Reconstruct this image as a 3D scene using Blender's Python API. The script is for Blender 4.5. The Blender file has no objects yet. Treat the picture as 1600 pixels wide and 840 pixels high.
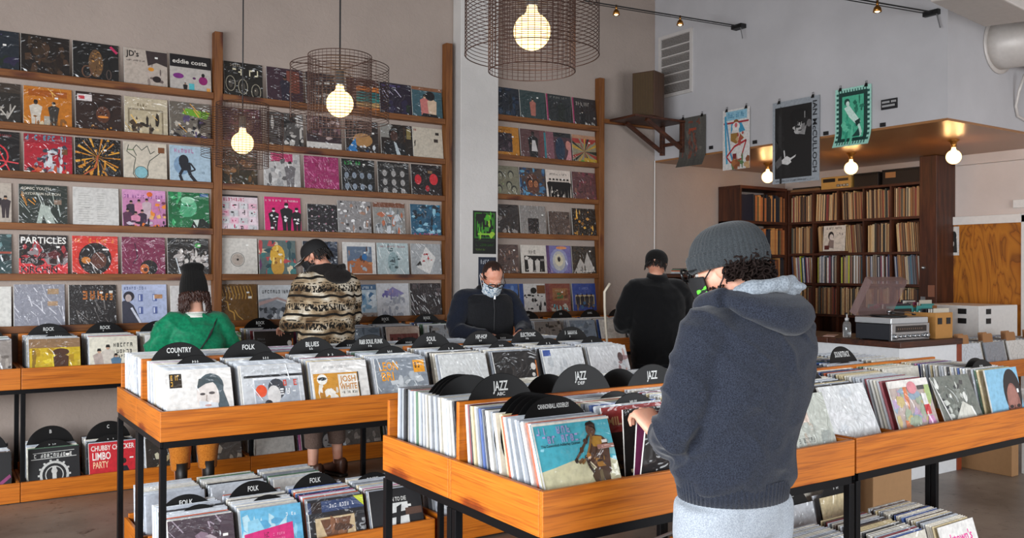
import bpy, bmesh, math, random
from mathutils import Vector, Matrix, noise, Euler
S = bpy.context.scene
COL = S.collection
H = 1.545
# ---------------- camera ----------------
cam = bpy.data.cameras.new('camera'); camo = bpy.data.objects.new('camera', cam); COL.objects.link(camo)
cam.lens = 31.05; cam.sensor_width = 36; cam.clip_start = .05; cam.clip_end = 100
camo.matrix_world = Matrix.Translation((0, 0, H)) @ Matrix.Rotation(math.radians(-33.9), 4, 'Z') @ Matrix.Rotation(math.radians(90) + .0027, 4, 'X') @ Matrix.Rotation(.004, 4, 'Z')
S.camera = camo
# ---------------- look ----------------
S.view_settings.view_transform = 'Standard'; S.view_settings.look = 'None'
S.view_settings.gamma = 1; S.view_settings.use_curve_mapping = False
S.view_settings.exposure = 0.0
W = bpy.data.worlds.new('world'); S.world = W; W.use_nodes = True
bg = W.node_tree.nodes['Background']; bg.inputs[0].default_value = (.75, .85, 1, 1); bg.inputs[1].default_value = 1.2
def area(name, loc, target, sx, sy, power, col):
    l = bpy.data.lights.new(name, 'AREA'); l.shape = 'RECTANGLE'; l.size = sx; l.size_y = sy; l.energy = power; l.color = col
    o = bpy.data.objects.new(name, l); COL.objects.link(o); o.location = loc
    o.rotation_euler = (Vector(target) - Vector(loc)).to_track_quat('-Z', 'Y').to_euler(); return o
# daylight through the shop windows on the -X side and behind the camera
area('window_daylight', (-2.75, 1.4, 1.55), (2.2, 2.6, -2.2), 6.3, 1.8, 680, (.93, .965, 1))
area('window_daylight', (4.6, -2.75, 1.7), (3.6, 2.5, -1.8), 5.4, 1.9, 290, (.95, .975, 1))
BULB_W, SOFFIT_W = 7, 26
# ---------------- geometry helper ----------------
class G:
    def __init__(s): s.v = []; s.f = []; s.m = []; s.mats = []
    def mi(s, mat):
        if mat not in s.mats: s.mats.append(mat)
        return s.mats.index(mat)
    def add(s, vs, fs, mat=None):
        b = len(s.v); s.v += [tuple(v) for v in vs]; k = s.mi(mat)
        for f in fs: s.f.append([b + i for i in f]); s.m.append(k)
    def box(s, a, b, mat=None, M=None):
        x0, y0, z0 = a; x1, y1, z1 = b
        vs = [Vector(p) for p in ((x0,y0,z0),(x1,y0,z0),(x1,y1,z0),(x0,y1,z0),(x0,y0,z1),(x1,y0,z1),(x1,y1,z1),(x0,y1,z1))]
        if M: vs = [M @ v for v in vs]
        s.add(vs, [(0,3,2,1),(4,5,6,7),(0,1,5,4),(1,2,6,5),(2,3,7,6),(3,0,4,7)], mat)
    def tube(s, pts, r, mat=None, n=8, closed=False, ends=True):
        pts = [Vector(p) for p in pts]; N = len(pts)
        rs = r if isinstance(r, (list, tuple)) else [r] * N
        vs = []; up = None
        for i, p in enumerate(pts):
            if closed: d = pts[(i+1) % N] - pts[i-1]
            else: d = pts[min(i+1, N-1)] - pts[max(i-1, 0)]
            d.normalize()
            if up is None:
                up = d.orthogonal().normalized()
            up = (up - d * up.dot(d)).normalized(); w = d.cross(up)
            for k in range(n):
                a = 2 * math.pi * k / n; vs.append(p + (up * math.cos(a) + w * math.sin(a)) * rs[i])
        fs = []
        for i in range(N if closed else N - 1):
            j = (i + 1) % N
            for k in range(n):
                k2 = (k + 1) % n; fs.append((i*n+k, i*n+k2, j*n+k2, j*n+k))
        if not closed and ends: fs += [tuple(range(n))[::-1], tuple((N-1)*n + k for k in range(n))]
        s.add(vs, fs, mat)
    def lathe(s, prof, mat=None, n=24, M=None, cap=True):
        vs = []; N = len(prof)
        for r, z in prof:
            for k in range(n):
                a = 2*math.pi*k/n; v = Vector((r*math.cos(a), r*math.sin(a), z)); vs.append(M @ v if M else v)
        fs = []
        for i in range(N-1):
            for k in range(n):
                k2 = (k+1) % n; fs.append((i*n+k, i*n+k2, (i+1)*n+k2, (i+1)*n+k))
        if cap: fs += [tuple(range(n))[::-1], tuple((N-1)*n+k for k in range(n))]
        s.add(vs, fs, mat)
    def ell(s, c, r, mat=None, nu=16, nv=10, M=None):
        vs = []; c = Vector(c)
        for i in range(nv+1):
            t = math.pi * i / nv
            for k in range(nu):
                a = 2*math.pi*k/nu
                v = Vector((r[0]*math.sin(t)*math.cos(a), r[1]*math.sin(t)*math.sin(a), r[2]*math.cos(t)))
                vs.append(c + (M @ v if M else v))
        fs = [(i*nu+k, (i+1)*nu+k, (i+1)*nu+(k+1)%nu, i*nu+(k+1)%nu) for i in range(nv) for k in range(nu)]
        s.add(vs, fs, mat)
    def loft(s, secs, mat=None, n=20, p=2.0):
        """secs: (centre, U vector, V vector): superellipse rings, closed by end caps"""
        vs = []
        for c, u, v in secs:
            c, u, v = Vector(c), Vector(u), Vector(v)
            for k in range(n):
                a = 2*math.pi*k/n; ca, sa = math.cos(a), math.sin(a)
                e = 2 / p
                vs.append(c + u * (math.copysign(abs(ca)**e, ca)) + v * (math.copysign(abs(sa)**e, sa)))
        N = len(secs); fs = []
        for i in range(N-1):
            for k in range(n):
                k2 = (k+1) % n; fs.append((i*n+k, i*n+k2, (i+1)*n+k2, (i+1)*n+k))
        fs += [tuple(range(n))[::-1], tuple((N-1)*n+k for k in range(n))]
        s.add(vs, fs, mat)
    def mesh(s, name, smooth=False):
        me = bpy.data.meshes.new(name); me.from_pydata(s.v, [], s.f)
        for m in s.mats:
            if m: me.materials.append(m)
        if any(s.mats): me.polygons.foreach_set('material_index', s.m)
        if smooth: me.polygons.foreach_set('use_smooth', [True]*len(s.f))
        me.update(); return me
    def obj(s, name, parent=None, smooth=False, bevel=0, loc=None, rot=None, fixn=False):
        me = s.mesh(name, smooth)
        if fixn:
            bm = bmesh.new(); bm.from_mesh(me); bmesh.ops.remove_doubles(bm, verts=bm.verts, dist=1e-5); bmesh.ops.recalc_face_normals(bm, faces=bm.faces); bm.to_mesh(me); bm.free()
        o = bpy.data.objects.new(name, me); COL.objects.link(o)
        if parent: o.parent = parent
        if loc: o.location = loc
        if rot: o.rotation_euler = rot
        if bevel:
            b = o.modifiers.new('bevel', 'BEVEL'); b.width = bevel; b.segments = 2; b.limit_method = 'ANGLE'
        if smooth and not bevel:
            pass
        return o
def tag(o, label=None, cat=None, group=None, kind=None):
    if label: o['label'] = label
    if cat: o['category'] = cat
    if group: o['group'] = group
    if kind: o['kind'] = kind
    return o
def empty(name, loc, label, cat, rz=0, group=None):
    o = bpy.data.objects.new(name, None); COL.objects.link(o); o.location = loc; o.rotation_euler = (0, 0, rz)
    o.empty_display_size = .1
    return tag(o, label, cat, group)
def dup(src, parent=None, root=True):
    c = src.copy(); COL.objects.link(c)
    if parent: c.parent = parent
    for ch in list(src.children): dup(ch, c)
    return c
# ---------------- materials ----------------
def lin(h):
    if isinstance(h, tuple): return h
    h = h.lstrip('#'); out = []
    if len(h) == 3: h = ''.join(c*2 for c in h)
    for i in (0, 2, 4):
        c = int(h[i:i+2], 16) / 255; out.append(c/12.92 if c <= .04045 else ((c+.055)/1.055)**2.4)
    return tuple(out)
class NT:
    def __init__(s, name):
        s.m = bpy.data.materials.new(name); s.m.use_nodes = True; s.t = s.m.node_tree; s.b = s.t.nodes['Principled BSDF']
    def n(s, typ, **kw):
        nd = s.t.nodes.new(typ)
        for k, v in kw.items():
            if k.startswith('i_'): nd.inputs[k[2:].replace('_', ' ')].default_value = v
            else: setattr(nd, k, v)
        return nd
    def l(s, a, ao, b, bi): s.t.links.new(a.outputs[ao], b.inputs[bi])
    def coord(s, scale=(1,1,1), src='Object'):
        tc = s.n('ShaderNodeTexCoord'); mp = s.n('ShaderNodeMapping'); mp.inputs['Scale'].default_value = scale
        s.l(tc, src, mp, 'Vector'); return mp
    def ramp(s, src, out, stops, interp='LINEAR'):
        r = s.n('ShaderNodeValToRGB'); r.color_ramp.interpolation = interp
        e = r.color_ramp.elements
        while len(e) < len(stops): e.new(.5)
        for i, (p, c) in enumerate(stops): e[i].position = p; e[i].color = (*lin(c), 1)
        s.l(src, out, r, 'Fac'); return r
    def bump(s, src, out, strength=.3, dist=.01, to='Normal'):
        b = s.n('ShaderNodeBump'); b.inputs['Strength'].default_value = strength; b.inputs['Distance'].default_value = dist
        s.l(src, out, b, 'Height'); s.l(b, 'Normal', s.b, to); return b
    def set(s, **kw):
        for k, v in kw.items(): s.b.inputs[k.replace('_', ' ')].default_value = v
_mc = {}
def flat(hexc, rough=.6, metal=0, name=None, emit=0, **kw):
    key = ('flat', hexc, rough, metal, emit, tuple(sorted(kw.items())))
    if key in _mc: return _mc[key]
    t = NT(name or 'paint_' + str(hexc).strip('#')); c = (*lin(hexc), 1)
    mp = t.coord(); nz = t.n('ShaderNodeTexNoise', i_Scale=30.0, i_Detail=3.0); t.l(mp, 'Vector', nz, 'Vector')
    mx = t.n('ShaderNodeMix', data_type='RGBA', blend_type='MULTIPLY'); mx.inputs['Factor'].default_value = .25
    mx.inputs['A'].default_value = c; t.l(nz, 'Color', mx, 'B')
    r = t.ramp(nz, 'Fac', [(.2, '#c8c8c8'), (.8, '#ffffff')]); t.l(r, 'Color', mx, 'B'); t.l(mx, 'Result', t.b, 'Base Color')
    t.set(Roughness=rough, Metallic=metal)
    if emit: t.set(Emission_Color=c, Emission_Strength=emit)
    if kw: t.set(**kw)
    _mc[key] = t.m; return t.m
def ink(hexc, kind='p'):
    """printed cover; kind p: in a crinkled plastic outer sleeve, c: heavily crinkled, m: bare card"""
    key = ('ink', hexc, kind)
    if key in _mc: return _mc[key]
    t = NT('print_' + str(hexc).strip('#') + '_' + kind); c = (*lin(hexc), 1)
    mp = t.coord(); nz = t.n('ShaderNodeTexNoise', i_Scale=8.0 if kind == 'p' else 13.0, i_Detail=1.0, i_Distortion=2.6); t.l(mp, 'Vector', nz, 'Vector')
    n2 = t.n('ShaderNodeTexNoise', i_Scale=45.0, i_Detail=4.0); t.l(mp, 'Vector', n2, 'Vector')
    mx = t.n('ShaderNodeMix', data_type='RGBA', blend_type='MULTIPLY'); mx.inputs['Factor'].default_value = .5
    r = t.ramp(n2, 'Fac', [(.3, '#c4c4c4'), (.6, '#ffffff')]); mx.inputs['A'].default_value = c
    t.l(r, 'Color', mx, 'B'); t.l(mx, 'Result', t.b, 'Base Color'); t.set(Roughness=.55)
    if kind != 'm':
        t.set(Coat_Weight=1.0, Coat_Roughness=.1 if kind == 'p' else .16)
        t.bump(nz, 'Fac', .5 if kind == 'p' else .8, .05 if kind == 'p' else .06, 'Coat Normal')
    _mc[key] = t.m; return t.m
def abstract(cols, scale=8, kind='p', dist=2.0, seed=0):
    key = ('abs', tuple(cols), scale, kind, dist, seed)
    if key in _mc: return _mc[key]
    t = NT('artwork_' + cols[0].strip('#')); mp = t.coord(); mp.inputs['Location'].default_value = (seed*3.7, seed*1.3, seed*2.1)
    nz = t.n('ShaderNodeTexNoise', i_Scale=float(scale), i_Detail=5.0, i_Roughness=.6, i_Distortion=float(dist)); t.l(mp, 'Vector', nz, 'Vector')
    k = len(cols); r = t.ramp(nz, 'Fac', [(.3 + .4*i/max(1, k-1), c) for i, c in enumerate(cols)]); t.l(r, 'Color', t.b, 'Base Color')
    t.set(Roughness=.5)
    if kind != 'm':
        n2 = t.n('ShaderNodeTexNoise', i_Scale=14.0, i_Detail=3.0, i_Distortion=2.5); t.l(mp, 'Vector', n2, 'Vector')
        t.set(Coat_Weight=1.0, Coat_Roughness=.1); t.bump(n2, 'Fac', .9, .045 if kind == 'c' else .03, 'Coat Normal')
    _mc[key] = t.m; return t.m
def wood(name, c1, c2, c3, axis='X', rough=.42, knots=True, fine=1.0):
    t = NT(name); sc = {'X': (.9, 9, 9), 'Y': (9, .9, 9), 'Z': (9, 9, .9)}[axis]
    mp = t.coord(sc); nz = t.n('ShaderNodeTexNoise', i_Scale=2.2*fine, i_Detail=6.0, i_Roughness=.62, i_Distortion=.6); t.l(mp, 'Vector', nz, 'Vector')
    r = t.ramp(nz, 'Fac', [(.28, c1), (.5, c2), (.72, c3)])
    sc2 = {'X': (.7, 30, 30), 'Y': (30, .7, 30), 'Z': (30, 30, .7)}[axis]
    mp2 = t.coord(sc2); wv = t.n('ShaderNodeTexNoise', i_Scale=3.0*fine, i_Detail=3.0, i_Distortion=1.4); t.l(mp2, 'Vector', wv, 'Vector')
    r2 = t.ramp(wv, 'Fac', [(.36, '#b09c90'), (.52, '#ffffff')])
    mx = t.n('ShaderNodeMix', data_type='RGBA', blend_type='MULTIPLY'); mx.inputs['Factor'].default_value = .55
    t.l(r, 'Color', mx, 'A'); t.l(r2, 'Color', mx, 'B'); last = mx
    if knots:
        ks = {'X': (1.1, 3.4, 3.4), 'Y': (3.4, 1.1, 3.4), 'Z': (3.4, 3.4, 1.1)}[axis]
        mp3 = t.coord(ks); vo = t.n('ShaderNodeTexVoronoi', i_Scale=1.6); t.l(mp3, 'Vector', vo, 'Vector')
        n3 = t.n('ShaderNodeTexNoise', i_Scale=14.0); t.l(mp3, 'Vector', n3, 'Vector')
        ad = t.n('ShaderNodeMath', operation='MULTIPLY_ADD'); ad.inputs[1].default_value = .12; t.l(n3, 'Fac', ad, 0); t.l(vo, 'Distance', ad, 2)
        r3 = t.ramp(ad, 'Value', [(.13, '#3a1406'), (.2, '#a86a3c'), (.29, '#ffffff')])
        m2 = t.n('ShaderNodeMix', data_type='RGBA', blend_type='MULTIPLY'); m2.inputs['Factor'].default_value = .85
        t.l(last, 'Result', m2, 'A'); t.l(r3, 'Color', m2, 'B'); last = m2
    t.l(last, 'Result', t.b, 'Base Color'); t.set(Roughness=rough); t.bump(nz, 'Fac', .12, .004)
    return t.m
PINE = {a: wood('pine_'+a, '#b3600f', '#c46d18', '#cf7a22', a) for a in 'XYZ'}
LEDGE = {a: wood('ledge_'+a, '#623612', '#7c4a1e', '#8e5a2a', a, .55) for a in 'XYZ'}
DARK = {a: wood('walnut_'+a, '#2a140b', '#472414', '#5e331d', a, .5, False) for a in 'XYZ'}
def plaster(name, col, bumpy=.35):
    t = NT(name); mp = t.coord(); nz = t.n('ShaderNodeTexNoise', i_Scale=1.1, i_Detail=8.0, i_Roughness=.6); t.l(mp, 'Vector', nz, 'Vector')
    c = lin(col); r = t.ramp(nz, 'Fac', [(.3, tuple(x*.82 for x in c)), (.7, c)]); t.l(r, 'Color', t.b, 'Base Color')
    n2 = t.n('ShaderNodeTexNoise', i_Scale=26.0, i_Detail=6.0, i_Distortion=.8); t.l(mp, 'Vector', n2, 'Vector')
    t.set(Roughness=.85); t.bump(n2, 'Fac', bumpy, .012); return t.m
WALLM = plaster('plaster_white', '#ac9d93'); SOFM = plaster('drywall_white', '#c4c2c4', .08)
BACKM = plaster('painted_block', '#d9cdc6', .1)
STEEL = flat('#17181b', .38, .7, 'black_steel'); BLACK = flat('#0c0c0d', .5, 0, 'black_plastic')
METAL = flat('#b9bbbd', .28, .9, 'brushed_metal'); WHITE = flat('#e9e7e3', .5, 0, 'white_paint')
def floor_mat():
    t = NT('stained_concrete'); mp = t.coord(); nz = t.n('ShaderNodeTexNoise', i_Scale=.9, i_Detail=9.0, i_Roughness=.65); t.l(mp, 'Vector', nz, 'Vector')
    r = t.ramp(nz, 'Fac', [(.3, '#574c43'), (.5, '#7d7065'), (.7, '#988b7e')])
    n2 = t.n('ShaderNodeTexNoise', i_Scale=11.0, i_Detail=5.0, i_Roughness=.7, i_Distortion=1.2); t.l(mp, 'Vector', n2, 'Vector')
    r2 = t.ramp(n2, 'Fac', [(.3, '#453a34'), (.42, '#ffffff')]); mx = t.n('ShaderNodeMix', data_type='RGBA', blend_type='MULTIPLY')
    mx.inputs['Factor'].default_value = .8; t.l(r, 'Color', mx, 'A'); t.l(r2, 'Color', mx, 'B'); t.l(mx, 'Result', t.b, 'Base Color')
    t.set(Roughness=.4); t.bump(n2, 'Fac', .15, .004); return t.m
FLOORM = floor_mat()
# ---------------- room ----------------
def struct(name, g, **kw): o = g.obj(name, **kw); o['kind'] = 'structure'; return o
X0, X1, Y0, Y1, CZ = -3.0, 9.0, -3.0, 7.27, 5.1
g = G(); g.box((X0-.1, Y0-.1, -.1), (X1+.1, Y1+.1, 0), FLOORM); struct('floor', g)
g = G(); g.box((X0-.1, Y0-.1, CZ), (X1+.1, Y1+.1, CZ+.1), plaster('ceiling_paint', '#6e6660', .1)); struct('ceiling', g)
g = G(); g.box((X0, Y1, 0), (X1, Y1+.1, CZ), WALLM); struct('wall_left', g)
g = G(); g.box((X1, Y0, 0), (X1+.1, Y1+.1, CZ), BACKM); struct('wall_back', g)
g = G(); g.box((X0-.1, Y0, 0), (X0, Y1, .7), WALLM); g.box((X0-.1, Y0, 3.7), (X0, Y1, CZ), WALLM)
g.box((X0-.1, 5.1, .7), (X0, Y1, 3.7), WALLM); g.box((X0-.1, Y0, .7), (X0, -1.8, 3.7), WALLM); struct('wall_street', g)
g = G(); g.box((X0, Y0-.1, 0), (X1, Y0, .7), WALLM); g.box((X0, Y0-.1, 3.5), (X1, Y0, CZ), WALLM); g.box((X0, Y0-.1, .7), (1.6, Y0, 3.5), WALLM); g.box((7.6, Y0-.1, .7), (X1, Y0, 3.5), WALLM); struct('wall_front', g)
def window(n, a, b, axis):
    g = G(); W1 = flat('#2a2a2c', .4, .5)
    if axis == 'Y':
        for k in range(6):
            y = a[1] + (b[1]-a[1]) * k/5; g.box((a[0]-.03, y-.025, a[2]), (a[0]+.03, y+.025, b[2]), W1)
        for z in (a[2], 2.9, b[2]-.05): g.box((a[0]-.03, a[1], z), (a[0]+.03, b[1], z+.05), W1)
    else:
        for k in range(6):
            x = a[0] + (b[0]-a[0]) * k/5; g.box((x-.025, a[1]-.03, a[2]), (x+.025, a[1]+.03, b[2]), W1)
        for z in (a[2], 2.9, b[2]-.05): g.box((a[0], a[1]-.03, z), (b[0], a[1]+.03, z+.05), W1)
    struct('window_%d' % n, g)
window(1, (X0-.05, -1.8, .7), (X0-.05, 5.1, 3.7), 'Y'); window(2, (1.6, Y0-.05, .7), (7.6, Y0-.05, 3.5), 'X')
# pillar between the record shelves
g = G(); g.box((4.2, 7.12, 0), (4.62, Y1, CZ), plaster('pillar_plaster', '#dad6d2', .3)); struct('wall_pillar', g, bevel=.006)
g = G(); g.tube([(6.79-.012, 7.255, 0), (6.79-.012, 7.255, 2.78)], .006, WHITE); struct('trim_1', g)
# raised upper box over the counter
g = G(); g.box((6.79, 3.9, 2.78), (X1, Y1, CZ), SOFM); struct('wall_upper', g)
g = G(); g.box((6.79, 3.9, 2.76), (X1, Y1, 2.7795), flat('#9c6c42', .3, 0, 'soffit_underside')); struct('ceiling_soffit', g)  # orange glow of the bulbs is put into this base colour
g = G(); g.box((8.94, Y0, 2.66), (X1, 5.05, 2.76), BACKM); struct('trim_2', g)
# door frame with plywood
g = G()
FY0, FY1 = 4.38, 5.27
g.box((8.95, 5.19, 0), (X1, 5.27, 2.12), WHITE); g.box((8.95, 4.30, 0), (X1, 4.395, 2.12), WHITE); g.box((8.95, 4.30, 2.045), (X1, 5.27, 2.13), WHITE)
door = struct('door_1', g, bevel=.004)
def ply():
    t = NT('plywood'); mp = t.coord((1, 1.0, .35)); nz = t.n('ShaderNodeTexNoise', i_Scale=2.4, i_Detail=3.0, i_Distortion=1.6); t.l(mp, 'Vector', nz, 'Vector')
    ml = t.n('ShaderNodeMath', operation='MULTIPLY'); ml.inputs[1].default_value = 9.0; t.l(nz, 'Fac', ml, 0)
    fr = t.n('ShaderNodeMath', operation='FRACT'); t.l(ml, 'Value', fr, 0)
    r = t.ramp(fr, 'Value', [(0, '#7a4410'), (.2, '#a8661a'), (.6, '#b87420'), (1, '#a05c14')]); t.l(r, 'Color', t.b, 'Base Color'); t.set(Roughness=.45); return t.m
g = G(); g.box((8.965, 4.395, .1), (8.99, 5.19, 2.045), ply()); g.obj('plywood_panel', door)
# ---------------- lettering and cover art ----------------
_tc = {}
def text_geo(txt, bold=True):
    key = txt
    if key in _tc: return _tc[key]
    cu = bpy.data.curves.new('t', 'FONT'); cu.body = txt; cu.resolution_u = 2; cu.align_x = 'LEFT'
    if bold: cu.offset = .018
    o = bpy.data.objects.new('t', cu); COL.objects.link(o); dg = bpy.context.evaluated_depsgraph_get(); dg.update()
    me = bpy.data.meshes.new_from_object(o.evaluated_get(dg))
    vs = [(v.co.x, v.co.y) for v in me.vertices]; fs = [tuple(p.vertices) for p in me.polygons]
    bpy.data.objects.remove(o); bpy.data.meshes.remove(me); bpy.data.curves.remove(cu)
    w = max(v[0] for v in vs) if vs else 1; _tc[key] = (vs, fs, w); return _tc[key]
def put_text(g, txt, mat, M, w=None, h=.1, centre=True):
    """lettering in the local XZ plane of matrix M, width w (fits) and cap height h"""
    vs, fs, tw = text_geo(txt); sy = h / .7; sx = (w / tw) if w else sy
    ox = -tw * sx / 2 if centre else 0
    g.add([M @ Vector((x*sx + ox, 0, y*sy)) for x, y in vs], fs, mat)
class Art:
    """unit square canvas, u right, v up; flat print layers on a cover of side s"""
    def __init__(a, g, s, y, kind='p', seed=1, sh=None): a.sh = sh or s; a.g, a.s, a.y, a.k, a.l, a.r = g, s, y, kind, 0, random.Random(seed)
    def P(a, u, v): return ((min(1, max(0, u)) - .5) * a.s, a.y - .00022 * a.l, min(1, max(0, v)) * a.sh)
    def poly(a, pts, col):
        a.l += 1; m = ink(col, a.k) if isinstance(col, str) else col
        a.g.add([a.P(*p) for p in pts], [tuple(range(len(pts)))], m)
    def rect(a, x0, y0, x1, y1, col): a.poly([(x0, y0), (x1, y0), (x1, y1), (x0, y1)], col)
    def ell(a, cx, cy, rx, ry, col, n=16, rot=0):
        c, s = math.cos(rot), math.sin(rot)
        a.poly([(cx + rx*math.cos(t)*c - ry*math.sin(t)*s, cy + rx*math.cos(t)*s + ry*math.sin(t)*c) for t in (2*math.pi*k/n for k in range(n))], col)
    def line(a, pts, w, col):
        for (x0, y0), (x1, y1) in zip(pts, pts[1:]):
            d = math.hypot(x1-x0, y1-y0) or 1; nx, ny = -(y1-y0)/d*w/2, (x1-x0)/d*w/2
            a.poly([(x0+nx, y0+ny), (x1+nx, y1+ny), (x1-nx, y1-ny), (x0-nx, y0-ny)], col); a.l -= 1
        a.l += 1
    def ring(a, cx, cy, rx, ry, w, col, n=20):
        a.line([(cx + rx*math.cos(2*math.pi*k/n), cy + ry*math.sin(2*math.pi*k/n)) for k in range(n+1)], w, col)
    def text(a, t, x, y, w, h, col):
        a.l += 1; m = ink(col, a.k); vs, fs, tw = text_geo(t); sx = w / tw; sy = h / .7
        a.g.add([a.P(x + u*sx, y + v*sy) for u, v in vs], fs, m)
    def vtext(a, t, x, ytop, w, h, col):
        # lettering turned to read from top to bottom: w across the strip, h along it
        a.l += 1; m = ink(col, a.k); vs, fs, tw = text_geo(t)
        a.g.add([a.P(x + v/.7*w, ytop - u/tw*h) for u, v in vs], fs, m)
    def marks(a, x, y, w, h, col):
        # title too small to read in the place: a row of letter-like strokes
        a.l += 1; n = max(3, int(w / (h * .75))); m = ink(col, a.k)
        for k in range(n):
            if a.r.random() < .12: continue
            u = x + w*k/n; cw = w/n*.62
            for (p, q, r_, t_) in ((0, 0, .3, 1), (0, .75, 1, 1), (.7, 0, 1, 1), (0, 0, 1, .22), (.1, .4, .9, .6)):
                if a.r.random() < .55: a.g.add([a.P(u+cw*p, y+h*q), a.P(u+cw*r_, y+h*q), a.P(u+cw*r_, y+h*t_), a.P(u+cw*p, y+h*t_)], [(0, 1, 2, 3)], m)
    def blobs(a, x0, y0, x1, y1, cols, n, sz):
        for i in range(n):
            cx, cy = a.r.uniform(x0, x1), a.r.uniform(y0, y1); k = a.r.randint(4, 7); s = sz * a.r.uniform(.5, 1.3); e = a.r.uniform(.4, 1.6)
            ph = a.r.random()*6
            a.poly([(cx + s*e*math.cos(ph+6.283*j/k)*a.r.uniform(.6, 1.1), cy + s/e*math.sin(ph+6.283*j/k)*a.r.uniform(.6, 1.1)) for j in range(k)], a.r.choice(cols)); a.l -= .9
        a.l += 1
    def streaks(a, n, col, x0=0, x1=1, y0=0, y1=1):  # pale slivers: glare on plastic sleeves painted into the cover
        for i in range(n):
            x, y = a.r.uniform(x0, x1), a.r.uniform(y0, y1); L = a.r.uniform(.1, .35); an = a.r.uniform(1.7, 2.5)
            a.line([(x, y), (x + L*math.cos(an), y + L*math.sin(an))], a.r.uniform(.008, .025), col); a.l -= .9
        a.l += 1
    def rays(a, cx, cy, cols, n, R=.8):
        for k in range(n):
            t = 6.283*k/n + a.r.uniform(-.1, .1); d = a.r.uniform(.05, .09)*16/n*1.6
            a.poly([(cx, cy), (cx+R*math.cos(t-d), cy+R*math.sin(t-d)), (cx+R*math.cos(t+d), cy+R*math.sin(t+d))], cols[k % len(cols)]); a.l -= .95
        a.l += 1
    def fig(a, cx, y, h, col, skin='#c99b7a', legs=True, hair=None):
        w = h * .16
        if legs:
            a.poly([(cx-w*.8, y), (cx-w*.15, y), (cx, y+h*.48), (cx-w, y+h*.5)], col); a.l -= 1
            a.poly([(cx+w*.15, y), (cx+w*.8, y), (cx+w, y+h*.5), (cx, y+h*.48)], col)
            y0 = y + h*.45
        else: y0 = y
        a.poly([(cx-w, y0), (cx+w, y0), (cx+w*1.35, y+h*.78), (cx+w*.5, y+h*.86), (cx-w*.5, y+h*.86), (cx-w*1.35, y+h*.78)], col)
        a.ell(cx, y+h*.93, h*.065, h*.085, skin, 10)
        a.poly([(cx-h*.075, y+h*.93), (cx+h*.075, y+h*.93), (cx+h*.05, y+h*1.03), (cx-h*.05, y+h*1.03)], hair or '#1a1412')
    def face(a, cx, cy, r, skin, hair, shade=None):
        a.ell(cx, cy+r*.2, r*1.1, r*1.25, hair, 14); a.ell(cx, cy-r*.1, r*.78, r*1.02, skin, 14)
        sh = shade or hair
        a.ell(cx-r*.33, cy+r*.1, r*.16, r*.08, sh, 8); a.l -= 1; a.ell(cx+r*.33, cy+r*.1, r*.16, r*.08, sh, 8); a.l -= 1
        a.poly([(cx-r*.08, cy), (cx+r*.16, cy-r*.3), (cx-r*.1, cy-r*.33)], sh); a.l -= 1; a.ell(cx, cy-r*.58, r*.27, r*.07, sh, 8)
SL = .315
_albums = []
def album(name, base, kind, draw, label, loc, tilt=6, rz=0, s=SL, t=.005, seed=1, group='album covers on display', cat='album', sticker=False, roll=0):
    g = G(); bm_ = ink(base, kind) if isinstance(base, str) else base; edge = ink('#d8d6d0', 'm')
    hs = s/2
    # folded card sleeve: rounded spine on the left, open mouth on the right
    prof = [(-hs, -t*.5), (-hs+t*.3, -t), (hs, -t), (hs, -t*.62), (hs-.004, -t*.5), (hs, -t*.38), (hs, 0), (-hs+t*.3, 0)]
    vs = [(x, y, 0) for x, y in prof] + [(x, y, s) for x, y in prof]; n = len(prof)
    fs = [(i, (i+1) % n, n+(i+1) % n, n+i) for i in range(n)]
    g.add(vs, [fs[1]], bm_); g.add(vs, [fs[0]] + fs[2:], edge); g.add(vs, [tuple(range(n))[::-1], tuple(range(n, 2*n))], edge)
    a = Art(g, s, -t, kind, seed)
    if draw: draw(a)
    o = g.obj(name, loc=loc, rot=(math.radians(-tilt), math.radians(roll), rz)); tag(o, label, cat, group)
    if sticker:
        q = G(); u = a.r.uniform(.62, .85); v = a.r.uniform(.62, .88); q.box(((u-.5)*s, -t-.0045, v*s), ((u-.5)*s+.022, -t-.0035, v*s+.013), flat('#f4f2ec', .5)); so = q.obj('price_sticker', o)
    return o
# ---------------- record wall: posts, ledges, covers ----------------
def XW(px, Y=7.2):
    u = (px - 800) / 1380; return Y * (.5577 + .830*u) / (.830 - .5577*u)
RZ = [2.965, 2.592, 2.247, 1.879, 1.515, 1.14]; RZ3 = [3.072, 2.687, 2.301, 1.922, 1.528, 1.14]
def post(x, z1, label):
    g = G(); g.box((x-.033, 7.185, .0), (x+.033, 7.268, z1), LEDGE['Z']); tag(g.obj('shelf_post', bevel=.004), label, 'post', 'upright posts of the record wall')
post(1.99, 3.456, 'upright wooden post between the left and middle bays of the record wall')
post(4.115, 3.677, 'upright wooden post of the record wall beside the white pillar')
post(5.965, 3.584, 'upright wooden post at the right end of the record wall, near the corner speaker')
ordn = ['top', 'second', 'third', 'fourth', 'fifth', 'lowest']
def ledge(x0, x1, z, label):
    g = G(); g.box((x0, 7.19, z-.05), (x1, 7.206, z), LEDGE['X']); g.box((x0, 7.206, z-.05), (x1, 7.268, z-.032), LEDGE['X'])
    tag(g.obj('record_ledge', bevel=.003), label, 'shelf', 'wooden ledges of the record wall')
for k, z in enumerate(RZ):
    ledge(-1.2, 1.955, z, '%s wooden ledge of the left bay of the record wall' % ordn[k])
    ledge(2.025, 4.08, z, '%s wooden ledge of the middle bay of the record wall' % ordn[k])
for k, z in enumerate(RZ3): ledge(4.63, 5.93, z, '%s wooden ledge of the narrow bay right of the pillar' % ordn[k])
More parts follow.
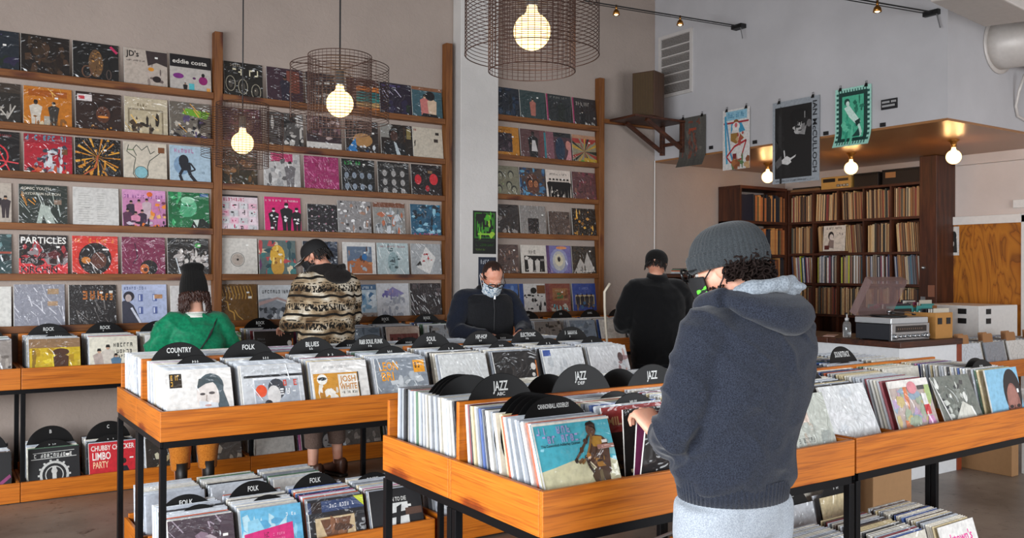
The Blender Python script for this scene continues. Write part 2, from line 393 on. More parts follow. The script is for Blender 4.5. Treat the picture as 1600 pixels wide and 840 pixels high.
g = G(); g.box((6.0, 7.19, 3.115), (6.74, 7.22, 3.16), LEDGE['X']); tag(g.obj('wall_rail'), 'short wooden rail running from the record wall to the corner speaker bracket', 'rail')

def A_cat(a): # leopard-like seated figure
    a.ell(.5, .5, .16, .34, '#6b4d30'); a.blobs(.4, .3, .62, .8, ['#a07038', '#c08a48', '#3a2414'], 22, .025); a.ring(.3, .28, .1, .14, .03, '#6a4a38', 12); a.ring(.78, .25, .05, .12, .02, '#5a4a44', 10); a.line([(.82, .95), (.97, .8)], .06, '#c42a5c')
def A_jd(a):
    a.blobs(.45, .1, .95, .85, ['#8d7f78', '#6a5c58', '#b8aaa0'], 16, .09); a.poly([(.5, .98), (1, .98), (1, .62), (.75, .7), (.55, .6)], '#3b3030'); a.ell(.62, .52, .07, .05, '#d8902c'); a.ell(.75, .28, .1, .08, '#2a2020'); a.text("JD's", .06, .8, .28, .14, '#1a1616'); a.marks(.06, .68, .42, .04, '#3a3030')
def A_eddie(a):
    a.rect(0, .68, 1, 1, '#191517'); a.rect(0, 0, 1, .68, '#b9b2ab'); a.text('eddie costa', .06, .78, .84, .11, '#d8d2ca'); a.ell(.2, .45, .13, .07, '#7b2c7d'); a.ell(.8, .38, .11, .11, '#8c1f66'); a.rect(.45, .02, .58, .28, '#53b3bb'); a.fig(.36, .02, .26, '#1d1a1c'); a.ell(.8, .52, .04, .05, '#1a1a1a'); a.ell(.58, .42, .04, .03, '#5a2a5a'); a.rect(.88, .03, .97, .2, '#dfa050')
def A_moln(a):
    a.marks(.04, .88, .42, .07, '#8d8274'); a.marks(.22, .66, .72, .17, '#e6dcbc')
    for cx, cy in ((.16, .42), (.48, .36), (.82, .26)): a.ring(cx, cy, .12, .2, .018, '#a39b88', 14); a.ell(cx, cy, .06, .11, '#4a443c', 10); a.ell(cx-.02, cy+.03, .02, .02, '#bdb3a0', 6)
    a.marks(.1, .05, .35, .035, '#9d9484')
def A_orangeband(a):
    a.rect(.1, .78, .9, .93, '#a8560f'); a.rect(.42, .02, .64, .32, '#b0a89a'); a.fig(.25, .05, .62, '#d2c9bb', '#3a2a20'); a.fig(.62, .1, .55, '#39342f', '#d8c4a8'); a.blobs(.1, .05, .9, .3, ['#d9c7a2', '#4a3828', '#8a5a2a'], 14, .06); a.streaks(5, '#f0b860')
def A_mecard(a):
    a.rect(.04, .78, .36, .94, '#e0d6d4'); a.rect(.07, .82, .2, .9, '#c23a44'); a.face(.6, .5, .2, '#5b3424', '#241410'); a.ell(.6, .42, .12, .03, '#e08a3a'); a.blobs(.2, .04, .9, .2, ['#e8a040', '#c0702a', '#5a3418'], 16, .025)
def A_frame(a):
    a.rect(.08, .06, .9, .72, '#8a7d64'); a.rect(.12, .1, .86, .68, '#bcae90'); a.marks(.3, .78, .3, .07, '#6a5a3a'); a.blobs(.15, .12, .8, .5, ['#2d251d', '#4a3a2a', '#d6c39c'], 18, .09); a.streaks(3, '#f4c66a')
def A_greenpurple(a):
    a.blobs(0, 0, 1, .6, ['#1c181c', '#2d2a33', '#8a8478', '#54466a', '#c2b8aa'], 34, .08); a.poly([(.3, .7), (.9, .6), (1, .78), (.4, .85)], '#6fa52c'); a.streaks(6, '#e8a850')
def A_anarchy(a):
    a.ring(.45, .42, .32, .3, .035, '#d5303c', 18); a.line([(.15, .08), (.5, .78), (.8, .1)], .03, '#d5303c'); a.line([(.1, .4), (.98, .28)], .03, '#e04a50'); a.marks(.1, .88, .75, .05, '#8a2a30')
def A_redghoul(a):
    a.rect(0, .8, 1, 1, '#9a1f32'); a.marks(.04, .86, .9, .12, '#4aa0b8'); a.blobs(.2, .1, .85, .75, ['#8b93a0', '#c3c8cf', '#3b3f4c', '#d8dade', '#64202c'], 40, .08); a.blobs(0, 0, 1, .2, ['#d02a30', '#2a1c24', '#e8e0d8', '#c8502a'], 18, .07); a.rect(.78, .55, .9, .68, '#704a2a')
def A_burst(a):
    a.rays(.5, .55, ['#c87f1c', '#1a130d', '#e2a136', '#120d0a'], 34, .5); a.blobs(.1, .1, .9, .9, ['#14100d', '#1f1812', '#d79028'], 34, .045); a.line([(.5, .6), (.45, .3), (.2, .12)], .035, '#b5542a'); a.line([(.52, .5), (.6, .25), (.85, .1)], .025, '#3a3a44')
def A_creature(a):
    pts = [(.12, .92), (.08, .75), (.2, .66), (.28, .6), (.24, .4), (.22, .2), (.32, .05), (.46, .05), (.56, .18), (.55, .4), (.6, .55), (.8, .72), (.95, .88)]
    a.line(pts, .018, '#3f463d'); a.line([(.3, .66), (.22, .82), (.3, .93), (.42, .8), (.55, .92), (.62, .72), (.72, .8)], .018, '#3f463d'); a.ell(.4, .25, .15, .15, '#86b9c2'); a.ring(.4, .25, .15, .15, .012, '#3f463d'); a.rect(.8, .76, .95, .9, '#7a4a28'); a.line([(.1, .8), (.24, .8)], .02, '#5a7a40')
def A_bluefig(a):
    a.marks(.12, .82, .5, .1, '#b56a9a'); a.ell(.3, .5, .2, .24, '#7f9cb8'); a.ell(.34, .62, .12, .15, '#22222a'); a.poly([(.22, .55), (.5, .58), (.52, .38), (.3, .36)], '#1f2028'); a.line([(.32, .4), (.24, .25), (.3, .08), (.18, .03)], .07, '#22232c'); a.line([(.44, .42), (.5, .25), (.66, .05)], .08, '#22232c'); a.line([(.5, .56), (.62, .4), (.5, .35)], .04, '#2a2a32'); a.marks(.75, .3, .1, .06, '#5a6a7a')
def A_cream(a): a.fig(.7, .25, .5, '#242024'); a.fig(.88, .2, .5, '#3a3034')
def A_sonic(a):
    a.text('SONIC YOUTH', .06, .88, .6, .06, '#d8d2c4'); a.text('DAYDREAM NATION', .06, .76, .8, .06, '#c8c2b4'); a.poly([(.35, .05), (.45, .55), (.62, .5), (.75, .1), (.6, .02), (.5, .3), (.45, .02)], '#a9b4ab'); a.streaks(12, '#b8c2ba', .05, .9, .05, .6); a.streaks(4, '#e89a3c', .1, .35, .5, .6); a.rect(.72, .55, .88, .66, '#8a7464')
def A_list(a):
    for k in range(13): a.rect(.12, .85-.055*k, .12+a.r.uniform(.2, .34), .858-.055*k, '#9a9892'); a.l -= 1; a.rect(.52, .85-.055*k, .52+a.r.uniform(.12, .22), .858-.055*k, '#9a9892'); a.l -= 1
    a.l += 1; a.rect(.16, .06, .74, .068, '#8796a8'); a.rect(.25, .5, .36, .51, '#555555')
def A_crowd(a):
    a.rect(0, .8, 1, 1, '#d698c4'); a.marks(.05, .8, .9, .08, '#8a4a8c'); a.ell(.63, .9, .07, .06, '#e0682a')
    for i, (x, y) in enumerate(((.2, .42), (.38, .45), (.56, .48), (.12, .22), (.45, .2), (.3, .15))): a.fig(x, y-.2, .5, ['#3a2a3c', '#d88aa8', '#c8b0b8', '#59304a'][i % 4], '#b88a80', False, '#1c1418')
    a.blobs(.6, .2, .98, .7, ['#ea8a34', '#e8b070', '#7a3a52', '#c77aa8'], 14, .08); a.blobs(0, 0, 1, .22, ['#27202c', '#553a52', '#c8b8c8', '#e2762e'], 22, .07)
def A_greenface(a):
    a.blobs(0, .1, .5, 1, ['#1f8c4e', '#0f5c30', '#3fae6c'], 14, .13); a.ell(.5, .62, .2, .24, '#5eb487'); a.ell(.48, .8, .17, .09, '#8fd0a8'); a.poly([(.32, .62), (.25, .5), (.34, .48), (.36, .36), (.55, .38), (.6, .6)], '#48a374'); a.line([(.4, .66), (.56, .66)], .03, '#14502e'); a.poly([(.5, 0), (.62, .3), (.85, .34), (1, .2), (1, 0)], '#16221c'); a.poly([(.6, .3), (.7, .12), (.75, .32)], '#c8d8cc'); a.rect(.78, .9, .98, .98, '#2a5a8a')
def A_particles(a):
    a.rect(0, 0, 1, .45, '#d3323a'); a.blobs(0, .35, 1, .75, ['#a83038', '#5c1c22', '#2a1416', '#8f8486'], 22, .13); a.poly([(.1, 0), (.4, .08), (.7, .1), (1, .02), (1, 0)], '#191314'); a.text('PARTICLES', .03, .8, .94, .15, '#efece6'); a.text('BASIL', .03, .34, .48, .15, '#191314'); a.text('KIRCHIN', .03, .12, .75, .15, '#191314')
def A_afro(a):
    a.marks(.04, .84, .9, .1, '#e8802a'); a.ell(.5, .46, .36, .38, '#1b1517', 20); a.ell(.58, .42, .17, .2, '#5c3226'); a.ell(.3, .42, .1, .08, '#c87a2c'); a.rect(.66, .66, .8, .7, '#f0eeea'); a.blobs(0, 0, 1, .1, ['#e0d8d0', '#c8322c', '#3a2420'], 12, .05); a.streaks(5, '#e8e0dc', .3, .7, .05, .5)
def A_maroon(a): a.streaks(12, '#b87a94'); a.ell(.62, .25, .2, .19, '#181316', 20); a.ell(.52, .22, .1, .12, '#c86a34'); a.ell(.54, .2, .05, .05, '#3a1c18'); a.line([(.3, .85), (.36, .5), (.26, .35)], .03, '#4a1c34')
def A_whiteblotch(a): a.blobs(.25, .3, .95, .68, ['#b4aca8', '#cdc6c0', '#8a827e'], 30, .09); a.marks(.22, .92, .5, .035, '#d4cec6'); a.ell(.74, .82, .08, .06, '#3d9c4a'); a.blobs(.1, .02, .95, .3, ['#25221f', '#3a3634'], 20, .06); a.line([(.3, .1), (.2, .5)], .03, '#c8ccd0')
def A_sil(a): a.streaks(26, '#d4d4dc'); a.rect(.66, .78, .88, .9, '#a88a68'); a.rect(.66, .52, .86, .62, '#b09070')
def A_orangetext(a): a.marks(.14, .66, .62, .2, '#b86a2c'); a.marks(.68, .64, .28, .16, '#c87a34'); a.rect(.85, .8, .93, .86, '#d8d4cc'); a.streaks(10, '#6f6a68', .1, .9, .05, .6)
def A_building(a):
    a.rect(0, .86, 1, 1, '#b5bedb'); a.marks(.05, .88, .5, .07, '#5a6490')
    for y in (.6, .3): 
        for x in (.36, .68): a.rect(x, y, x+.1, y+.17, '#56659c'); a.rect(x+.015, y+.02, x+.045, y+.15, '#d8def0')
    a.rect(.72, .66, .9, .76, '#b4845c'); a.ell(.15, .72, .12, .12, '#2c2a34'); a.poly([(0, 0), (0, .6), (.1, .64), (.25, .5), (.45, 0)], '#3c3c4a'); a.ell(.14, .68, .07, .09, '#b8a8a4'); a.line([(.2, .45), (.42, .05)], .05, '#d4d8e6')
def A_plain(a): a.rect(.5, .58, .62, .66, '#b09070')
def A_darkfig(a): a.rect(.55, .35, .9, .95, '#7a4034'); a.fig(.5, .08, .7, '#262030', '#6a4a3c'); a.rect(0, 0, 1, .12, '#3c2a38')
def A_stripes(a):
    for k, c in enumerate(['#d8813a', '#caa36a', '#2f8c86', '#22696c', '#d2762e', '#4a2a24']): a.rect(.3, k/6*.9+.05, 1, (k+1)/6*.9+.04, c)
def A_couple(a): a.rect(0, .9, 1, 1, '#8a5a3c'); a.fig(.42, .05, .72, '#c87670', '#d8b090', False); a.fig(.66, .03, .72, '#d9bca0', '#d8b090', False, '#14110f'); a.poly([(.2, 0), (.9, 0), (.8, .2), (.35, .22)], '#14141a'); a.ell(.6, .75, .16, .14, '#14141a')
def A_purpledark(a): a.streaks(6, '#c8c0d8', .1, .7, .5, .7); a.marks(.08, .88, .6, .06, '#6a5a9a'); a.blobs(.3, .1, .9, .5, ['#1d2a1f', '#2a2440'], 12, .12)
def A_swirl(a): a.blobs(0, 0, 1, 1, ['#2a2727', '#8f8a86', '#4c4847', '#bdb8b2', '#1a1818'], 44, .09)
def A_whitebot(a): a.rect(0, .28, 1, 1, '#3b2c30'); a.blobs(.05, .35, .95, .95, ['#2a2024', '#74545c', '#b09a96'], 22, .08); a.marks(.06, .06, .86, .08, '#4a4444')
def A_sleep(a): a.ell(.52, .45, .3, .2, '#b0824e'); a.poly([(0, .1), (.3, .5), (.35, .1)], '#2f7ab8'); a.blobs(0, 0, 1, .3, ['#14171f', '#cfd4d8', '#1e3a5a', '#6a4026'], 16, .07)
def A_tieman(a): a.rect(0, .6, .35, 1, '#8c8a84'); a.face(.42, .68, .15, '#4a3028', '#17120f'); a.poly([(.05, 0), (.15, .45), (.4, .52), (.75, .42), (.8, 0)], '#16161a'); a.poly([(.4, .5), (.48, .46), (.62, .08), (.5, .04)], '#b9c4c8'); a.rect(.72, .5, .78, .95, '#3a2414'); a.rect(.82, .6, .96, .9, '#8a7a4a')
def A_creamline(a): a.rect(.76, .8, .88, .88, '#2a2420'); a.rect(.7, .58, .84, .68, '#3a302a'); a.marks(.05, .88, .14, .06, '#a04a44'); a.line([(.05, .5), (.08, .6), (.06, .42)], .025, '#2a2624'); a.ring(.42, .45, .26, .3, .006, '#a49a8c')
def A_jungle(a): a.blobs(0, 0, 1, 1, ['#2d2518', '#4a3a22', '#6b4a2a', '#39402c', '#8a5f38', '#201a14'], 50, .09)
def A_pinkfig(a): a.rect(.2, .78, .8, 1, '#b83a68'); a.blobs(.1, .1, .9, .8, ['#9a9a9a', '#d6d4d2', '#5f5d5e'], 26, .08); a.fig(.72, .06, .72, '#6e6a6c', '#c8c0bc'); a.streaks(8, '#f0f0f0')
def A_magenta(a): a.streaks(16, '#d878a8'); a.blobs(0, 0, 1, 1, ['#8a1c50', '#b03a74', '#c25a8c'], 30, .06); a.marks(.3, .3, .5, .08, '#d890b0')
def A_facesgreen(a):
    a.marks(.1, .84, .5, .1, '#2f9a4c')
    for r in range(2):
        for k in range(4): a.face(.15+.23*k, .55-.32*r, .085, '#8a96a4', '#1b1b20')
    a.streaks(5, '#a0a8b0')
def A_collage(a):
    a.marks(.1, .88, .75, .05, '#9a9894')
    for r in range(3):
        for k in range(3): a.face(.22+.28*k, .68-.26*r, .09, '#a9a6a4', '#3a3837')
def A_redblob(a): a.ell(.22, .55, .11, .15, '#c42430'); a.ell(.74, .58, .14, .17, '#d02a34'); a.ell(.52, .3, .07, .09, '#a81c28'); a.marks(.15, .86, .7, .06, '#4a4444'); a.rect(.55, .75, .7, .83, '#8a6a4a')
def A_comic(a):
    a.rect(0, .95, 1, 1, '#1c1618'); a.marks(.05, .84, .62, .08, '#c22a5a')
    for r in range(4):
        for k in range(4): 
            x, y = .04+.24*k, .06+.19*r; a.rect(x, y, x+.2, y+.15, ['#e8d4dc', '#d8d8da', '#e7b4c6', '#c9c9cc'][(r+k) % 4]); a.blobs(x+.04, y+.03, x+.16, y+.12, ['#3a3438', '#b8406a', '#8f8b8e'], 3, .03)
def A_magfigs(a): a.marks(.04, .88, .9, .05, '#ecd4dc'); [ (a.fig(x, .03, h, '#1a171a', '#e6e0e2'), a.blobs(x-.1, .15, x+.1, .5, ['#e8e4e6', '#1a171a'], 7, .04)) for x, h in ((.25, .66), (.6, .8), (.88, .68)) ]
def A_dots(a):
    for r in range(4):
        for k in range(4): a.ell(.15+.23*k, .15+.23*r, .03, .03, ['#a07080', '#7a6a78', '#c8b0b4'][(r+k) % 3], 8)
def A_noise(a): a.blobs(0, 0, 1, 1, ['#3a383a', '#c9c7c8', '#8d8b8c', '#efedec', '#a4806c'], 70, .05)
def A_silbrown(a): a.rect(0, .86, 1, 1, '#7a4a34'); a.blobs(.1, .1, .9, .8, ['#9fa4a8', '#686c70', '#c8ccd0', '#b86a4a'], 34, .09); a.streaks(10, '#eef0f2')
def A_bluerock(a): a.blobs(0, .1, 1, 1, ['#1b4a66', '#2f7a9c', '#101f2c', '#8fc0d4', '#1c2d3c'], 40, .1); a.marks(.1, .04, .8, .1, '#c63a70')
def A_label(a): a.ring(.5, .46, .17, .17, .02, '#8d8a84', 24); a.ell(.5, .46, .15, .15, '#b2a59a', 20); a.ell(.5, .46, .03, .03, '#2a2624', 10); a.marks(.45, .53, .1, .04, '#3a302c')
def A_yellowfig(a): a.blobs(0, 0, 1, 1, ['#3f7a78', '#b84a4c', '#6a3a64', '#2c4a50', '#d8c8a8', '#88b0a8'], 40, .12); a.ell(.5, .6, .2, .28, '#d9a83a', 14); a.ell(.5, .3, .18, .25, '#c8963a'); a.blobs(.35, .4, .65, .8, ['#8a5a2a', '#f0d070', '#e8e0c8'], 12, .05)
def A_navy(a): a.marks(.5, .78, .3, .08, '#b8c0cc'); a.blobs(0, 0, 1, 1, ['#202c40', '#3a4a64', '#18202c'], 16, .1)
def A_desert(a): a.rect(.13, .12, .88, .88, '#5e6f86'); a.poly([(.13, .12), (.88, .12), (.88, .4), (.5, .55), (.13, .45)], '#b0683c'); a.blobs(.16, .2, .85, .8, ['#c2875a', '#5a3a2c', '#7a8898', '#a8b4be'], 22, .07); a.ell(.65, .58, .08, .09, '#2f6ea8')
def A_paleteal(a): a.streaks(16, '#f0f6f6'); a.ell(.5, .45, .16, .3, '#8fa8ac'); a.blobs(.3, .1, .7, .9, ['#5f787c', '#a8bcc0', '#384c50'], 14, .06); a.marks(.1, .87, .8, .05, '#a8686c')
def A_clearred(a): a.poly([(.2, .3), (.5, .92), (.82, .6), (.6, .1)], '#dedcd8'); a.blobs(.35, .35, .7, .7, ['#c0282c', '#a01c24', '#e0dcd8'], 16, .05); a.poly([(.15, .35), (.3, .5), (.35, .36)], '#1c1a1a'); a.streaks(8, '#f4f4f4')
def A_goldface(a): a.line([(.1, .9), (.12, .6), (.25, .55), (.28, .35), (.4, .28), (.42, .08)], .03, '#c69648'); a.line([(.42, .35), (.5, .2), (.62, .1)], .025, '#c69648'); [a.line([(.1+.08*k, .95), (.16+.08*k, .72), (.14+.08*k, .62)], .025, '#b88a3e') for k in range(10)]; a.rect(.77, .63, .86, .69, '#f0ece0')
def A_many(a): a.marks(.1, .78, .8, .09, '#2c2c30'); a.poly([(0, .1), (0, .62), (.3, .66), (1, .4), (1, .1)], '#8b8f96'); a.poly([(0, .45), (.5, .62), (1, .46), (1, .52), (.5, .68), (0, .55)], '#b09490'); a.blobs(0, .02, 1, .4, ['#3c4046', '#6a7078', '#c8ccd0'], 24, .1)
def A_sea(a): a.rect(0, .85, 1, 1, '#4a6a8c'); a.marks(.1, .88, .8, .07, '#e0e8ec'); a.blobs(0, .3, 1, .8, ['#dfe8ee', '#7fa6c2', '#49749c', '#c4d4dc'], 26, .12); a.rect(0, 0, 1, .2, '#a89c94'); a.blobs(.1, 0, .9, .2, ['#7a5a4a', '#3a4048'], 8, .05)
def A_clouds(a): a.poly([(.2, .7), (.5, .9), (.85, .72), (.6, .6)], '#8d86b8'); a.blobs(.1, .1, .9, .6, ['#b9bcc4', '#d6d8de', '#a4a8b4'], 26, .09); a.blobs(.2, .6, .8, .85, ['#6f68a8', '#c0a0a8'], 8, .06)
def A_streakbw(a): a.streaks(24, '#d8dadc', 0, 1, 0, .7); a.blobs(0, 0, 1, 1, ['#2a2224', '#54484a', '#8c8486', '#1a1416'], 26, .08)
W1 = [  # row, left px, right px, size, base, kind, draw, label
 (0,-47,25,.315,'#1f2730','p',A_purpledark,'dark blue cover cut off at the left end of the top ledge'),
 (0,31,109,.315,'#1c1512','p',lambda a: a.blobs(.15,.1,.85,.85,['#2a1e14','#3a2a1c','#241812','#4a3424'],30,.12),'very dark brown cover, second from left on the top ledge'),
 (0,113,186,.315,'#141414','p',A_cat,'black cover with a spotted cat-like figure and a pink corner sticker'),
 (0,194,262,.315,'#b9aca0','m',A_jd,"beige cover with a large grey face and short black title"),
 (0,266,331,.315,'#b9b2ab','m',A_eddie,'grey cover with a black title band and purple blobs'),
 (1,-47,30,.315,'#2a2622','p',lambda a:(a.line([(.5,.1),(.6,.4),(.75,.2),(.9,.5)],.03,'#c4beb4'),a.blobs(.4,.1,.9,.5,['#a8a29a','#3a3632'],10,.05),a.rect(0,.78,1,1,'#3d332a')),'dark cover with white scribble at the left end of the second ledge'),
 (1,35,114,.315,'#c4751c','p',A_orangeband,'orange cover with two black and white musicians'),
 (1,118,190,.315,'#2e1d18','p',A_mecard,'dark brown cover with a glowing face and a white and red sticker'),
 (1,195,263,.315,'#c4b79c','p',A_frame,'tan cover with a framed sepia photograph on the second ledge'),
 (1,266,330,.315,'#6a6258','p',A_greenpurple,'dark jumbled cover with a bright green streak near its top'),
 (2,-47,28,.315,'#151214','p',A_anarchy,'black cover with a red ringed letter A'),
 (2,37,114,.315,'#b01f30','p',A_redghoul,'red cover with a grey ghoul figure and blue title'),
 (2,118,189,.315,'#16100c','c',A_burst,'black cover with an orange exploding spiral'),
 (2,194,262,.315,'#cfc5b4','m',A_creature,'cream cover with an outlined creature and a light blue belly'),
 (2,266,331,.315,'#a9c0d0','m',A_bluefig,'light blue cover with a crouching black figure'),
 (3,-60,16,.315,'#b7aca0','m',A_cream,'beige cover with black figures cut off at the left of the fourth ledge'),
 (3,29,107,.315,'#2b332e','p',A_sonic,'dark green-grey cover with two lines of white capitals and pale streaks'),
 (3,114,188,.315,'#cfcdc9','m',A_list,'white cover printed with columns of small grey text'),
 (3,191,262,.315,'#c382ac','m',A_crowd,'pink and orange cover with a crowd of long-haired people'),
 (3,264,329,.315,'#11693c','p',A_greenface,'bright green cover with a shouting face in profile'),
 (4,-60,17,.315,'#2d4648','p',lambda a:(a.blobs(0,0,1,1,['#23383a','#6a8a8c','#1a2224','#3f6062'],30,.1),a.rect(0,.55,1,.6,'#9a4a3a')),'teal patterned cover cut off at the left of the fifth ledge'),
 (4,31,107,.315,'#1c1516','p',A_particles,'red and black cover with a large white title over black lettering'),
 (4,114,186,.315,'#d4362c','p',A_afro,'red cover with a large black afro silhouette'),
 (4,192,260,.315,'#7a2548','p',A_maroon,'maroon cover with a small black disc'),
 (4,263,329,.315,'#1d1a18','p',A_whiteblotch,'black cover with pale crowd and a round green sticker'),
 (5,-60,17,.315,'#d8d6d0','m',A_plain,'white cover with tan sticker cut off at the left of the lowest ledge'),
 (5,22,104,.33,'#8e8f9a','c',A_sil,'crinkled silver grey cover in thick plastic on the lowest ledge'),
 (5,110,183,.325,'#242021','c',A_orangetext,'black cover with orange title letters in crinkled plastic'),
 (5,192,264,.325,'#aab4d2','m',A_building,'pale blue cover with building windows and a man in a dark coat'),
 (5,270,332,.315,'#c8c4c2','m',lambda a:a.blobs(.1,.1,.9,.8,['#b0aaa8','#8a7a74','#d04a2a'],10,.08),'pale cover on the lowest ledge half hidden by the green jacket'),
 (0,350,413,.315,'#17140f','p',A_moln,'black cover with cream hand lettering and three outlined faces'),
 (0,418,475,.315,'#3a2430','p',A_darkfig,'dark purple cover with a figure before an orange doorway'),
 (0,479,534,.315,'#33262a','p',A_swirl,'dim brown cover behind the middle pendant lamp on the top ledge'),
 (0,541,596,.315,'#4a2a26','p',A_stripes,'cover with orange and teal horizontal stripes on the top ledge'),
 (0,597,643,.315,'#231a2c','p',A_purpledark,'dark purple cover right of the middle pendant lamp'),
 (0,645,694,.315,'#3a5c66','p',A_couple,'teal cover with a dancing couple at the right end of the top ledge'),
 (1,349,411,.315,'#3d2030','p',lambda a:a.blobs(0,0,1,1,['#4a2238','#2a1420','#6a3a4a'],24,.1),'plum coloured cover above the left pendant lamp'),
 (1,418,476,.315,'#4a4644','p',A_swirl,'grey and black swirling cover on the second ledge of the middle bay'),
 (1,481,535,.315,'#cfcac4','p',A_whitebot,'cover with a dark photograph above a white strip, under the middle lamp'),
 (1,540,595,.315,'#2c2422','p',A_sleep,'dark cover with a lying figure and blue corner'),
 (1,597,647,.315,'#241c18','p',A_tieman,'dark cover with a man in black coat and pale tie'),
 (1,648,694,.315,'#c9bfae','m',A_creamline,'plain cream cover with small black marks beside the post'),
 (2,342,405,.315,'#33291a','p',A_jungle,'dark brown jungle-like cover under the left pendant lamp'),
 (2,415,470,.315,'#b9b6b4','c',A_pinkfig,'white cover in crinkled plastic with a pink title patch'),
 (2,478,531,.315,'#9c2a62','c',A_magenta,'magenta cover in crinkled plastic'),
 (2,536,588,.315,'#17191a','p',A_facesgreen,'black cover with green title over rows of small faces'),
 (2,593,642,.315,'#242323','p',A_collage,'black cover with nine grey portraits'),
 (2,645,693,.315,'#1c1416','p',A_redblob,'black cover with three red blobs'),
 (3,345,405,.315,'#dfcdd4','m',A_comic,'pink and white comic strip cover'),
 (3,415,473,.315,'#d01f6c','m',A_magfigs,'hot pink cover with three black and white figures'),
 (3,484,528,.27,'#1c181d','p',A_dots,'small black cover with rows of pale dots'),
 (3,531,582,.315,'#8b8888','c',A_noise,'grey cover of dense black and white speckle'),
 (3,586,636,.315,'#8e8c88','c',A_silbrown,'silver cover with a brown top edge in plastic'),
 (3,644,692,.315,'#1f5470','p',A_bluerock,'blue cover with pink lettering along its foot'),
 (4,342,405,.325,'#d5d0c8','m',A_label,'white sleeve showing a round centre label'),
 (4,408,464,.315,'#5a6a68','m',A_yellowfig,'multicoloured cover with a yellow figure left of the black cap'),
 (4,478,529,.315,'#1c2738','p',A_navy,'navy blue cover partly behind the black cap'),
 (4,538,591,.315,'#d9d6d2','m',A_desert,'white-bordered cover with an orange and blue desert picture'),
 (4,592,642,.315,'#b4c4c6','c',A_paleteal,'pale grey-green cover in shiny plastic'),
 (4,646,692,.315,'#a7aaac','c',A_clearred,'grey plastic cover holding a white and red insert'),
 (5,342,405,.325,'#6b4a1f','p',A_goldface,'brown cover with a golden line drawing of a face'),
 (5,408,464,.315,'#c4c7ca','m',A_many,'pale landscape cover with a black arched title'),
 (5,541,591,.315,'#b9cad6','m',A_sea,'blue and white seascape cover right of the patterned fleece'),
 (5,592,643,.325,'#dadbdf','m',A_clouds,'white cover with purple cloud shapes'),
 (5,645,692,.325,'#2a2224','c',A_streakbw,'black cover with white diagonal streaks beside the post'),
]
def nb(c, n=26, sz=.1): return lambda a: a.blobs(0, 0, 1, 1, c, n, sz)
def A_pinkman(a): a.fig(.5, .2, .55, '#b06a5c', '#c8987c', False)
def A_magedge(a): a.rect(0, 0, .06, 1, '#a02a5a'); a.marks(.15, .88, .7, .06, '#8a8a84'); a.fig(.6, .1, .7, '#1c2420', '#3a4440', False)
def A_magbw(a): a.rect(0, 0, .06, 1, '#a02a5a'); a.blobs(.1, .05, .9, .5, ['#9a9894', '#2a2828', '#c8c4be'], 20, .08); a.fig(.4, .02, .55, '#1a1a1c', '#b0a8a0', False); a.marks(.15, .75, .6, .12, '#a49c94')
def A_oframe(a): a.rect(.1, .2, .74, .8, '#2e222c'); a.blobs(.15, .25, .7, .75, ['#3f3038', '#54424a', '#241c24'], 12, .08); a.marks(.1, .87, .6, .04, '#6a3a1a')
def A_coat(a): a.fig(.5, .02, .9, '#141416', '#1f1816', False); a.poly([(.42, .3), (.46, .66), (.58, .66), (.66, .3)], '#cfcac8'); a.rect(.93, .05, 1, .95, '#2f7a84'); a.rect(.75, 0, .93, 1, '#6a3c3e')
def A_bluman(a): a.rect(0, 0, .3, 1, '#80525c'); a.ell(.55, .45, .2, .4, '#22344a'); a.poly([(.7, 0), (.85, .3), (.95, .7), (1, .7), (1, 0)], '#c4848a'); a.ell(.88, .6, .1, .16, '#c88478'); a.rect(.3, .85, 1, 1, '#1c2024')
def A_sun(a): a.rect(0, .72, 1, .95, '#a83a34'); a.rays(.5, .45, ['#22281f', '#c29a3a', '#8f8c76', '#9a3a30'], 20, .6); a.poly([(.3, 0), (.5, .25), (1, .2), (1, 0)], '#b9962c'); a.ell(.4, .08, .1, .08, '#5f9a3c'); a.rect(0, .88, 1, 1, '#b98a6a')
def A_gfaces(a): [a.face(x, y, .1, '#9c9a84', '#33332c') for x, y in ((.3, .68), (.7, .72), (.25, .25), (.62, .38), (.8, .25))]; a.blobs(.1, .1, .9, .9, ['#6a6a58', '#8f9a70'], 6, .05)
def A_wreath(a): a.blobs(.02, .02, .98, .98, ['#24466c', '#3b6d94', '#1b2f4a', '#5a94b4'], 44, .08); a.ell(.5, .5, .26, .32, '#5c3424', 18); a.face(.42, .5, .12, '#9a5a38', '#2a1612'); a.face(.62, .5, .11, '#a86a44', '#2a1612')
def A_bwband(a): a.marks(.15, .83, .7, .06, '#2a2624'); a.rect(.08, .1, .92, .72, '#d6cbc0'); [a.fig(.16+.14*k, .1, .6, '#191717', '#cfc4ba', True) for k in range(6)]; a.blobs(.1, .1, .9, .4, ['#1a1818', '#d8cec4'], 14, .06)
def A_photo(a): a.rect(.12, .14, .9, .66, '#1e1b1b'); a.blobs(.15, .16, .88, .62, ['#d9d2ca', '#8a8480', '#1a1818'], 16, .07); a.fig(.35, .14, .48, '#e0d8d0', '#c8beb4', False); a.fig(.62, .14, .45, '#cfc8c0', '#c8beb4', False); a.marks(.3, .72, .4, .12, '#8a827c')
def A_glow(a): a.ell(.5, .5, .36, .42, '#8b8fb8', 24); a.ell(.5, .5, .26, .32, '#b9b8b4', 24); a.ell(.5, .53, .17, .2, '#d8cfb4', 20); a.ell(.5, .56, .06, .09, '#17141a', 14); a.ell(.62, .93, .22, .05, '#e0905a'); a.rect(0, 0, .12, 1, '#54346a')
def A_mount(a): a.poly([(.05, .1), (.35, .6), (.5, .4), (.65, .8), (.95, .15)], '#b9b4ae'); a.blobs(.05, .05, .95, .3, ['#d8d4cc', '#6a6662', '#2a2828'], 24, .05); a.marks(.2, .05, .6, .06, '#e0dcd4')
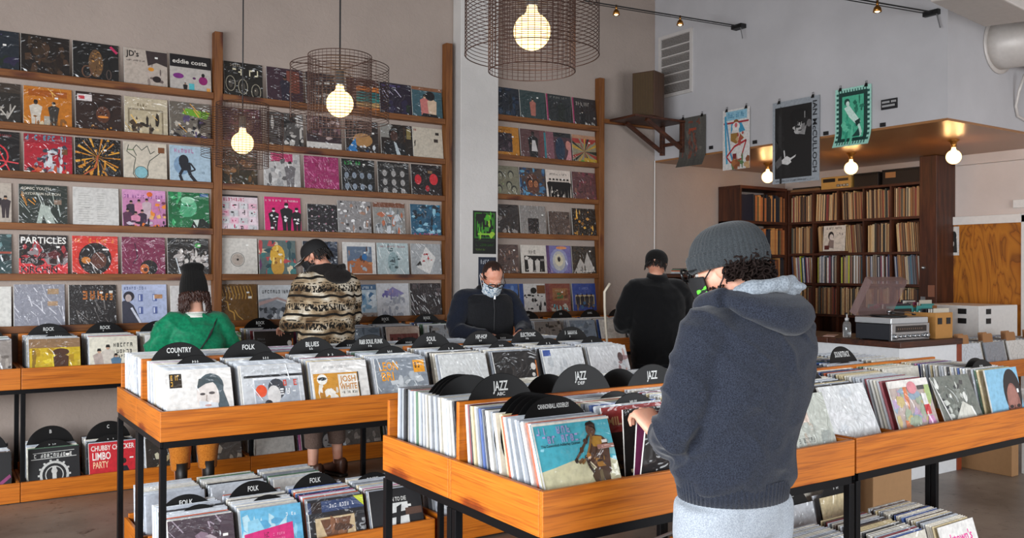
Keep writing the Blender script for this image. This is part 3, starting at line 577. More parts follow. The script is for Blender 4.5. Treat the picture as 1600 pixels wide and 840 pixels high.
def A_bwman(a): a.rect(0, 0, .16, 1, '#2f4f94'); a.rect(.68, .68, 1, .95, '#7a4a24'); a.blobs(.2, .02, .98, .7, ['#151414', '#e4e0dc'], 40, .06); a.ell(.55, .78, .12, .1, '#151414')
def A_browncov(a): a.rect(0, 0, .16, 1, '#7a3434'); a.rect(.28, .45, .9, .85, '#a0683c'); a.marks(.32, .75, .5, .05, '#d8b48a'); a.blobs(.25, .1, .95, .32, ['#62b4c0', '#c8c0b0', '#d8d4c8'], 16, .07); a.blobs(.3, .5, .88, .72, ['#6a3a24', '#54703c'], 10, .07)
def A_blueband(a): a.marks(.3, .8, .4, .07, '#7a90d0'); a.rect(.12, .3, .92, .62, '#c4b48c'); [a.fig(.22+.19*k, .22, .42, '#1c1f2a', '#8a5a3c', False) for k in range(4)]; a.blobs(.15, .2, .9, .35, ['#3a6a94', '#8a6a40', '#1a2440'], 12, .07)
W3 = [
 (0,793,'#17202c','p',nb(['#1d2b40','#101820','#243a52'],14,.12),'dark navy cover on the top ledge right of the pillar'),
 (0,835,'#2c3f40','p',A_pinkman,'dark teal cover with a small pink figure'),
 (0,876,'#23282a','p',A_magedge,'black cover with magenta left edge and a dark figure'),
 (0,916,'#2a2526','p',A_magbw,'dark cover with magenta edge and a black and white band'),
 (1,793,'#b9791e','p',A_oframe,'ochre framed cover with a dark square picture'),
 (1,836,'#5a3c3c','p',A_coat,'brown cover with a black coat and white shirt front'),
 (1,876,'#4a3038','p',A_bluman,'pink and dark blue cover with a face at its edge'),
 (1,916,'#8f8468','p',A_sun,'cover with red, yellow and green sun rays'),
 (2,793,'#7d7a66','p',A_gfaces,'grey-green cover with several small faces'),
 (2,835,'#4a3a34','p',A_wreath,'blue wreath cover around two brown faces'),
 (2,876,'#dccfc4','m',A_bwband,'cream cover with a row of black and white people'),
 (2,916,'#5a3438','p',nb(['#6a3f40','#3e2428','#8a5a4c','#7a3a44'],28,.09),'maroon and brown patterned cover beside the end post'),
 (3,793,'#2c2625','p',nb(['#3b3230','#1f1a1a','#8a8480'],16,.1),'dark smoky cover on the fourth ledge right of the pillar'),
 (3,836,'#8b8682','c',lambda a:(a.rect(.3,.06,.72,.6,'#1f1a1b'),a.blobs(.32,.1,.7,.5,['#3a3032','#7a6a68'],8,.05),a.marks(.34,.75,.3,.07,'#6a6462')),'grey bordered cover with a small dark photograph'),
 (3,877,'#54453f','c',nb(['#6a5850','#3a302c','#8a7468'],22,.07),'small brown cover in plastic on the fourth ledge'),
 (3,916,'#1d1712','c',lambda a:a.blobs(.1,.05,.9,.95,['#c8882c','#8a5a1c','#1a1410','#e8b050','#5a3c18'],34,.07),'black cover with glowing gold shapes beside the end post'),
 (4,793,'#54413c','p',nb(['#8a6a5c','#b08a78','#3a2c2c','#6a4e48'],44,.05),'tan speckled cover right of the balding man'),
 (4,838,'#d6cec4','m',A_photo,'cream cover with a black and white stage photograph'),
 (4,877,'#6f6aa4','p',A_glow,'lavender cover with a glowing ring and black dot'),
 (4,916,'#28241f','p',A_mount,'dark cover with pale pointed mountains'),
 (5,793,'#3c62a4','p',nb(['#4a74b4','#34589a','#6a8ac0'],12,.12),'blue cover low on the wall right of the balding man'),
 (5,836,'#dcd8d4','m',A_bwman,'black and white patterned cover with blue left edge'),
 (5,876,'#8c4636','p',A_browncov,'reddish brown cover with pale blue shapes at its foot'),
 (5,917,'#274a9c','p',A_blueband,'deep blue cover with a row of people'),
]
for i, (r, a0, a1, s, base, kind, draw, label) in enumerate(W1):
    tilt = 7 if r < 5 else 8
    album('record_album', base, kind, draw, label, (XW((a0+a1)/2), 7.224, RZ[r]-.0315), tilt, s=s, seed=i+1, sticker=(i % 3 == 0), group='covers on the record wall', t=.006 if r < 5 else .012)
for i, (r, px, base, kind, draw, label) in enumerate(W3):
    s = .27 if (r, px) == (3, 877) else .315
    album('record_album', base, kind, draw, label, (XW(px), 7.224, RZ3[r]-.0315), 7, s=s, seed=i+101, sticker=(i % 3 == 1), group='covers on the record wall', t=.006)
# ---------------- record bins, stands, filed sleeves, disc dividers ----------------
def T(x, y, z=0, rz=0): return Matrix.Translation((x, y, z)) @ Matrix.Rotation(rz, 4, 'Z')
def wood_bin(label, x, y, w, d, zt, zf, n, rz=0, back=.2, lead=0, lpart=.1, group='wooden record bins'):
    e = empty('record_bin', (x, y, 0), label, 'record bin', rz, group)
    t = .019
    g = G(); g.box((0, 0, zf-.015), (w, t, zt), PINE['X']); g.obj('front_rail', e, bevel=.003)
    for k, xx in enumerate((0, w-t)):
        g = G(); g.box((xx, t+.0005, zf-.015), (xx+t, d, zt), PINE['Y']); g.obj('side_rail', e, bevel=.003)
    g = G(); g.box((t+.0005, d-t, zf), (w-t-.0005, d, zt+back), PINE['X']); g.obj('back_panel', e, bevel=.003)
    g = G(); g.box((t+.0005, t+.0005, zf-.012), (w-t-.0005, d-t-.0005, zf), PINE['X']); g.obj('floor_panel', e)
    p = (w-2*t)/n
    for k in range(1, n):
        g = G(); g.box((t+p*k-.006, t+.001, zf+.0005), (t+p*k+.006, d-t-.001, zt-.02), PINE['Y']); g.obj('partition', e)
    return dict(M=T(x, y, 0, rz), rz=rz, w=w, d=d, zf=zf, zt=zt, p=p, t=t, n=n)
def stand(label, x, y, xs, ys, rz, zt, low=None, brace=False):
    e = empty('steel_stand', (x, y, 0), label, 'stand', rz, 'black steel stands'); r = .0125
    x0, x1, y0, y1 = xs[0], xs[-1], ys[0], ys[-1]
    g = G()
    for yy in ys: g.box((x0, yy-r, zt-.03), (x1, yy+r, zt), STEEL)
    for xx in xs: g.box((xx-r, y0, zt-.0295), (xx+r, y1, zt-.0005), STEEL)
    if low:
        for yy in ys: g.box((x0, yy-r, low-.025), (x1, yy+r, low), STEEL)
        for xx in xs: g.box((xx-r, y0, low-.0245), (xx+r, y1, low-.0005), STEEL)
    g.obj('frame', e)
    for xx in xs:
        for yy in ys: 
            g = G(); g.box((xx-.0145, yy-.0145, 0), (xx+.0145, yy+.0145, zt-.03), STEEL); g.obj('leg', e, bevel=.002)
    if brace:
        for (p, q) in brace:
            g = G(); g.tube([p, q], .006, METAL, 6); g.obj('cross_brace', e)
PAL = ['#cdd3da', '#bcc2cc', '#d9d7d2', '#c3c7cd', '#d2cdc0', '#aeb4bd', '#2c2d33', '#c8562a', '#3e5c9e', '#8c2c38', '#587c62', '#d5c398', '#8a8f97', '#5a4a40', '#b05a8a', '#efe9da']
PW = {'pale': [9, 7, 9, 8, 4, 4, 1, .3, .5, .2, .2, .7, 1.5, .3, .1, 6], 'mix': [6, 5, 7, 5, 4, 3, 2.2, 1, 1, 1, .6, 1.6, 2, 1.2, .6, 3], 'aged': [3, 2, 4, 3, 6, 2, 2, 1.2, 1, 1.2, 1.4, 4, 2, 2, .8, 5]}
SLEEVES = []; RR = random.Random(7)
def place(b, k, y, tilt, z=None): # world transform of a sleeve standing in column k
    x = b['t'] + b['p']*(k+.5)
    return b['M'] @ Vector((x, y, b['zf']+.001 if z is None else z))
DIVT = {}
def divider(b, k, y, tilt, top, lines, label, dx=0, R=.152):
    if abs(dx) > .024: R = .128
    lim = b['p']/2 - .009 - R; dx = max(-lim, min(lim, dx))
    x = b['t'] + b['p']*(k+.5) + dx; loc = b['M'] @ Vector((x, y, b['zf']+.001))
    hgt = top - b['zf'] - .001; cz = hgt/math.cos(math.radians(tilt)) - R
    g = G(); n = 48; t = .0012
    prof = [(.003, -t), (R-.002, -t), (R, -t*.5), (R, t*.5), (R-.002, t), (.003, t)]
    g.lathe(prof, flat('#070708', .5, 0, 'vinyl_black', Specular_IOR_Level=.3), n, Matrix.Translation((0, 0, cz)) @ Matrix.Rotation(math.pi/2, 4, 'X'))
    g.box((-.04, -.001, 0), (.04, .001, cz-.02), BLACK)
    o = g.obj('divider_disc', loc=loc, rot=(math.radians(-tilt), 0, b['rz'])); tag(o, label, 'divider', 'black record-shaped dividers')
    if lines:
        q = G(); zz = cz + R - .022
        for i, (tx, w, h) in enumerate(lines):
            zz -= h + .006
            m = flat('#d9dad8', .6, 0, 'label_white')
            if tx == '~':
                rr = random.Random(len(DIVT)); 
                for j in range(int(w/.012)):
                    if rr.random() < .8:
                        u = -w/2 + j*.012; q.box((u, -t-.0012, zz), (u+.003, -t-.0006, zz+h), m); q.box((u, -t-.0012, zz+h*.5*rr.random()), (u+.008, -t-.0006, zz+h*.5*rr.random()+.003), m)
            else: put_text(q, tx, m, Matrix.Translation((0, -t-.0008, zz)), w, h)
        q.obj('lettering', o)
    DIVT[label] = 1
def fill(b, k, n, y0=.03, y1=None, t0=20, t1=5, pal='pale', where='', divs=(), front=None, tk=(.007, .0115), spread=.25, hgt=SL):
    """n filed sleeves between local y0 and y1, front one first"""
    y1 = y1 or b['d'] - .035
    ds = sorted(divs); 
    for i in range(n):
        f = (i + .5)/n; y = y0 + (y1-y0)*f; tl = t0 + (t1-t0)*f
        if any(abs(y - dd) < .0075 for dd in ds): continue
        th = RR.uniform(*tk); th = min(th, (y1-y0)/n*.8)
        c = RR.choices(range(len(PAL)), PW[pal])[0]
        x = b['t'] + b['p']*(k+.5) + RR.uniform(-.008, .008)
        SLEEVES.append((b['M'] @ Vector((x, y, b['zf']+.001)), b['rz'] + RR.uniform(-.008, .008), tl + RR.uniform(-.4, .4), th, c, where))
def col_front(b, k, base, kind, draw, label, y=.03, tilt=22, dx=0, rz=0, t=.006, s=SL, seed=5, sticker=False, roll=0):
    x = b['t'] + b['p']*(k+.5) + dx; loc = b['M'] @ Vector((x, y, b['zf']+.001+t*abs(math.sin(math.radians(tilt)))))
    return album('record_album', base, kind, draw, label, loc, tilt, b['rz']+rz, s, t, seed, 'album covers facing out of the bins', sticker=sticker, roll=roll)
# cover drawings for the bins
def B_wendy(a):
    a.rect(.07, .72, .25, .94, '#2a2218'); a.marks(.09, .84, .14, .08, '#d0a040'); a.marks(.09, .75, .14, .07, '#d0a040'); a.ell(.68, .72, .19, .2, '#4c5a60', 16); a.poly([(.82, .78), (.95, .3), (1, 0), (.6, 0), (.72, .4)], '#515f66'); a.ell(.62, .56, .17, .26, '#ded6d0', 18); a.poly([(.48, .5), (.5, 0), (.8, 0), (.76, .45)], '#d6dbe0')
    a.poly([(.46, .68), (.5, .84), (.75, .9), (.86, .72), (.72, .78), (.6, .76)], '#434f54'); a.ell(.54, .6, .04, .02, '#4a4444'); a.ell(.68, .61, .045, .022, '#4a4444'); a.line([(.6, .58), (.585, .5), (.61, .48)], .012, '#b0a49c'); a.ell(.61, .42, .05, .016, '#c09a94'); a.marks(.08, .3, .36, .07, '#ecc6c0'); a.marks(.12, .2, .4, .06, '#ecd2cc')
def B_folk(a):
    a.marks(.1, .88, .8, .05, '#b9bec2'); a.rect(.04, .8, 1, .84, '#24262a'); a.rect(.18, 0, .94, .8, '#dfe2e6'); a.rect(.2, 0, .92, .76, '#a8b0ba'); a.ell(.3, .58, .09, .1, '#e0512c', 18); a.ell(.55, .6, .14, .17, '#3c4048'); a.ell(.5, .5, .11, .16, '#d8d6d4'); a.poly([(.25, 0), (.36, .25), (.5, .34), (.72, .3), (.9, 0)], '#3a3f48'); a.ell(.4, .38, .06, .05, '#2c2c30'); a.marks(.58, .64, .34, .1, '#d8584a'); a.marks(.6, .5, .3, .1, '#eef0f2'); a.streaks(4, '#eef2f6')
def B_josh(a):
    a.marks(.2, .88, .5, .04, '#b4b6b6'); a.rect(.03, .02, .82, .8, '#cf9232'); a.ell(.18, .7, .09, .09, '#f0efe8', 16); a.ell(.18, .71, .08, .03, '#22282a', 12); a.blobs(.12, .3, .42, .58, ['#f0ece2', '#c48428', '#e0d8c8'], 12, .08); a.rect(.46, .3, .8, .77, '#ece8de'); a.text('JOSH', .5, .64, .27, .1, '#c8862a'); a.text('WHITE', .48, .51, .3, .1, '#c8862a'); a.marks(.5, .44, .28, .04, '#4a4a48'); a.line([(.82, .02), (.82, .8)], .02, '#2c3230')
def B_leon(a): a.poly([(.05, .1), (.4, .6), (.6, .66), (1, .3), (1, 0), (.05, 0)], '#9aa2a8'); a.blobs(.3, .3, .9, .7, ['#c8ced2', '#8a949c', '#b4bcc2'], 14, .1); a.text('LEON', .08, .78, .36, .15, '#f0a020'); a.text('BRI', .1, .6, .24, .15, '#f0a020'); a.rect(.74, .72, .96, .94, '#eea024'); a.marks(.77, .8, .17, .1, '#4a3414'); a.streaks(6, '#dfe6ea')
def B_white(a): a.blobs(.3, .15, .75, .7, ['#c2c6c6', '#b4b8b8', '#d2d4d4'], 9, .08); a.ell(.7, .12, .08, .07, '#a89894'); a.streaks(10, '#eef2f4')
def B_dark(a): a.marks(.08, .78, .2, .05, '#7a7e80'); a.marks(.08, .7, .2, .04, '#7a7e80'); a.ring(.4, .2, .35, .25, .012, '#6a6a68', 20); a.ring(.45, .15, .25, .2, .01, '#8a8a88', 18); a.ell(.88, .68, .06, .07, '#e6e2dc'); a.ell(.86, .52, .04, .04, '#e6e2dc'); a.line([(.96, .8), (.94, .4), (.99, 0)], .03, '#c87030')
def B_white2(a): a.rect(.02, .86, .2, .98, '#3a5aa8'); a.streaks(14, '#f4f8fa'); a.blobs(.1, .1, .9, .8, ['#dfe4e6', '#ccd2d6'], 10, .1)
def B_white3(a): a.blobs(.55, .1, .95, .85, ['#c8a49c', '#9a7a7c', '#c4c8cc', '#6a5a66'], 16, .07); a.streaks(16, '#eef0f2'); a.ell(.8, .75, .07, .1, '#5a4040')
def B_cannon(a):
    a.poly([(0, 0), (0, .52), (.2, .55), (.46, .6), (.7, .6), (1, .53), (1, 0)], '#d8d4ae'); a.poly([(.3, 0), (.5, .3), (.66, .42), (.6, 0)], '#c9c8a2'); a.poly([(.85, .4), (.86, .6), (1, .54), (1, .35)], '#d2d0ae'); a.poly([(.9, .8), (1, .68), (1, .6), (.9, .62)], '#7cc4cc')
    a.poly([(.64, .42), (.72, .52), (.88, .56), (.86, .3), (.7, .25)], '#54402e'); a.poly([(.74, .45), (.78, .5), (.78, .3), (.73, .3)], '#7a6a4a')
    a.poly([(.71, .8), (.76, .83), (.86, .81), (.92, .76), (.93, .68), (.89, .42), (.8, .46), (.68, .5), (.63, .56), (.66, .66)], '#503423'); a.poly([(.74, .82), (.86, .8), (.86, .74), (.8, .7), (.73, .71), (.71, .76)], '#b08230'); a.poly([(.7, .6), (.78, .58), (.84, .5), (.74, .5)], '#a8742c'); a.blobs(.7, .52, .86, .7, ['#3a261a', '#6a4a2c', '#8f6a30'], 10, .025)
    a.ell(.735, .885, .062, .075, '#5e4236', 16); a.poly([(.675, .93), (.69, .96), (.75, .975), (.8, .94), (.8, .86), (.77, .9), (.7, .93)], '#1c1512'); a.line([(.69, .83), (.64, .77), (.56, .68), (.46, .585)], .028, '#4a3420'); a.line([(.68, .81), (.63, .75)], .02, '#2a1c14'); a.ell(.635, .77, .03, .03, '#3a2820', 8); a.ell(.565, .69, .025, .03, '#5a3c24', 8); a.line([(.73, .84), (.68, .72), (.62, .62), (.54, .55)], .026, '#8a6230'); a.line([(.56, .6), (.5, .56)], .03, '#6a4a28')
    a.line([(.6, .63), (.62, .52), (.66, .45)], .03, '#33241a'); a.ell(.64, .62, .03, .035, '#b4782e', 8); a.line([(.64, .56), (.7, .49)], .016, '#e0d4b4'); a.ell(.47, .585, .022, .025, '#33241a', 8)
    a.rect(.77, .675, .99, .72, '#a8786c'); a.rect(.84, .735, .91, .765, '#f2f0ea')
    for r in range(2): a.marks(.05+.06*r, .88-.09*r, .5-.04*r, .075, '#a9a4d4')
    a.text('The Cannonball Adderley Quintet', .07, .755, .49, .026, '#173038'); a.marks(.84, .92, .12, .02, '#9fdce4'); a.rect(0, .975, 1, 1, '#e8e4d8'); a.rect(0, 0, .02, 1, '#e6e4de')
def B_miles(a): a.rect(.04, .05, .96, .72, '#241612'); a.blobs(.08, .1, .7, .6, ['#4a3424', '#8a6a3a', '#2a1a14', '#6a2a1c'], 16, .08); a.text('MILES', .06, .8, .34, .09, '#e0b078'); a.line([(.3, .1), (.34, .5)], .02, '#a8945a'); a.line([(.4, .1), (.44, .45)], .02, '#a8945a')
def B_jorange(a): a.rect(.03, .03, .97, .97, '#161213'); a.text('J', .12, .4, .08, .2, '#d8c8a0'); a.ell(.4, .6, .13, .12, '#b8521c'); a.ell(.3, .2, .12, .1, '#a84a1c')
def B_lj(a): a.rect(.05, .62, .6, .92, '#dcc4b4'); a.blobs(0, .05, 1, .6, ['#b9bfb6', '#cdd0c6', '#a4aca6', '#c4b9a8'], 20, .1); a.marks(.12, .4, .5, .06, '#8a8f8a'); a.marks(.15, .26, .45, .06, '#8a8f8a'); a.marks(.3, .12, .4, .06, '#8a8f8a')
def B_plainwhite(a): a.blobs(.1, .1, .9, .9, ['#e6eaec', '#dde2e6', '#f0f2f4'], 14, .12)
def B_colour(a): a.blobs(0, 0, .95, .88, ['#9fae96', '#b59cc0', '#c8b478', '#8fa6b8', '#d87a4a', '#a8c07a', '#c09cb4'], 60, .11); a.rect(0, .9, 1, 1, '#ece8e2'); a.ell(.12, .2, .12, .12, '#de6a3c'); a.ell(.55, .88, .12, .09, '#e08a94'); a.poly([(.74, 0), (.7, .3), (.78, .46), (.9, .46), (.98, .25), (.96, 0)], '#c884b4'); a.rect(.74, .48, .88, .62, '#c41f2a'); a.rect(.74, .62, .86, .78, '#e4e2e0'); a.rect(.7, .84, .86, .9, '#2a2a2a')
def B_bw(a): a.blobs(.05, .1, .95, .95, ['#5a6058', '#c8ccc4', '#8a9088', '#23282a', '#e4e6e0'], 44, .07); a.poly([(.3, .35), (.6, .6), (.8, .5), (.9, .1), (.5, .2)], '#d8d8cc'); a.line([(0, .95), (.25, .05)], .04, '#e8e8e4')
def B_portrait(a): a.ell(.74, .62, .27, .36, '#231b1a', 22); a.ell(.72, .4, .2, .36, '#8a5a50', 20); a.ell(.7, .55, .16, .18, '#a06e62', 16); a.ell(.62, .4, .06, .025, '#2a1c1a'); a.ell(.84, .4, .06, .025, '#2a1c1a'); a.line([(.72, .42), (.7, .26), (.76, .24)], .03, '#5e3a34'); a.ell(.72, .1, .09, .03, '#5e2f2e'); a.poly([(.5, .4), (.55, .05), (.62, .02), (.58, .35)], '#5c3a34'); a.marks(.1, .14, .24, .06, '#4a7a9a'); a.rect(.86, .6, .92, .66, '#e8eef2')
def B_trio(a): a.text('The Beatles', .5, .74, .4, .08, '#3a3a38') if False else a.marks(.5, .76, .42, .09, '#3a3a38'); a.marks(.56, .62, .34, .08, '#3a3a38'); a.marks(.5, .52, .3, .06, '#3a3a38'); a.fig(.2, .12, .6, '#b8a8a0', '#c8a088'); a.fig(.38, .18, .62, '#d4cbc0', '#c8a088'); a.fig(.54, .1, .5, '#5a7c98', '#c8a088', True); a.rect(.08, .02, .66, .16, '#6a6058')
def B_yellow(a): a.rect(.02, .05, 1, .8, '#c8a81c'); a.blobs(.05, .1, .95, .75, ['#e2c832', '#b08a14', '#8a6a1a'], 14, .12); a.fig(.62, .05, .7, '#4a2a18', '#5c3822', False); a.ell(.62, .7, .16, .08, '#4a2a18'); a.rect(.02, .8, 1, 1, '#8a6a4a'); a.rect(.5, .3, .95, .33, '#d8e07a')
def B_redline(a): a.ring(.35, .5, .25, .3, .03, '#b0403a', 18); a.line([(.1, .2), (.7, .9)], .025, '#b86a5a'); a.rect(.8, .1, .96, .4, '#3f5c5a')
def B_gear(a): 
    a.marks(.12, .8, .75, .08, '#dcdcd8'); a.line([(.06, .77), (.94, .79)], .012, '#dcdcd8'); a.line([(.1, .9), (.9, .92)], .01, '#dcdcd8'); a.ring(.5, .42, .26, .27, .05, '#c8c8c4', 24); a.ring(.5, .42, .17, .18, .02, '#c8c8c4', 20)
    for k in range(14): t = 6.283*k/14; a.rect(.5+.3*math.cos(t)-.02, .42+.31*math.sin(t)-.02, .5+.3*math.cos(t)+.02, .42+.31*math.sin(t)+.02, '#c8c8c4'); a.l -= .9
    a.rect(.46, .1, .54, .6, '#c8c8c4'); a.ell(.5, .5, .06, .06, '#c8c8c4')
def B_chubby(a): a.text('CHUBBY CHECKER', .05, .83, .9, .11, '#f0e8e0'); a.text('LIMBO', .07, .63, .38, .16, '#f4f0ea'); a.text('PARTY', .08, .45, .32, .14, '#f4c8a0'); a.poly([(.35, .28), (.6, .34), (.68, .45), (.78, .45), (.84, .3), (1, .38), (.98, .28), (.84, .15), (.7, .1), (.5, .22)], '#1c1c28'); a.ell(.72, .56, .05, .06, '#2a1c18'); a.line([(.84, .62), (.92, .62)], .03, '#f2f0ea')
def B_faces(a): a.face(.3, .5, .2, '#8a8684', '#161414', '#2a2726'); a.face(.72, .5, .2, '#8a8684', '#161414', '#2a2726'); a.rect(.88, .7, .95, .78, '#f0f0ec')
def B_redten(a): a.text('10', .1, .5, .4, .35, '#e4d8cc'); a.marks(.1, .2, .5, .12, '#d89a8a')
def B_purplefolk(a): a.streaks(10, '#a89aa8'); a.blobs(.1, .1, .9, .8, ['#5a4450', '#8a7484', '#3c2e38', '#b0a0a8'], 20, .1); a.line([(.66, .1), (.72, .6)], .06, '#b0407a'); a.rect(.82, .66, .9, .7, '#f0eee8')
def B_bluepink(a): a.rect(0, .55, 1, 1, '#6ab4d8'); a.blobs(0, .5, 1, .8, ['#8fc8e0', '#b4d8e4', '#5aa4cc'], 14, .14); a.poly([(.04, 0), (.04, .62), (.84, .72), (.84, 0)], '#cf2a74'); a.marks(.36, .53, .08, .08, '#4a1430'); a.marks(.5, .54, .2, .04, '#e88ab0'); a.marks(.5, .46, .2, .04, '#e88ab0'); a.marks(.74, .82, .18, .05, '#e4f0f4')
def B_elvis(a): a.rect(0, .78, 1, .96, '#34466e'); a.marks(.34, .84, .5, .06, '#dde0e8'); a.rect(.06, .78, .24, .96, '#2a2020'); a.rect(.08, 0, .84, .72, '#2a2420'); a.rect(.11, 0, .81, .69, '#cbb48e'); a.poly([(.2, .66), (.3, .35), (.45, .1), (.5, 0), (.62, 0), (.6, .25), (.75, .66)], '#6a4632'); a.blobs(.3, .2, .65, .62, ['#8a5c40', '#4e3222'], 8, .08); a.poly([(.82, .98), (1, .98), (1, .8)], '#c8d42a')
def B_cross(a): a.text('BORN TO DIE', .28, .78, .42, .07, '#dcdcd8'); a.rect(.28, .2, .72, .75, '#dcdedc'); a.poly([(.42, .22), (.5, .68), (.6, .72), (.5, .22)], '#16161a'); a.poly([(.36, .5), (.37, .58), (.68, .6), (.67, .52)], '#16161a'); a.rect(.66, .52, .98, .64, '#5a4034'); a.rect(.72, .66, .78, .7, '#f2f2ee'); a.blobs(.74, .1, .95, .3, ['#3a4a6a', '#24242a'], 6, .06)
def B_oak(a): a.text("oaktown's", .06, .72, .8, .14, '#e8409a'); a.rect(.45, .3, .95, .62, '#57b83c'); a.poly([(.2, .1), (.6, .5), (.8, .46), (.5, .02)], '#1c1c1c'); a.poly([(.1, .3), (.45, .5), (.4, .1)], '#e0408a')
def B_xmas(a): a.marks(.08, .66, .84, .2, '#d8b45a'); a.marks(.15, .4, .7, .2, '#c84a3a'); a.blobs(.05, .1, .95, .9, ['#8a3a2c', '#3f6a3a', '#c8a060', '#24301f'], 26, .05)
def B_stars(a): [a.poly([(cx+.09*(1 if k%2==0 else .42)*math.sin(6.283*k/10), .72+.1*(1 if k%2==0 else .42)*math.cos(6.283*k/10)) for k in range(10)], '#e8eaf0') for cx in (.2, .45, .72)]; a.line([(.1, .4), (.9, .2)], .08, '#c83a44')

# ---- bins A: middle-left island (2 x 2) ----
AW = 1.487; AD = .532
BA = [wood_bin('left front wooden bin of the middle island, at its near left corner', .927, 4.279, AW, AD, .89, .765, 4),
      wood_bin('right front wooden bin of the middle island', .927+AW+.002, 4.279, AW, AD, .89, .765, 4),
      wood_bin('left rear wooden bin of the middle island', .927, 4.279+AD+.002, AW, AD, .89, .765, 4, back=.13),
      wood_bin('right rear wooden bin of the middle island', .927+AW+.002, 4.279+AD+.002, AW, AD, .89, .765, 4, back=.13)]
stand('black steel stand under the middle island of bins', .927, 4.279, [.016, 1.488, 2.958], [.016, .517, .55, 1.05], 0, .7495)
LA = [wood_bin('low wooden crate on the floor under the left of the middle island', .96, 4.33, 1.44, .46, .165, .03, 4, back=.02),
      wood_bin('low wooden crate on the floor under the right of the middle island', 2.45, 4.33, 1.42, .46, .165, .03, 4, back=.02),
      wood_bin('low wooden crate on the floor under the rear of the middle island', .96, 4.86, 1.44, .44, .165, .03, 4, back=.02)]
# ---- bins B: near jazz island ----
BB = [wood_bin('near left wooden bin with the turquoise cover, closest to the camera', 1.542, 2.126, 1.512, .544, .89, .765, 4),
      wood_bin('wooden bin directly behind the near bin with the turquoise cover', 1.542, 2.672, 1.512, .544, .89, .765, 4, back=.14)]
stand('black steel stand under the near bins left of the man in the grey beanie', 1.542, 2.126, [.016, 1.496], [.016, .528, .562, 1.074], 0, .7495,
      brace=[((.016, .12, .1), (1.2, 1.0, .7)), ((.016, .95, .12), (1.1, .15, .68))])
# ---- bins C: near right island, turned slightly ----
rc = math.radians(1.5)
BC = [wood_bin('near right wooden bin with the blue portrait cover', 3.085, 2.14, 1.545, .544, .89, .765, 4, rc),
      wood_bin('wooden bin behind the near right bin', 3.085-.546*math.sin(rc), 2.14+.546*math.cos(rc), 1.545, .544, .89, .765, 4, rc, back=.14)]
stand('black steel stand under the near right bins', 3.085, 2.14, [.016, 1.529], [.016, .528, .562, 1.074], rc, .7495)
LC = [wood_bin('low crate packed with records on the floor under the near right bins', 3.12, 2.16, 1.17, .5, .2, .06, 3, rc, back=.03),
      wood_bin('low crate behind the one packed with records at lower right', 3.1, 2.76, 1.17, .45, .2, .06, 3, rc, back=.03)]
# ---- wall bins ----
WX = XW(78, 6.68) - .3725*4.5 - .02
BW = []; LWB = []
for k in range(5):
    w = .3725*4 + .038 - .002
    BW.append(wood_bin(['wall bin at the left edge of the room', 'wall bin behind the person in the green jacket', 'wall bin behind the man in the patterned fleece', 'wall bin behind the balding man', 'wall bin at the right end of the record wall'][k] + ', below the record wall', WX+k*1.53, 6.66, w, .5, .89, .765, 4, group='bins along the record wall'))
    LWB.append(wood_bin(['low floor bin at the left edge', 'low floor bin behind the legs of the green jacket person', 'low floor bin behind the legs of the fleece man', 'low floor bin behind the balding man', 'low floor bin at the right end'][k] + ' of the record wall', WX+k*1.53, 6.66, w, .48, .135, .02, 4, back=.05, group='low floor bins along the record wall'))
stand('black steel stand under the bins along the record wall', WX, 6.66, [.012+1.53*k for k in range(5)]+[7.6], [.03, .49], 0, .7495)

def dv(b, k, f, lines, label, top=1.17, tilt=None, dx=0):
    y = .03 + (b['d']-.065)*f; t = 20 - 15*f if tilt is None else tilt
    divider(b, k, y, t, top, lines, label, dx); return y
def L2(t, w, sub='~', h=.026): return [(t, w, h)] + ([('~', .035, .012)] if sub else [])
names = [('COUNTRY', .125), ('FOLK', .07), ('BLUES', .08), ('R&B SOUL FUNK', .15), ('SOUL', .065), ('HIP-HOP', .085), ('ELECTRONIC', .12), ('~', .11)]
wh = ['sleeves filed behind the pale portrait cover in the middle island', 'sleeves filed behind the grey and red folk cover', 'sleeves filed behind the orange framed blues cover', 'sleeves filed behind the cover with orange capitals', 'sleeves filed behind the crumpled white cover', 'sleeves filed behind the black cover of the middle island', 'sleeves filed behind the plain white cover', 'sleeves filed behind the right end cover of the middle island']
fr = [('#e4e2de', 'p', B_wendy, 'pale cover with a dark-haired woman portrait, under the first divider of the middle island'), ('#c8ccd0', 'p', B_folk, 'grey cover with a singing man and a round red sticker'), ('#e2e0dc', 'p', B_josh, 'white-bordered orange cover with dotted lettering'), ('#87909a', 'p', B_leon, 'grey cover with orange capitals at its top left'),
      ('#d6d9d8', 'c', B_white, 'crumpled white cover in plastic, middle of the middle island'), ('#211f1f', 'p', B_dark, 'black cover with two white dots and an orange edge line'), ('#e2e6e8', 'c', B_white2, 'plain white cover with a small blue corner patch'), ('#d8dadc', 'c', B_white3, 'shiny plastic cover with a reddish figure at the right end')]
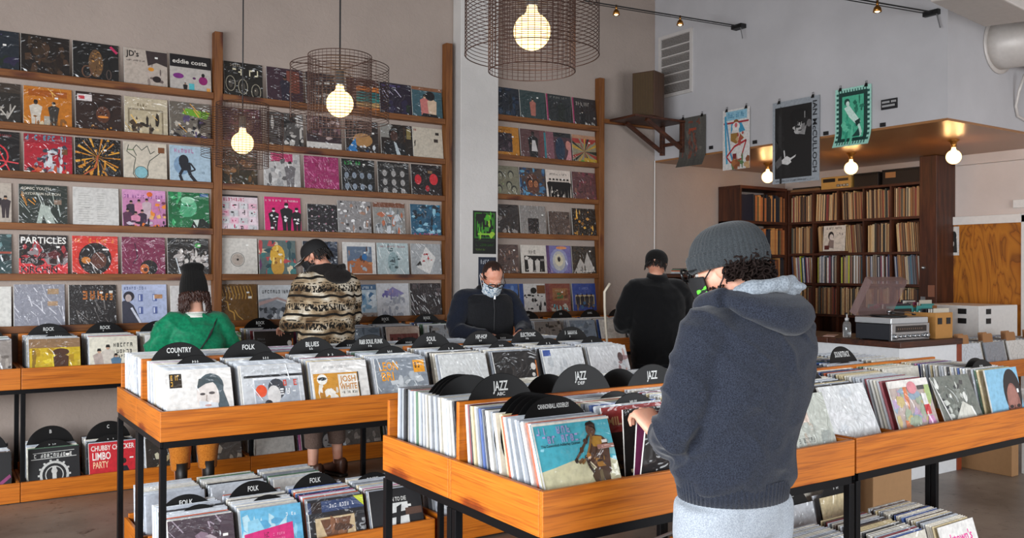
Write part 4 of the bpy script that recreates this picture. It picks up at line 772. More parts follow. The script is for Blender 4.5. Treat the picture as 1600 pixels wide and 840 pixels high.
for k in range(8):
    b = BA[k//4]; kk = k % 4; nm, w = names[k]
    d1 = .03 + (b['d']-.065)*.93; d2 = .03 + (b['d']-.065)*.5
    divider(b, kk, d1, 6, 1.17, L2(nm, w), ['black divider disc marked COUNTRY', 'black divider disc marked FOLK on the island bins', 'black divider disc marked BLUES', 'black divider disc marked R&B SOUL', 'black divider disc marked SOUL', 'black divider disc marked HIP-HOP', 'black divider disc marked ELECTRONIC', 'black divider disc at the right end of the middle island'][k])
    divider(b, kk, d2, 12, 1.115, [('~', .04, .012)], 'small lower divider disc in front of the %s one' % ['COUNTRY', 'island FOLK', 'BLUES', 'R&B SOUL', 'SOUL', 'HIP-HOP', 'ELECTRONIC', 'rightmost island'][k], dx=.05)
    fill(b, kk, 26 if k == 0 else 16, .045, b['d']-.03, 20, 5, 'pale', wh[k], (d1, d2), tk=(.008, .014))
    base, kind, draw, label = fr[k]; col_front(b, kk, base, kind, draw, label, y=.028, tilt=20.5, seed=30+k, sticker=False)
# rear half of the island
for k in range(8):
    b = BA[2+k//4]; kk = k % 4
    fill(b, kk, 24 if k == 0 else 12, .03, b['d']-.03, 14, 4, 'pale', 'sleeves in the rear bins of the middle island', (), tk=(.008, .014))
    if k in (3, 4, 6): dv(b, kk, .3, [('~', .05, .012)], ['', '', '', 'unlabelled divider disc behind the R&B SOUL one', 'unlabelled divider disc behind the SOUL one', '', 'unlabelled divider disc behind the ELECTRONIC one'][k], 1.12)
# near jazz bins
b = BB[0]
ys = [.15, .185, .22, .255, .29]
for i, y in enumerate(ys): divider(b, 0, y, 17-i, 1.13, [('CANNONBALL ADDERLEY', .13, .015)] if i == 0 else None, ['divider disc with small lettering behind the turquoise cover', 'second plain disc of the stepped row behind the turquoise cover', 'third plain disc of the stepped row behind the turquoise cover', 'fourth plain disc of the stepped row behind the turquoise cover', 'rearmost plain disc of the stepped row behind the turquoise cover'][i], dx=.02-.006*i)
divider(b, 0, .505, 6, 1.178, [('JAZZ', .062, .034), ('ABC', .035, .012)], 'large divider disc marked JAZZ behind the turquoise cover, left of three')
fill(b, 0, 30, .045, .52, 20, 6, 'mix', 'sleeves filed behind the turquoise cover', (.505, *ys), tk=(.009, .015))
col_front(b, 0, '#4fb6c8', 'p', B_cannon, 'turquoise and sand cover with a saxophone player', y=.028, tilt=21.5, seed=50, t=.007)
col_front(b, 1, '#a02a28', 'p', B_miles, 'red cover with a dark picture under the man\'s hand', y=.165, tilt=14, seed=51)
col_front(b, 1, '#161213', 'p', B_jorange, 'black cover with orange circles being flipped forward', y=.115, tilt=4, seed=52, dx=.01)
o = col_front(b, 1, '#7a3058', 'm', None, 'purple-edged record sleeve flipped forward under the hand', y=.088, tilt=-4, dx=.012)
o = col_front(b, 1, '#17161a', 'p', lambda a: a.streaks(6, '#d8dadc', .5, 1, .1, .5), 'foremost black sleeve leaning forward against the bin rail', y=.066, tilt=-8, dx=.014, seed=53)
divider(b, 1, .505, 6, 1.19, [('JAZZ', .055, .032), ('DEF', .035, .012)], 'large divider disc marked JAZZ, middle of three in the near bins')
divider(b, 1, .33, 12, 1.10, [('GHI', .03, .01)], 'low divider disc between the middle JAZZ disc and the hand', dx=.09)
divider(b, 1, .22, 14, 1.105, [('MILES', .035, .013), ('DAVIS', .035, .013)], 'divider disc with two short lines directly behind the hand', dx=.07)
fill(b, 1, 24, .19, .52, 14, 6, 'mix', 'sleeves filed behind the red cover in the near bin', (.505, .33, .22), tk=(.008, .012))
divider(b, 2, .505, 6, 1.17, [('JAZZ', .055, .032)], 'large divider disc marked JAZZ, right of three, beside the man in the beanie')
fill(b, 2, 24, .05, .52, 20, 6, 'mix', 'sleeves in the near bin hidden partly by the man in the beanie', (.505,))
fill(b, 3, 20, .05, .5, 20, 6, 'mix', 'sleeves filed behind the faded cover right of the man', (.3, .36))
divider(b, 3, .3, 12, 1.13, [('~', .06, .012)], 'divider disc in the column right of the man in the beanie, front one'); 
divider(b, 3, .36, 10, 1.14, None, 'plain divider disc close behind the front one right of the man')
col_front(b, 3, '#c3c8be', 'c', B_lj, 'faded pale cover with blurred lettering right of the man', y=.028, tilt=21, seed=54, dx=.018)
b = BB[1]
for i, y in enumerate([.2, .235, .27, .305]): divider(b, 0, y, 4-i, 1.15-.002*i, None, ['front', 'second', 'third', 'rearmost'][i] + ' of four plain discs behind the left JAZZ disc')
fill(b, 0, 30, .03, .52, 8, -1, 'pale', 'white-edged sleeves at the far left of the near island', (.2, .235, .27, .305), tk=(.009, .014))
for k in (1, 2, 3):
    dv(b, k, .12, None, 'plain divider disc ' + ['', 'right behind the middle JAZZ disc', 'right behind the right JAZZ disc', 'one column right of the one behind the right JAZZ disc'][k], 1.14, tilt=10, dx=-.05); fill(b, k, 14, .1, .5, 12, 4, 'pale', 'sleeves in the bin behind the JAZZ discs', ())
# near right bins
b = BC[0]
col_front(b, 0, '#e4e7e8', 'c', B_plainwhite, 'blank white cover in crumpled plastic, leaning in the near right bin', y=.1, tilt=24, seed=60, t=.012, rz=-.02)
fill(b, 0, 16, .14, .5, 22, 8, 'aged', 'sleeves filed behind the blank white cover', (.3,)); divider(b, 0, .3, 15, 1.11, None, 'plain disc behind the blank white cover'); 
col_front(b, 1, '#b9a8a0', 'p', B_colour, 'multicoloured painted cover with a pink figure', y=.045, tilt=18, seed=61, dx=.0)
fill(b, 1, 26, .07, .51, 18, 7, 'aged', 'old sleeves filed behind the multicoloured cover', (), tk=(.008, .013))
col_front(b, 2, '#6a7068', 'p', B_bw, 'black and white photograph cover beside the pink figure cover', y=.03, tilt=22, seed=62, dx=-.012, rz=-.04)
fill(b, 2, 10, .34, .5, 10, 6, 'aged', 'few old sleeves at the back of the third column', ())
col_front(b, 3, '#84b8d4', 'm', B_portrait, 'light blue cover with a man\'s face, at the right end', y=.035, tilt=12, seed=63, t=.008)
fill(b, 3, 30, .06, .51, 12, 4, 'aged', 'old sleeves filed behind the light blue face cover', (.12, .15), tk=(.009, .013))
divider(b, 3, .12, 11, 1.115, [('~', .05, .01)], 'front glossy disc behind the light blue face cover'); divider(b, 3, .15, 11, 1.12, None, 'rear glossy disc behind the light blue face cover')
b = BC[1]
for k in range(4): fill(b, k, 14, .06, .5, 14, 6, 'pale', 'sleeves in the rear bin at the right', ())
dv(b, 0, .1, [('JAZZ', .05, .026)], 'divider disc marked JAZZ in the rear right bin, left one', 1.13, dx=-.1); dv(b, 1, .1, [('JAZZ', .05, .026)], 'divider disc marked JAZZ in front of the white counter, right one', 1.165, dx=-.03); dv(b, 1, .3, None, 'plain disc in the rear right bin below the counter', 1.12, dx=.1)
dv(b, 2, .1, [('SOUNDTRACK', .13, .03)], 'divider disc marked SOUNDTRACK below the turntable', 1.155, dx=.03); dv(b, 2, .03, [('~', .04, .01)], 'low small disc in front of the SOUNDTRACK one', 1.08, dx=0)
# low crates
LF = [('#4a3c46', 'p', B_purplefolk, 'dim purple cover in the low crate under the first bin'), ('#5aa8cc', 'm', B_bluepink, 'sky blue and magenta cover in the low crate'), ('#22242a', 'p', B_elvis, 'dark framed cover with tan picture and lime corner in the low crate'), ('#1d1d20', 'm', B_cross, 'black cover with a white square and black cross in the low crate')]
for k in range(8):
    b = LA[k//4]; kk = k % 4
    if k < 4:
        base, kind, draw, label = LF[k]; col_front(b, kk, base, kind, draw, label, y=.03, tilt=18, seed=70+k, sticker=False)
        divider(b, kk, .36, 8, [.375, .4, .4, .36][k]+.01, [(['FOLK', 'FOLK', 'FOLK', 'GOSPEL'][k], [.07, .06, .065, .085][k], .026)], ['floor-level divider disc marked FOLK, leftmost', 'floor-level divider disc marked FOLK, second from left', 'floor-level divider disc marked FOLK, third from left', 'floor-level divider disc marked GOSPEL'][k])
        if k < 2: divider(b, kk, .2, 12, .36, [('~', .07, .012)], ['lower disc in front of the leftmost floor-level FOLK disc', 'lower disc in front of the second floor-level FOLK disc'][k], dx=.03)
    fill(b, kk, 18 if k < 4 else 8, .05, .43, 18, 6, 'mix', 'sleeves in the low crates under the middle island', (.36, .2) if k < 2 else (.36,), tk=(.008, .014))
for k in range(3): fill(LA[2], k, 10, .05, .4, 14, 6, 'mix', 'sleeves in the low rear crate under the middle island', ())
b = LC[0]
for k in range(3): fill(b, k, 30 if k == 2 else 24, .05, .47, 16, 2, 'aged', 'old sleeves packed in the low crate at lower right', (), tk=(.007, .011))
col_front(b, 2, '#e6e4e0', 'm', B_oak, 'white cover with pink lettering at the lower right corner', y=.028, tilt=17, seed=80)
b = LC[1]
for k in range(3):
    fill(b, k, 10 if k < 2 else 6, .05, .4, 14, 4, 'aged', 'old sleeves in the rear low crate at lower right', (.1,)); divider(b, k, .1, 10, [.46, .45, .44][k], [('~', .06, .02)], 'floor-level divider disc in the %s column of the low crate at right' % ['left', 'middle', 'right'][k])
# wall bins
WF = {2: ('#1f3032', 'p', B_redline, 'dark cover with a red ring in the wall bin at far left'), 4: ('#8a6a48', 'p', B_yellow, 'yellow cover with a brown figure in the wall bin'), 5: ('#e2dccb', 'm', B_trio, 'cream cover with three people in the wall bin'), 6: ('#e0dedb', 'm', lambda a: a.rect(.5, .1, .95, .85, '#2a2826'), 'white cover with black square beside the green jacket'),
      8: ('#2c2420', 'm', B_dark, 'dark cover right of the green jacket'), 9: ('#2a241d', 'm', B_xmas, 'black cover with gold and red lettering in the wall bin'), 11: ('#c8b0a0', 'p', lambda a: (a.rect(.1, .5, .95, .8, '#7a3a34'), a.marks(.15, .5, .7, .2, '#2a1c1a')), 'pinkish striped cover in the wall bin right of the fleece'), 12: ('#8f9296', 'c', A_swirl, 'silvery cover in crinkled plastic in the wall bin'), 13: ('#2c4a94', 'm', B_stars, 'navy blue cover with white stars')}
GL = {1: 'olive and yellow cover left of the red ring cover, mostly out of frame', 3: 'grey-brown cover between the red ring and yellow covers', 7: 'olive patterned cover hidden behind the green jacket', 10: 'slate blue cover behind the patterned fleece', 14: 'orange and brown cover behind the balding man', 15: 'brownish grey cover right of the balding man', 16: 'slate blue cover in the wall bin near the bent cream rod', 17: 'pale grey cover at the right end of the wall bins'}
SN = ['', 'olive and yellow cover at far left', 'red ring cover', 'grey-brown cover', 'yellow cover', 'cream cover with three people', 'white cover beside the green jacket', 'olive cover at the green jacket', 'dark cover right of the green jacket', 'black cover with gold lettering', 'slate blue cover at the fleece', 'pinkish striped cover', 'silvery crinkled cover', 'navy blue star cover', 'orange and brown cover', 'brownish grey cover', 'slate blue cover near the cream rod', 'pale grey end cover', 'last filled column of wall bins but one', 'very last column of the wall bins']
gen = [('#1d1c1c', nb(['#2a2828', '#3a3634'], 8)), ('#5a7a34', nb(['#8a9a3a', '#c8b040', '#3a5a2a'], 20)), ('#b0602c', nb(['#c87a3c', '#8a4420'], 14)), ('#8a827c', nb(['#a49c94', '#6a625c', '#3a3634'], 30, .06)), ('#7a8a9a', nb(['#9aa8b4', '#5a6a7a'], 18)), ('#ccc8c0', nb(['#b8b2aa', '#e0dcd4'], 12))]
for k in range(20):
    b = BW[k//4]; kk = k % 4
    if k < 1: continue
    if k in WF: base, kind, draw, label = WF[k]
    else: base, draw = gen[k % 6]; kind = 'p'; label = GL.get(k, '')
    if k < 18: col_front(b, kk, base, kind, draw, label, y=.028, tilt=15, seed=90+k)
    wlab = 'sleeves in the bins along the record wall'
    dd = .03+(b['d']-.065)*.85
    divider(b, kk, dd, 5, 1.16, [('ROCK', .07, .024), ('~', .03, .01)], 'ROCK divider disc behind the ' + SN[k]) if k < 14 else divider(b, kk, dd, 5, 1.16, [('~', .07, .02)], 'divider disc behind the ' + SN[k])
    if k in (4, 8, 12, 13): divider(b, kk, .03+(b['d']-.065)*.45, 8, 1.11, [('~', .05, .012)], 'small low disc just behind the ' + SN[k], dx=.06)
    fill(b, kk, 9, .05, .45, 15, 5, 'mix', wlab, (dd, .03+(b['d']-.065)*.45), tk=(.01, .016))
FL_ = {2: 'at the far left, out of frame', 7: 'behind the orange trousers', 10: 'left of the fleece man\'s legs', 14: 'beyond the island, under the balding man', 15: 'second from the right end', 16: 'at the right end'}
LWF = {3: ('#161618', 'm', lambda a: (a.line([(.3, .2), (.35, .9)], .06, '#e0e0dc'), a.line([(.1, .6), (.6, .62)], .05, '#e0e0dc'), a.line([(.5, .1), (1, .5)], .08, '#8a3a6a')), 'black cover with a white cross-like mark at far left on the floor'), 4: ('#17171a', 'm', B_gear, 'black cover with white gear emblem near the floor'), 5: ('#c8202c', 'm', B_chubby, 'bright red cover with white lettering near the floor'),
       6: ('#2a2620', 'p', lambda a: (a.line([(0, .1), (.9, .9)], .1, '#b09a70'), a.blobs(.2, 0, 1, .6, ['#c8c4a8', '#6a7a4a', '#1a1814'], 14, .09)), 'dark cover with a tan diagonal near the orange trousers'), 8: ('#cfccc6', 'm', None, 'plain white cover near the floor beside the orange trousers'), 9: ('#1c1a1b', 'p', B_faces, 'black cover with two grey faces near the floor'), 11: ('#25211f', 'p', A_swirl, 'dark swirled cover between the legs of the fleece man'), 12: ('#a82430', 'p', B_redten, 'red cover with pale numerals near the floor'), 13: ('#3a302c', 'p', A_couple, 'brown cover with pale figure near the floor')}
for k in range(2, 17):
    b = LWB[k//4]; kk = k % 4
    base, kind, draw, label = LWF.get(k, ('#57504a', 'p', nb(['#8a8078', '#3a3430', '#b0a494'], 20), 'dim brown floor-level cover ' + FL_.get(k, '')))
    col_front(b, kk, base, kind, draw, label, y=.028, tilt=16, seed=120+k, t=.008, sticker=k in (4, 9))
    if k in (3, 4, 5, 6, 8): divider(b, kk, .25, 6, .45, [([None, None, None, 'A', 'B', 'C', 'D', 'E', 'E'][k], .016, .024)], 'floor-level disc behind the %s' % {3: 'white cross-like mark cover', 4: 'white gear emblem cover', 5: 'bright red cover', 6: 'tan diagonal cover', 8: 'plain white cover'}[k]); 
    if k in (4, 5): divider(b, kk, .1, 10, .375, [('~', .05, .01)], 'small low disc right behind the %s cover near the floor' % {4: 'gear emblem', 5: 'bright red'}[k])
    fill(b, kk, 8, .05, .42, 16, 5, 'mix', 'sleeves in the floor-level bins along the record wall', (.25, .1), tk=(.01, .016))
# build the filed sleeves: the 300 that show largest one by one, the rest as one object
def sleeve_mesh(ci):
    g = G(); m = ink(PAL[ci], 'p'); hs = SL/2; t = 1.0
    prof = [(-hs, -.5), (-hs+.002, -.86), (-hs+.006, -1), (hs-.003, -1), (hs, -.7), (hs-.004, -.5), (hs, -.3), (hs-.003, 0), (-hs+.006, 0), (-hs+.002, -.14)]
    n = len(prof); vs = [(x, y, 0) for x, y in prof] + [(x, y, SL) for x, y in prof]
    g.add(vs, [(i, (i+1) % n, n+(i+1) % n, n+i) for i in range(n)] + [tuple(range(n))[::-1], tuple(range(n, 2*n))], m); return g
SM = [sleeve_mesh(i) for i in range(len(PAL))]
def vis(s):
    p = s[0]; d = (p - Vector((0, 0, H))).length; w = 1 / d**2
    if 'under' in s[5] or 'floor-level' in s[5]: w *= .6
    if 'wall' in s[5]: w *= .5
    if 'rear' in s[5]: w *= .25
    fwd = (p.x*.5577 + p.y*.83); sx = (p.x*.83 - p.y*.5577)/fwd
    if abs(sx) > .62: w *= .01
    return w
SLEEVES.sort(key=vis, reverse=True); NI = 300
cache = {}
for s in SLEEVES[:NI]:
    ci = s[4]
    if ci not in cache: cache[ci] = SM[ci].mesh('record_sleeve')
    o = bpy.data.objects.new('record_sleeve', cache[ci]); COL.objects.link(o); o.location = s[0]; o.rotation_euler = (math.radians(-s[2]), 0, s[1]); o.scale = (1, s[3], 1)
    tag(o, 'record ' + s[5].replace('sleeves', 'sleeve', 1) if not s[5].startswith(('white', 'old', 'few')) else 'one of the ' + s[5], 'record sleeve', s[5])
g = G()
for s in SLEEVES[NI:]:
    M = Matrix.Translation(s[0]) @ Euler((math.radians(-s[2]), 0, s[1])).to_matrix().to_4x4() @ Matrix.Diagonal((1, s[3], 1, 1))
    src = SM[s[4]]; g.add([M @ Vector(v) for v in src.v], src.f, src.mats[0])
tag(g.obj('filed_sleeves'), 'the remaining thin record sleeves packed edge-on deeper in the bins', 'record sleeves', kind='stuff')
# ---------------- lamps ----------------
def point(parent, loc, power, col, r=.05, name='bulb_light'):
    l = bpy.data.lights.new(name, 'POINT'); l.energy = power; l.color = col; l.shadow_soft_size = r
    o = bpy.data.objects.new(name, l); COL.objects.link(o); o.parent = parent; o.location = loc
BULBM = flat('#ffd08c', .3, 0, 'lit_bulb_glass', emit=3.6)
WIRE = flat('#4a342c', .4, .6, 'blackened_wire'); BRASS = flat('#b07a3a', .3, .9, 'brass')
def globe(r, z0):  # globe bulb profile hanging from z0
    pr = [(.017, z0), (.019, z0-.02), (.028, z0-.034)]
    zc = z0 - .03 - r*.93
    for k in range(12):
        t = math.radians(35 + 145*k/11); pr.append((max(r*math.sin(t), .001), zc + r*math.cos(t)))
    return pr, zc
def pendant(x, y, zb, label, rz, power):
    e = empty('pendant_lamp', (x, y, zb), label, 'pendant lamp', rz, 'wire pendant lamps')
    g = G(); g.tube([(0, 0, .12), (0, 0, CZ-zb)], .004, BLACK, 6); g.obj('cord', e)
    g = G(); g.lathe([(.006, .135), (.018, .13), (.02, .07), (.022, .065)], METAL, 16); g.obj('socket', e, True)
    pr, zc = globe(.0625, .068); g = G(); g.lathe(pr, BULBM, 24); b = g.obj('bulb', e, True)
    g = G(); Ri, z0, z1 = .146, -.155, .2
    for k in range(44):
        a = 6.2832*k/44; c, s = math.cos(a)*Ri, math.sin(a)*Ri; g.tube([(c, s, z0), (c, s, z1)], .0011, WIRE, 4)
    for k in range(27):
        z = z0 + (z1-z0)*k/26; g.tube([(math.cos(6.2832*j/40)*Ri, math.sin(6.2832*j/40)*Ri, z) for j in range(40)], .0011 if 0 < k < 26 else .002, WIRE, 4, True)
    g.obj('inner_shade', e)
    g = G(); Ro, z0, z1 = .226, -.1, .15
    for k in range(20):
        z = z0 + (z1-z0)*k/19; g.tube([(math.cos(6.2832*j/48)*Ro, math.sin(6.2832*j/48)*Ro, z) for j in range(48)], .0013 if 0 < k < 19 else .002, WIRE, 4, True)
    for k in range(3):
        a = 2.1*k; g.tube([(math.cos(a)*Ro, math.sin(a)*Ro, z0), (math.cos(a)*Ro, math.sin(a)*Ro, z1)], .0016, WIRE, 4)
    g.obj('outer_shade', e)
    g = G()
    for k in range(3):
        a = 2.1*k; g.tube([(0, 0, .135), (math.cos(a)*.146, math.sin(a)*.146, .15), (math.cos(a)*.226, math.sin(a)*.226, .15)], .0022, WIRE, 5)
    g.obj('spider_arms', e)
    point(e, (0, 0, zc), power, (1, .66, .34), .066)
pendant(1.71, 2.43, 2.372, 'largest pendant lamp, nearest the camera, with a wire cage shade around a globe bulb', .3, BULB_W)
pendant(1.62, 3.85, 2.34, 'wire cage pendant lamp hanging before the middle bay of the record wall', .9, BULB_W)
pendant(1.54, 5.07, 2.295, 'smallest wire cage pendant lamp, above the person in the green jacket', 1.7, BULB_W)
def soffit_lamp(x, y, label):
    e = empty('ceiling_bulb', (x, y, 2.76), label, 'ceiling light', 0, 'bare globe bulbs under the soffit')
    g = G(); g.lathe([(.05, 0), (.05, -.008), (.03, -.02), (.022, -.06), (.024, -.065)], BRASS, 18); g.obj('lamp_holder', e, True)
    pr, zc = globe(.066, -.062); g = G(); g.lathe(pr, BULBM, 24); g.obj('bulb', e, True); point(e, (0, 0, zc), SOFFIT_W, (1, .52, .2), .07)
soffit_lamp(7.85, 4.45, 'bare globe ceiling bulb nearest the plywood door')
soffit_lamp(7.85, 5.52, 'middle bare globe ceiling bulb, above the cream radio on the shelf')
soffit_lamp(7.85, 6.58, 'bare globe ceiling bulb left of the black and white poster')
def track(pts, label, spots, yaw):
    e = empty('track_light', pts[0], label, 'track light', 0); o = Vector(pts[0])
    g = G(); g.tube([Vector(p)-o for p in pts], .006, BLACK, 6); g.tube([Vector(p)-o+Vector((0, .05, .0)) for p in pts], .004, BLACK, 6); g.obj('rail', e)
    for s in spots:
        s = Vector(s)-o; g = G(); g.tube([s, s+Vector((0, 0, -.05))], .01, BRASS, 8); g.lathe([(.012, .02), (.028, 0), (.034, -.03), (.03, -.032), (.02, -.01), (.001, -.008)], BRASS, 14, Matrix.Translation(s+Vector((0, 0, -.06))))
        sp = g.obj('spotlight', e, True); q = G(); q.ell(s+Vector((0, 0, -.083)), (.02, .02, .012), flat('#ffd9a0', .3, 0, 'lit_spot', emit=9), 12, 8); q.obj('spot_bulb', sp, True)
    g = G(); p = Vector(pts[-1])-o; g.box(p+Vector((-.03, -.04, -.02)), p+Vector((.045, .09, .02)), BLACK); g.tube([p+Vector((-.02, -.02, 0)), p+Vector((-.03, -.06, -.14))], .005, METAL, 6); g.obj('end_bracket', e)
track([(4.95, 6.23, 3.98), (6.74, 6.0, 3.98)], 'thin double-rail track light ending on the white wall above the vent', [(5.3, 6.19, 3.99), (6.02, 6.1, 3.99)], 0)
track([(5.9, 4.2, 3.66), (6.78, 4.0, 3.64)], 'short track rail with one lit spot near the ceiling duct', [(6.2, 4.13, 3.67)], 0)
# ---------------- ducts and upper wall fittings ----------------
DUCT = flat('#c9c2bc', .45, .15, 'painted_duct')
e = empty('air_duct', (2.5, 3.13, 3.78), 'large round painted air duct running under the ceiling at top right', 'duct')
R0 = .37; M = Matrix.Rotation(math.pi/2, 4, 'Y'); g = G(); g.lathe([(R0, 3.2), (R0, 6.4)], DUCT, 40, M, False); g.obj('tube', e, True)
g = G()
for k in range(4): g.tube([(3.5+.85*k, R0*1.003*math.cos(t), R0*1.003*math.sin(t)) for t in [6.2832*j/40 for j in range(40)]], .012, DUCT, 6, True)
g.obj('seam_rings', e, True)
g = G(); g.box((3.15, -.55, -.02), (3.7, -.3, .1), DUCT); 
for k in range(9): g.box((3.2+.05*k, -.56, -.01), (3.22+.05*k, -.548, .09), BLACK)
g.obj('grille', e)
e2 = empty('duct_elbow', (7.55, 3.62, 3.46), 'round duct elbow coming out of the grey wall below the large duct', 'duct')
pts = [(0, .279, 0), (0, .2, 0), (.02, .1, 0), (.09, .03, 0), (.2, 0, 0), (1.3, 0, 0)]; g = G(); g.tube(pts, [.2, .2, .2, .2, .2, .2], DUCT, 32); g.obj('bent_tube', e2, True)
g = G(); g.lathe([(.2, 0), (.235, 0), (.235, .012), (.2, .012)], DUCT, 32, Matrix.Translation((0, .277, 0)) @ Matrix.Rotation(math.pi/2, 4, 'X'), False); g.obj('flange', e2, True)
g = G(); g.tube([(.35+.0, .0, -.0) , (.35, .0, .0)] if False else [(.34, .206*math.cos(t), .206*math.sin(t)) for t in [6.2832*j/32 for j in range(32)]], .008, DUCT, 6, True); g.obj('seam_ring', e2, True)
g = G(); g.tube([(7.8, 3.80, 3.24), (7.8, 3.85, 3.1), (7.82, 3.885, 2.98), (7.85, 3.885, 2.9), (8.2, 3.885, 2.83), (8.9, 3.885, 2.81)], .012, DUCT, 8); tag(g.obj('wall_conduit', None, True), 'thin pale conduit curving down the grey wall from the duct elbow', 'pipe')
g = G(); g.add([(5.62, 2.95, 3.32), (5.62, 3.35, 3.36), (6.3, 3.35, 3.3), (6.3, 2.95, 3.26), (5.5, 2.95, 3.6), (5.5, 3.35, 3.6), (6.3, 3.35, 3.6), (6.3, 2.95, 3.6)], [(0,3,2,1),(4,5,6,7),(0,1,5,4),(1,2,6,5),(2,3,7,6),(3,0,4,7)], DUCT)
tag(g.obj('duct_saddle', bevel=.01), 'angular pale sheet-metal saddle hanging under the large duct', 'duct saddle')
# louvred vent
e = empty('wall_vent', (6.79, 6.94, 3.79), 'white louvred vent grille high on the upper wall', 'vent')
VM = flat('#cfcac6', .5, 0, 'vent_paint'); g = G()
for a, b in (((-.02, -.255, -.34), (-.001, -.22, .34)), ((-.02, .22, -.34), (-.001, .255, .34)), ((-.02, -.22, -.34), (-.001, .22, -.305)), ((-.02, -.22, .305), (-.001, .22, .34))): g.box(a, b, VM)
for z in (-.2, -.1, 0, .1, .2): g.box((-.02, -.22, z-.006), (-.001, .22, z+.006), VM)
g.obj('frame', e)
g = G()
for k in range(40): z = -.3+.6*k/39; g.add([(-.014, -.22, z-.006), (-.014, .22, z-.006), (-.003, .22, z+.004), (-.003, -.22, z+.004)], [(0, 1, 2, 3)], VM)
g.box((-.002, -.22, -.305), (-.0005, .22, .305), flat('#6d6763', .8)); g.obj('louvres', e)
# speaker and bracket
SPW = wood('speaker_wood', '#3a2416', '#4c3220', '#5c3e28', 'Z', .5, False)
e = empty('corner_speaker', (6.38, 6.93, 3.165), 'brown wooden loudspeaker in the corner beside the vent', 'speaker', math.radians(199-270))
g = G(); g.box((-.13, -.11, 0), (.13, .11, .47), SPW); g.obj('cabinet', e, bevel=.004)
g = G(); g.box((-.115, -.118, .015), (.115, -.1105, .455), flat('#5d4a32', .9, 0, 'grille_cloth'))
for k in range(12): g.box((-.105+.019*k, -.121, .02), (-.1+.019*k, -.118, .45), flat('#4a3826', .9))
g.obj('grille', e)
e = empty('speaker_bracket', (6.79, 7.0, 2.82), 'dark wooden triangular bracket carrying the corner speaker', 'bracket')
for nm, a, b in (('shelf_board', (-.72, -.22, .315), (-.002, .24, .34)), ('post', (-.045, -.21, 0), (-.002, -.165, .314)), ('post', (-.045, .1, 0), (-.002, .145, .314)), ('crossbar', (-.042, -.164, .09), (-.006, .099, .125))):
    g = G(); g.box(a, b, DARK['Y']); g.obj(nm, e, bevel=.003)
for y in (-.187, .122):
    g = G(); d = Vector((-.55, 0, .314)) - Vector((-.03, 0, .04)); c = (Vector((-.55, 0, .3)) + Vector((-.045, 0, .05)))/2
    g.box((-.28, -.018, -.018), (.28, .018, .018), DARK['X'], Matrix.Translation((c.x, y, c.z)) @ Matrix.Rotation(math.atan2(-d.z, d.x)+math.pi if False else math.atan2(.314-.04, .52), 4, 'Y')); g.obj('brace', e)
# posters hung on the upper wall
def poster(y0, y1, z0, z1, base, draw, label, curl=0, kind='m', clips=True, x=6.785, cat='poster'):
    w, h = y0-y1, z1-z0; t = .0012; g = G(); zc = .3*h
    g.box((-w/2, 0, 0), (w/2, t, h), ink(base, kind)); a = Art(g, w, 0, kind, 9, h); draw(a)
    me = g.mesh('hanging_poster'); bm = bmesh.new(); bm.from_mesh(me)
    if curl:
        for k in range(1, 13):
            bmesh.ops.bisect_plane(bm, geom=bm.verts[:] + bm.edges[:] + bm.faces[:], plane_co=(0, 0, zc*k/12), plane_no=(0, 0, 1))
        for v in bm.verts:
            k = max(0, (zc-v.co.z)/zc); v.co.y -= curl*(1-math.cos(k*1.5))
    bm.to_mesh(me); bm.free()
    o = bpy.data.objects.new('hanging_poster', me); COL.objects.link(o); o.location = (x-.012, (y0+y1)/2, z0); o.rotation_euler = (0, 0, -math.pi/2)
    tag(o, label, cat, 'posters hung on the upper wall')
    if clips:
        for u in (-.36, .36):
            q = G(); q.add([(u*w-.018, -.006, h-.018), (u*w+.018, -.006, h-.018), (u*w+.01, 0, h+.014), (u*w-.01, 0, h+.014), (u*w-.018, .008, h-.018), (u*w+.018, .008, h-.018)], [(0, 1, 2, 3), (5, 4, 3, 2), (0, 3, 4), (1, 5, 2)], BLACK); q.tube([(u*w-.006, 0, h+.012), (u*w-.008, .004, h+.034), (u*w+.008, .004, h+.034), (u*w+.006, 0, h+.012)], .0018, BLACK, 5); q.obj('binder_clip', o)
def P1(a): a.blobs(.15, .15, .85, .9, ['#5f5c56', '#4e4c48', '#6a665e'], 18, .1); a.blobs(.38, .2, .68, .72, ['#7a4a3c', '#8a5040', '#5a3a34', '#4c4a46'], 34, .05); a.rect(.38, .72, .66, .77, '#a04a34'); a.blobs(.2, .84, .8, .92, ['#7a4638'], 7, .04); a.line([(.14, .2), (.16, .5)], .04, '#7a4a3e')
def P2(a):
    a.rect(.12, .82, .9, .97, '#8fc0d4'); a.marks(.2, .86, .6, .08, '#3f88b0'); a.rect(.04, .76, .96, .79, '#a8323a'); a.ell(.5, .79, .09, .035, '#8a5a2c'); a.poly([(.32, .76), (.7, .76), (.84, .62), (.62, .6), (.6, .68), (.38, .68), (.3, .58)], '#3f98bc'); a.ell(.5, .71, .14, .07, '#e8e4e0'); a.ell(.5, .73, .05, .04, '#d06a70')
    a.poly([(.3, .6), (.62, .6), (.8, .5), (.5, .42), (.3, .48)], '#9a7438'); a.line([(.1, .9), (.12, .5), (.16, .1)], .06, '#3aa0c4'); a.line([(.14, .8), (.28, .3), (.4, .12)], .05, '#4a90b8'); a.line([(.15, .22), (.45, .38), (.88, .46), (.7, .2)], .035, '#b52c34'); a.line([(.15, .22), (.3, .12), (.7, .16)], .03, '#b52c34'); a.rect(.38, .17, .52, .26, '#7a2426'); a.blobs(.4, .02, .98, .18, ['#a8683c', '#5a7a4c', '#c8a070', '#8a5030'], 20, .08); a.blobs(.55, .45, .95, .6, ['#e8e0d4', '#c8a880', '#b04a40'], 9, .07)
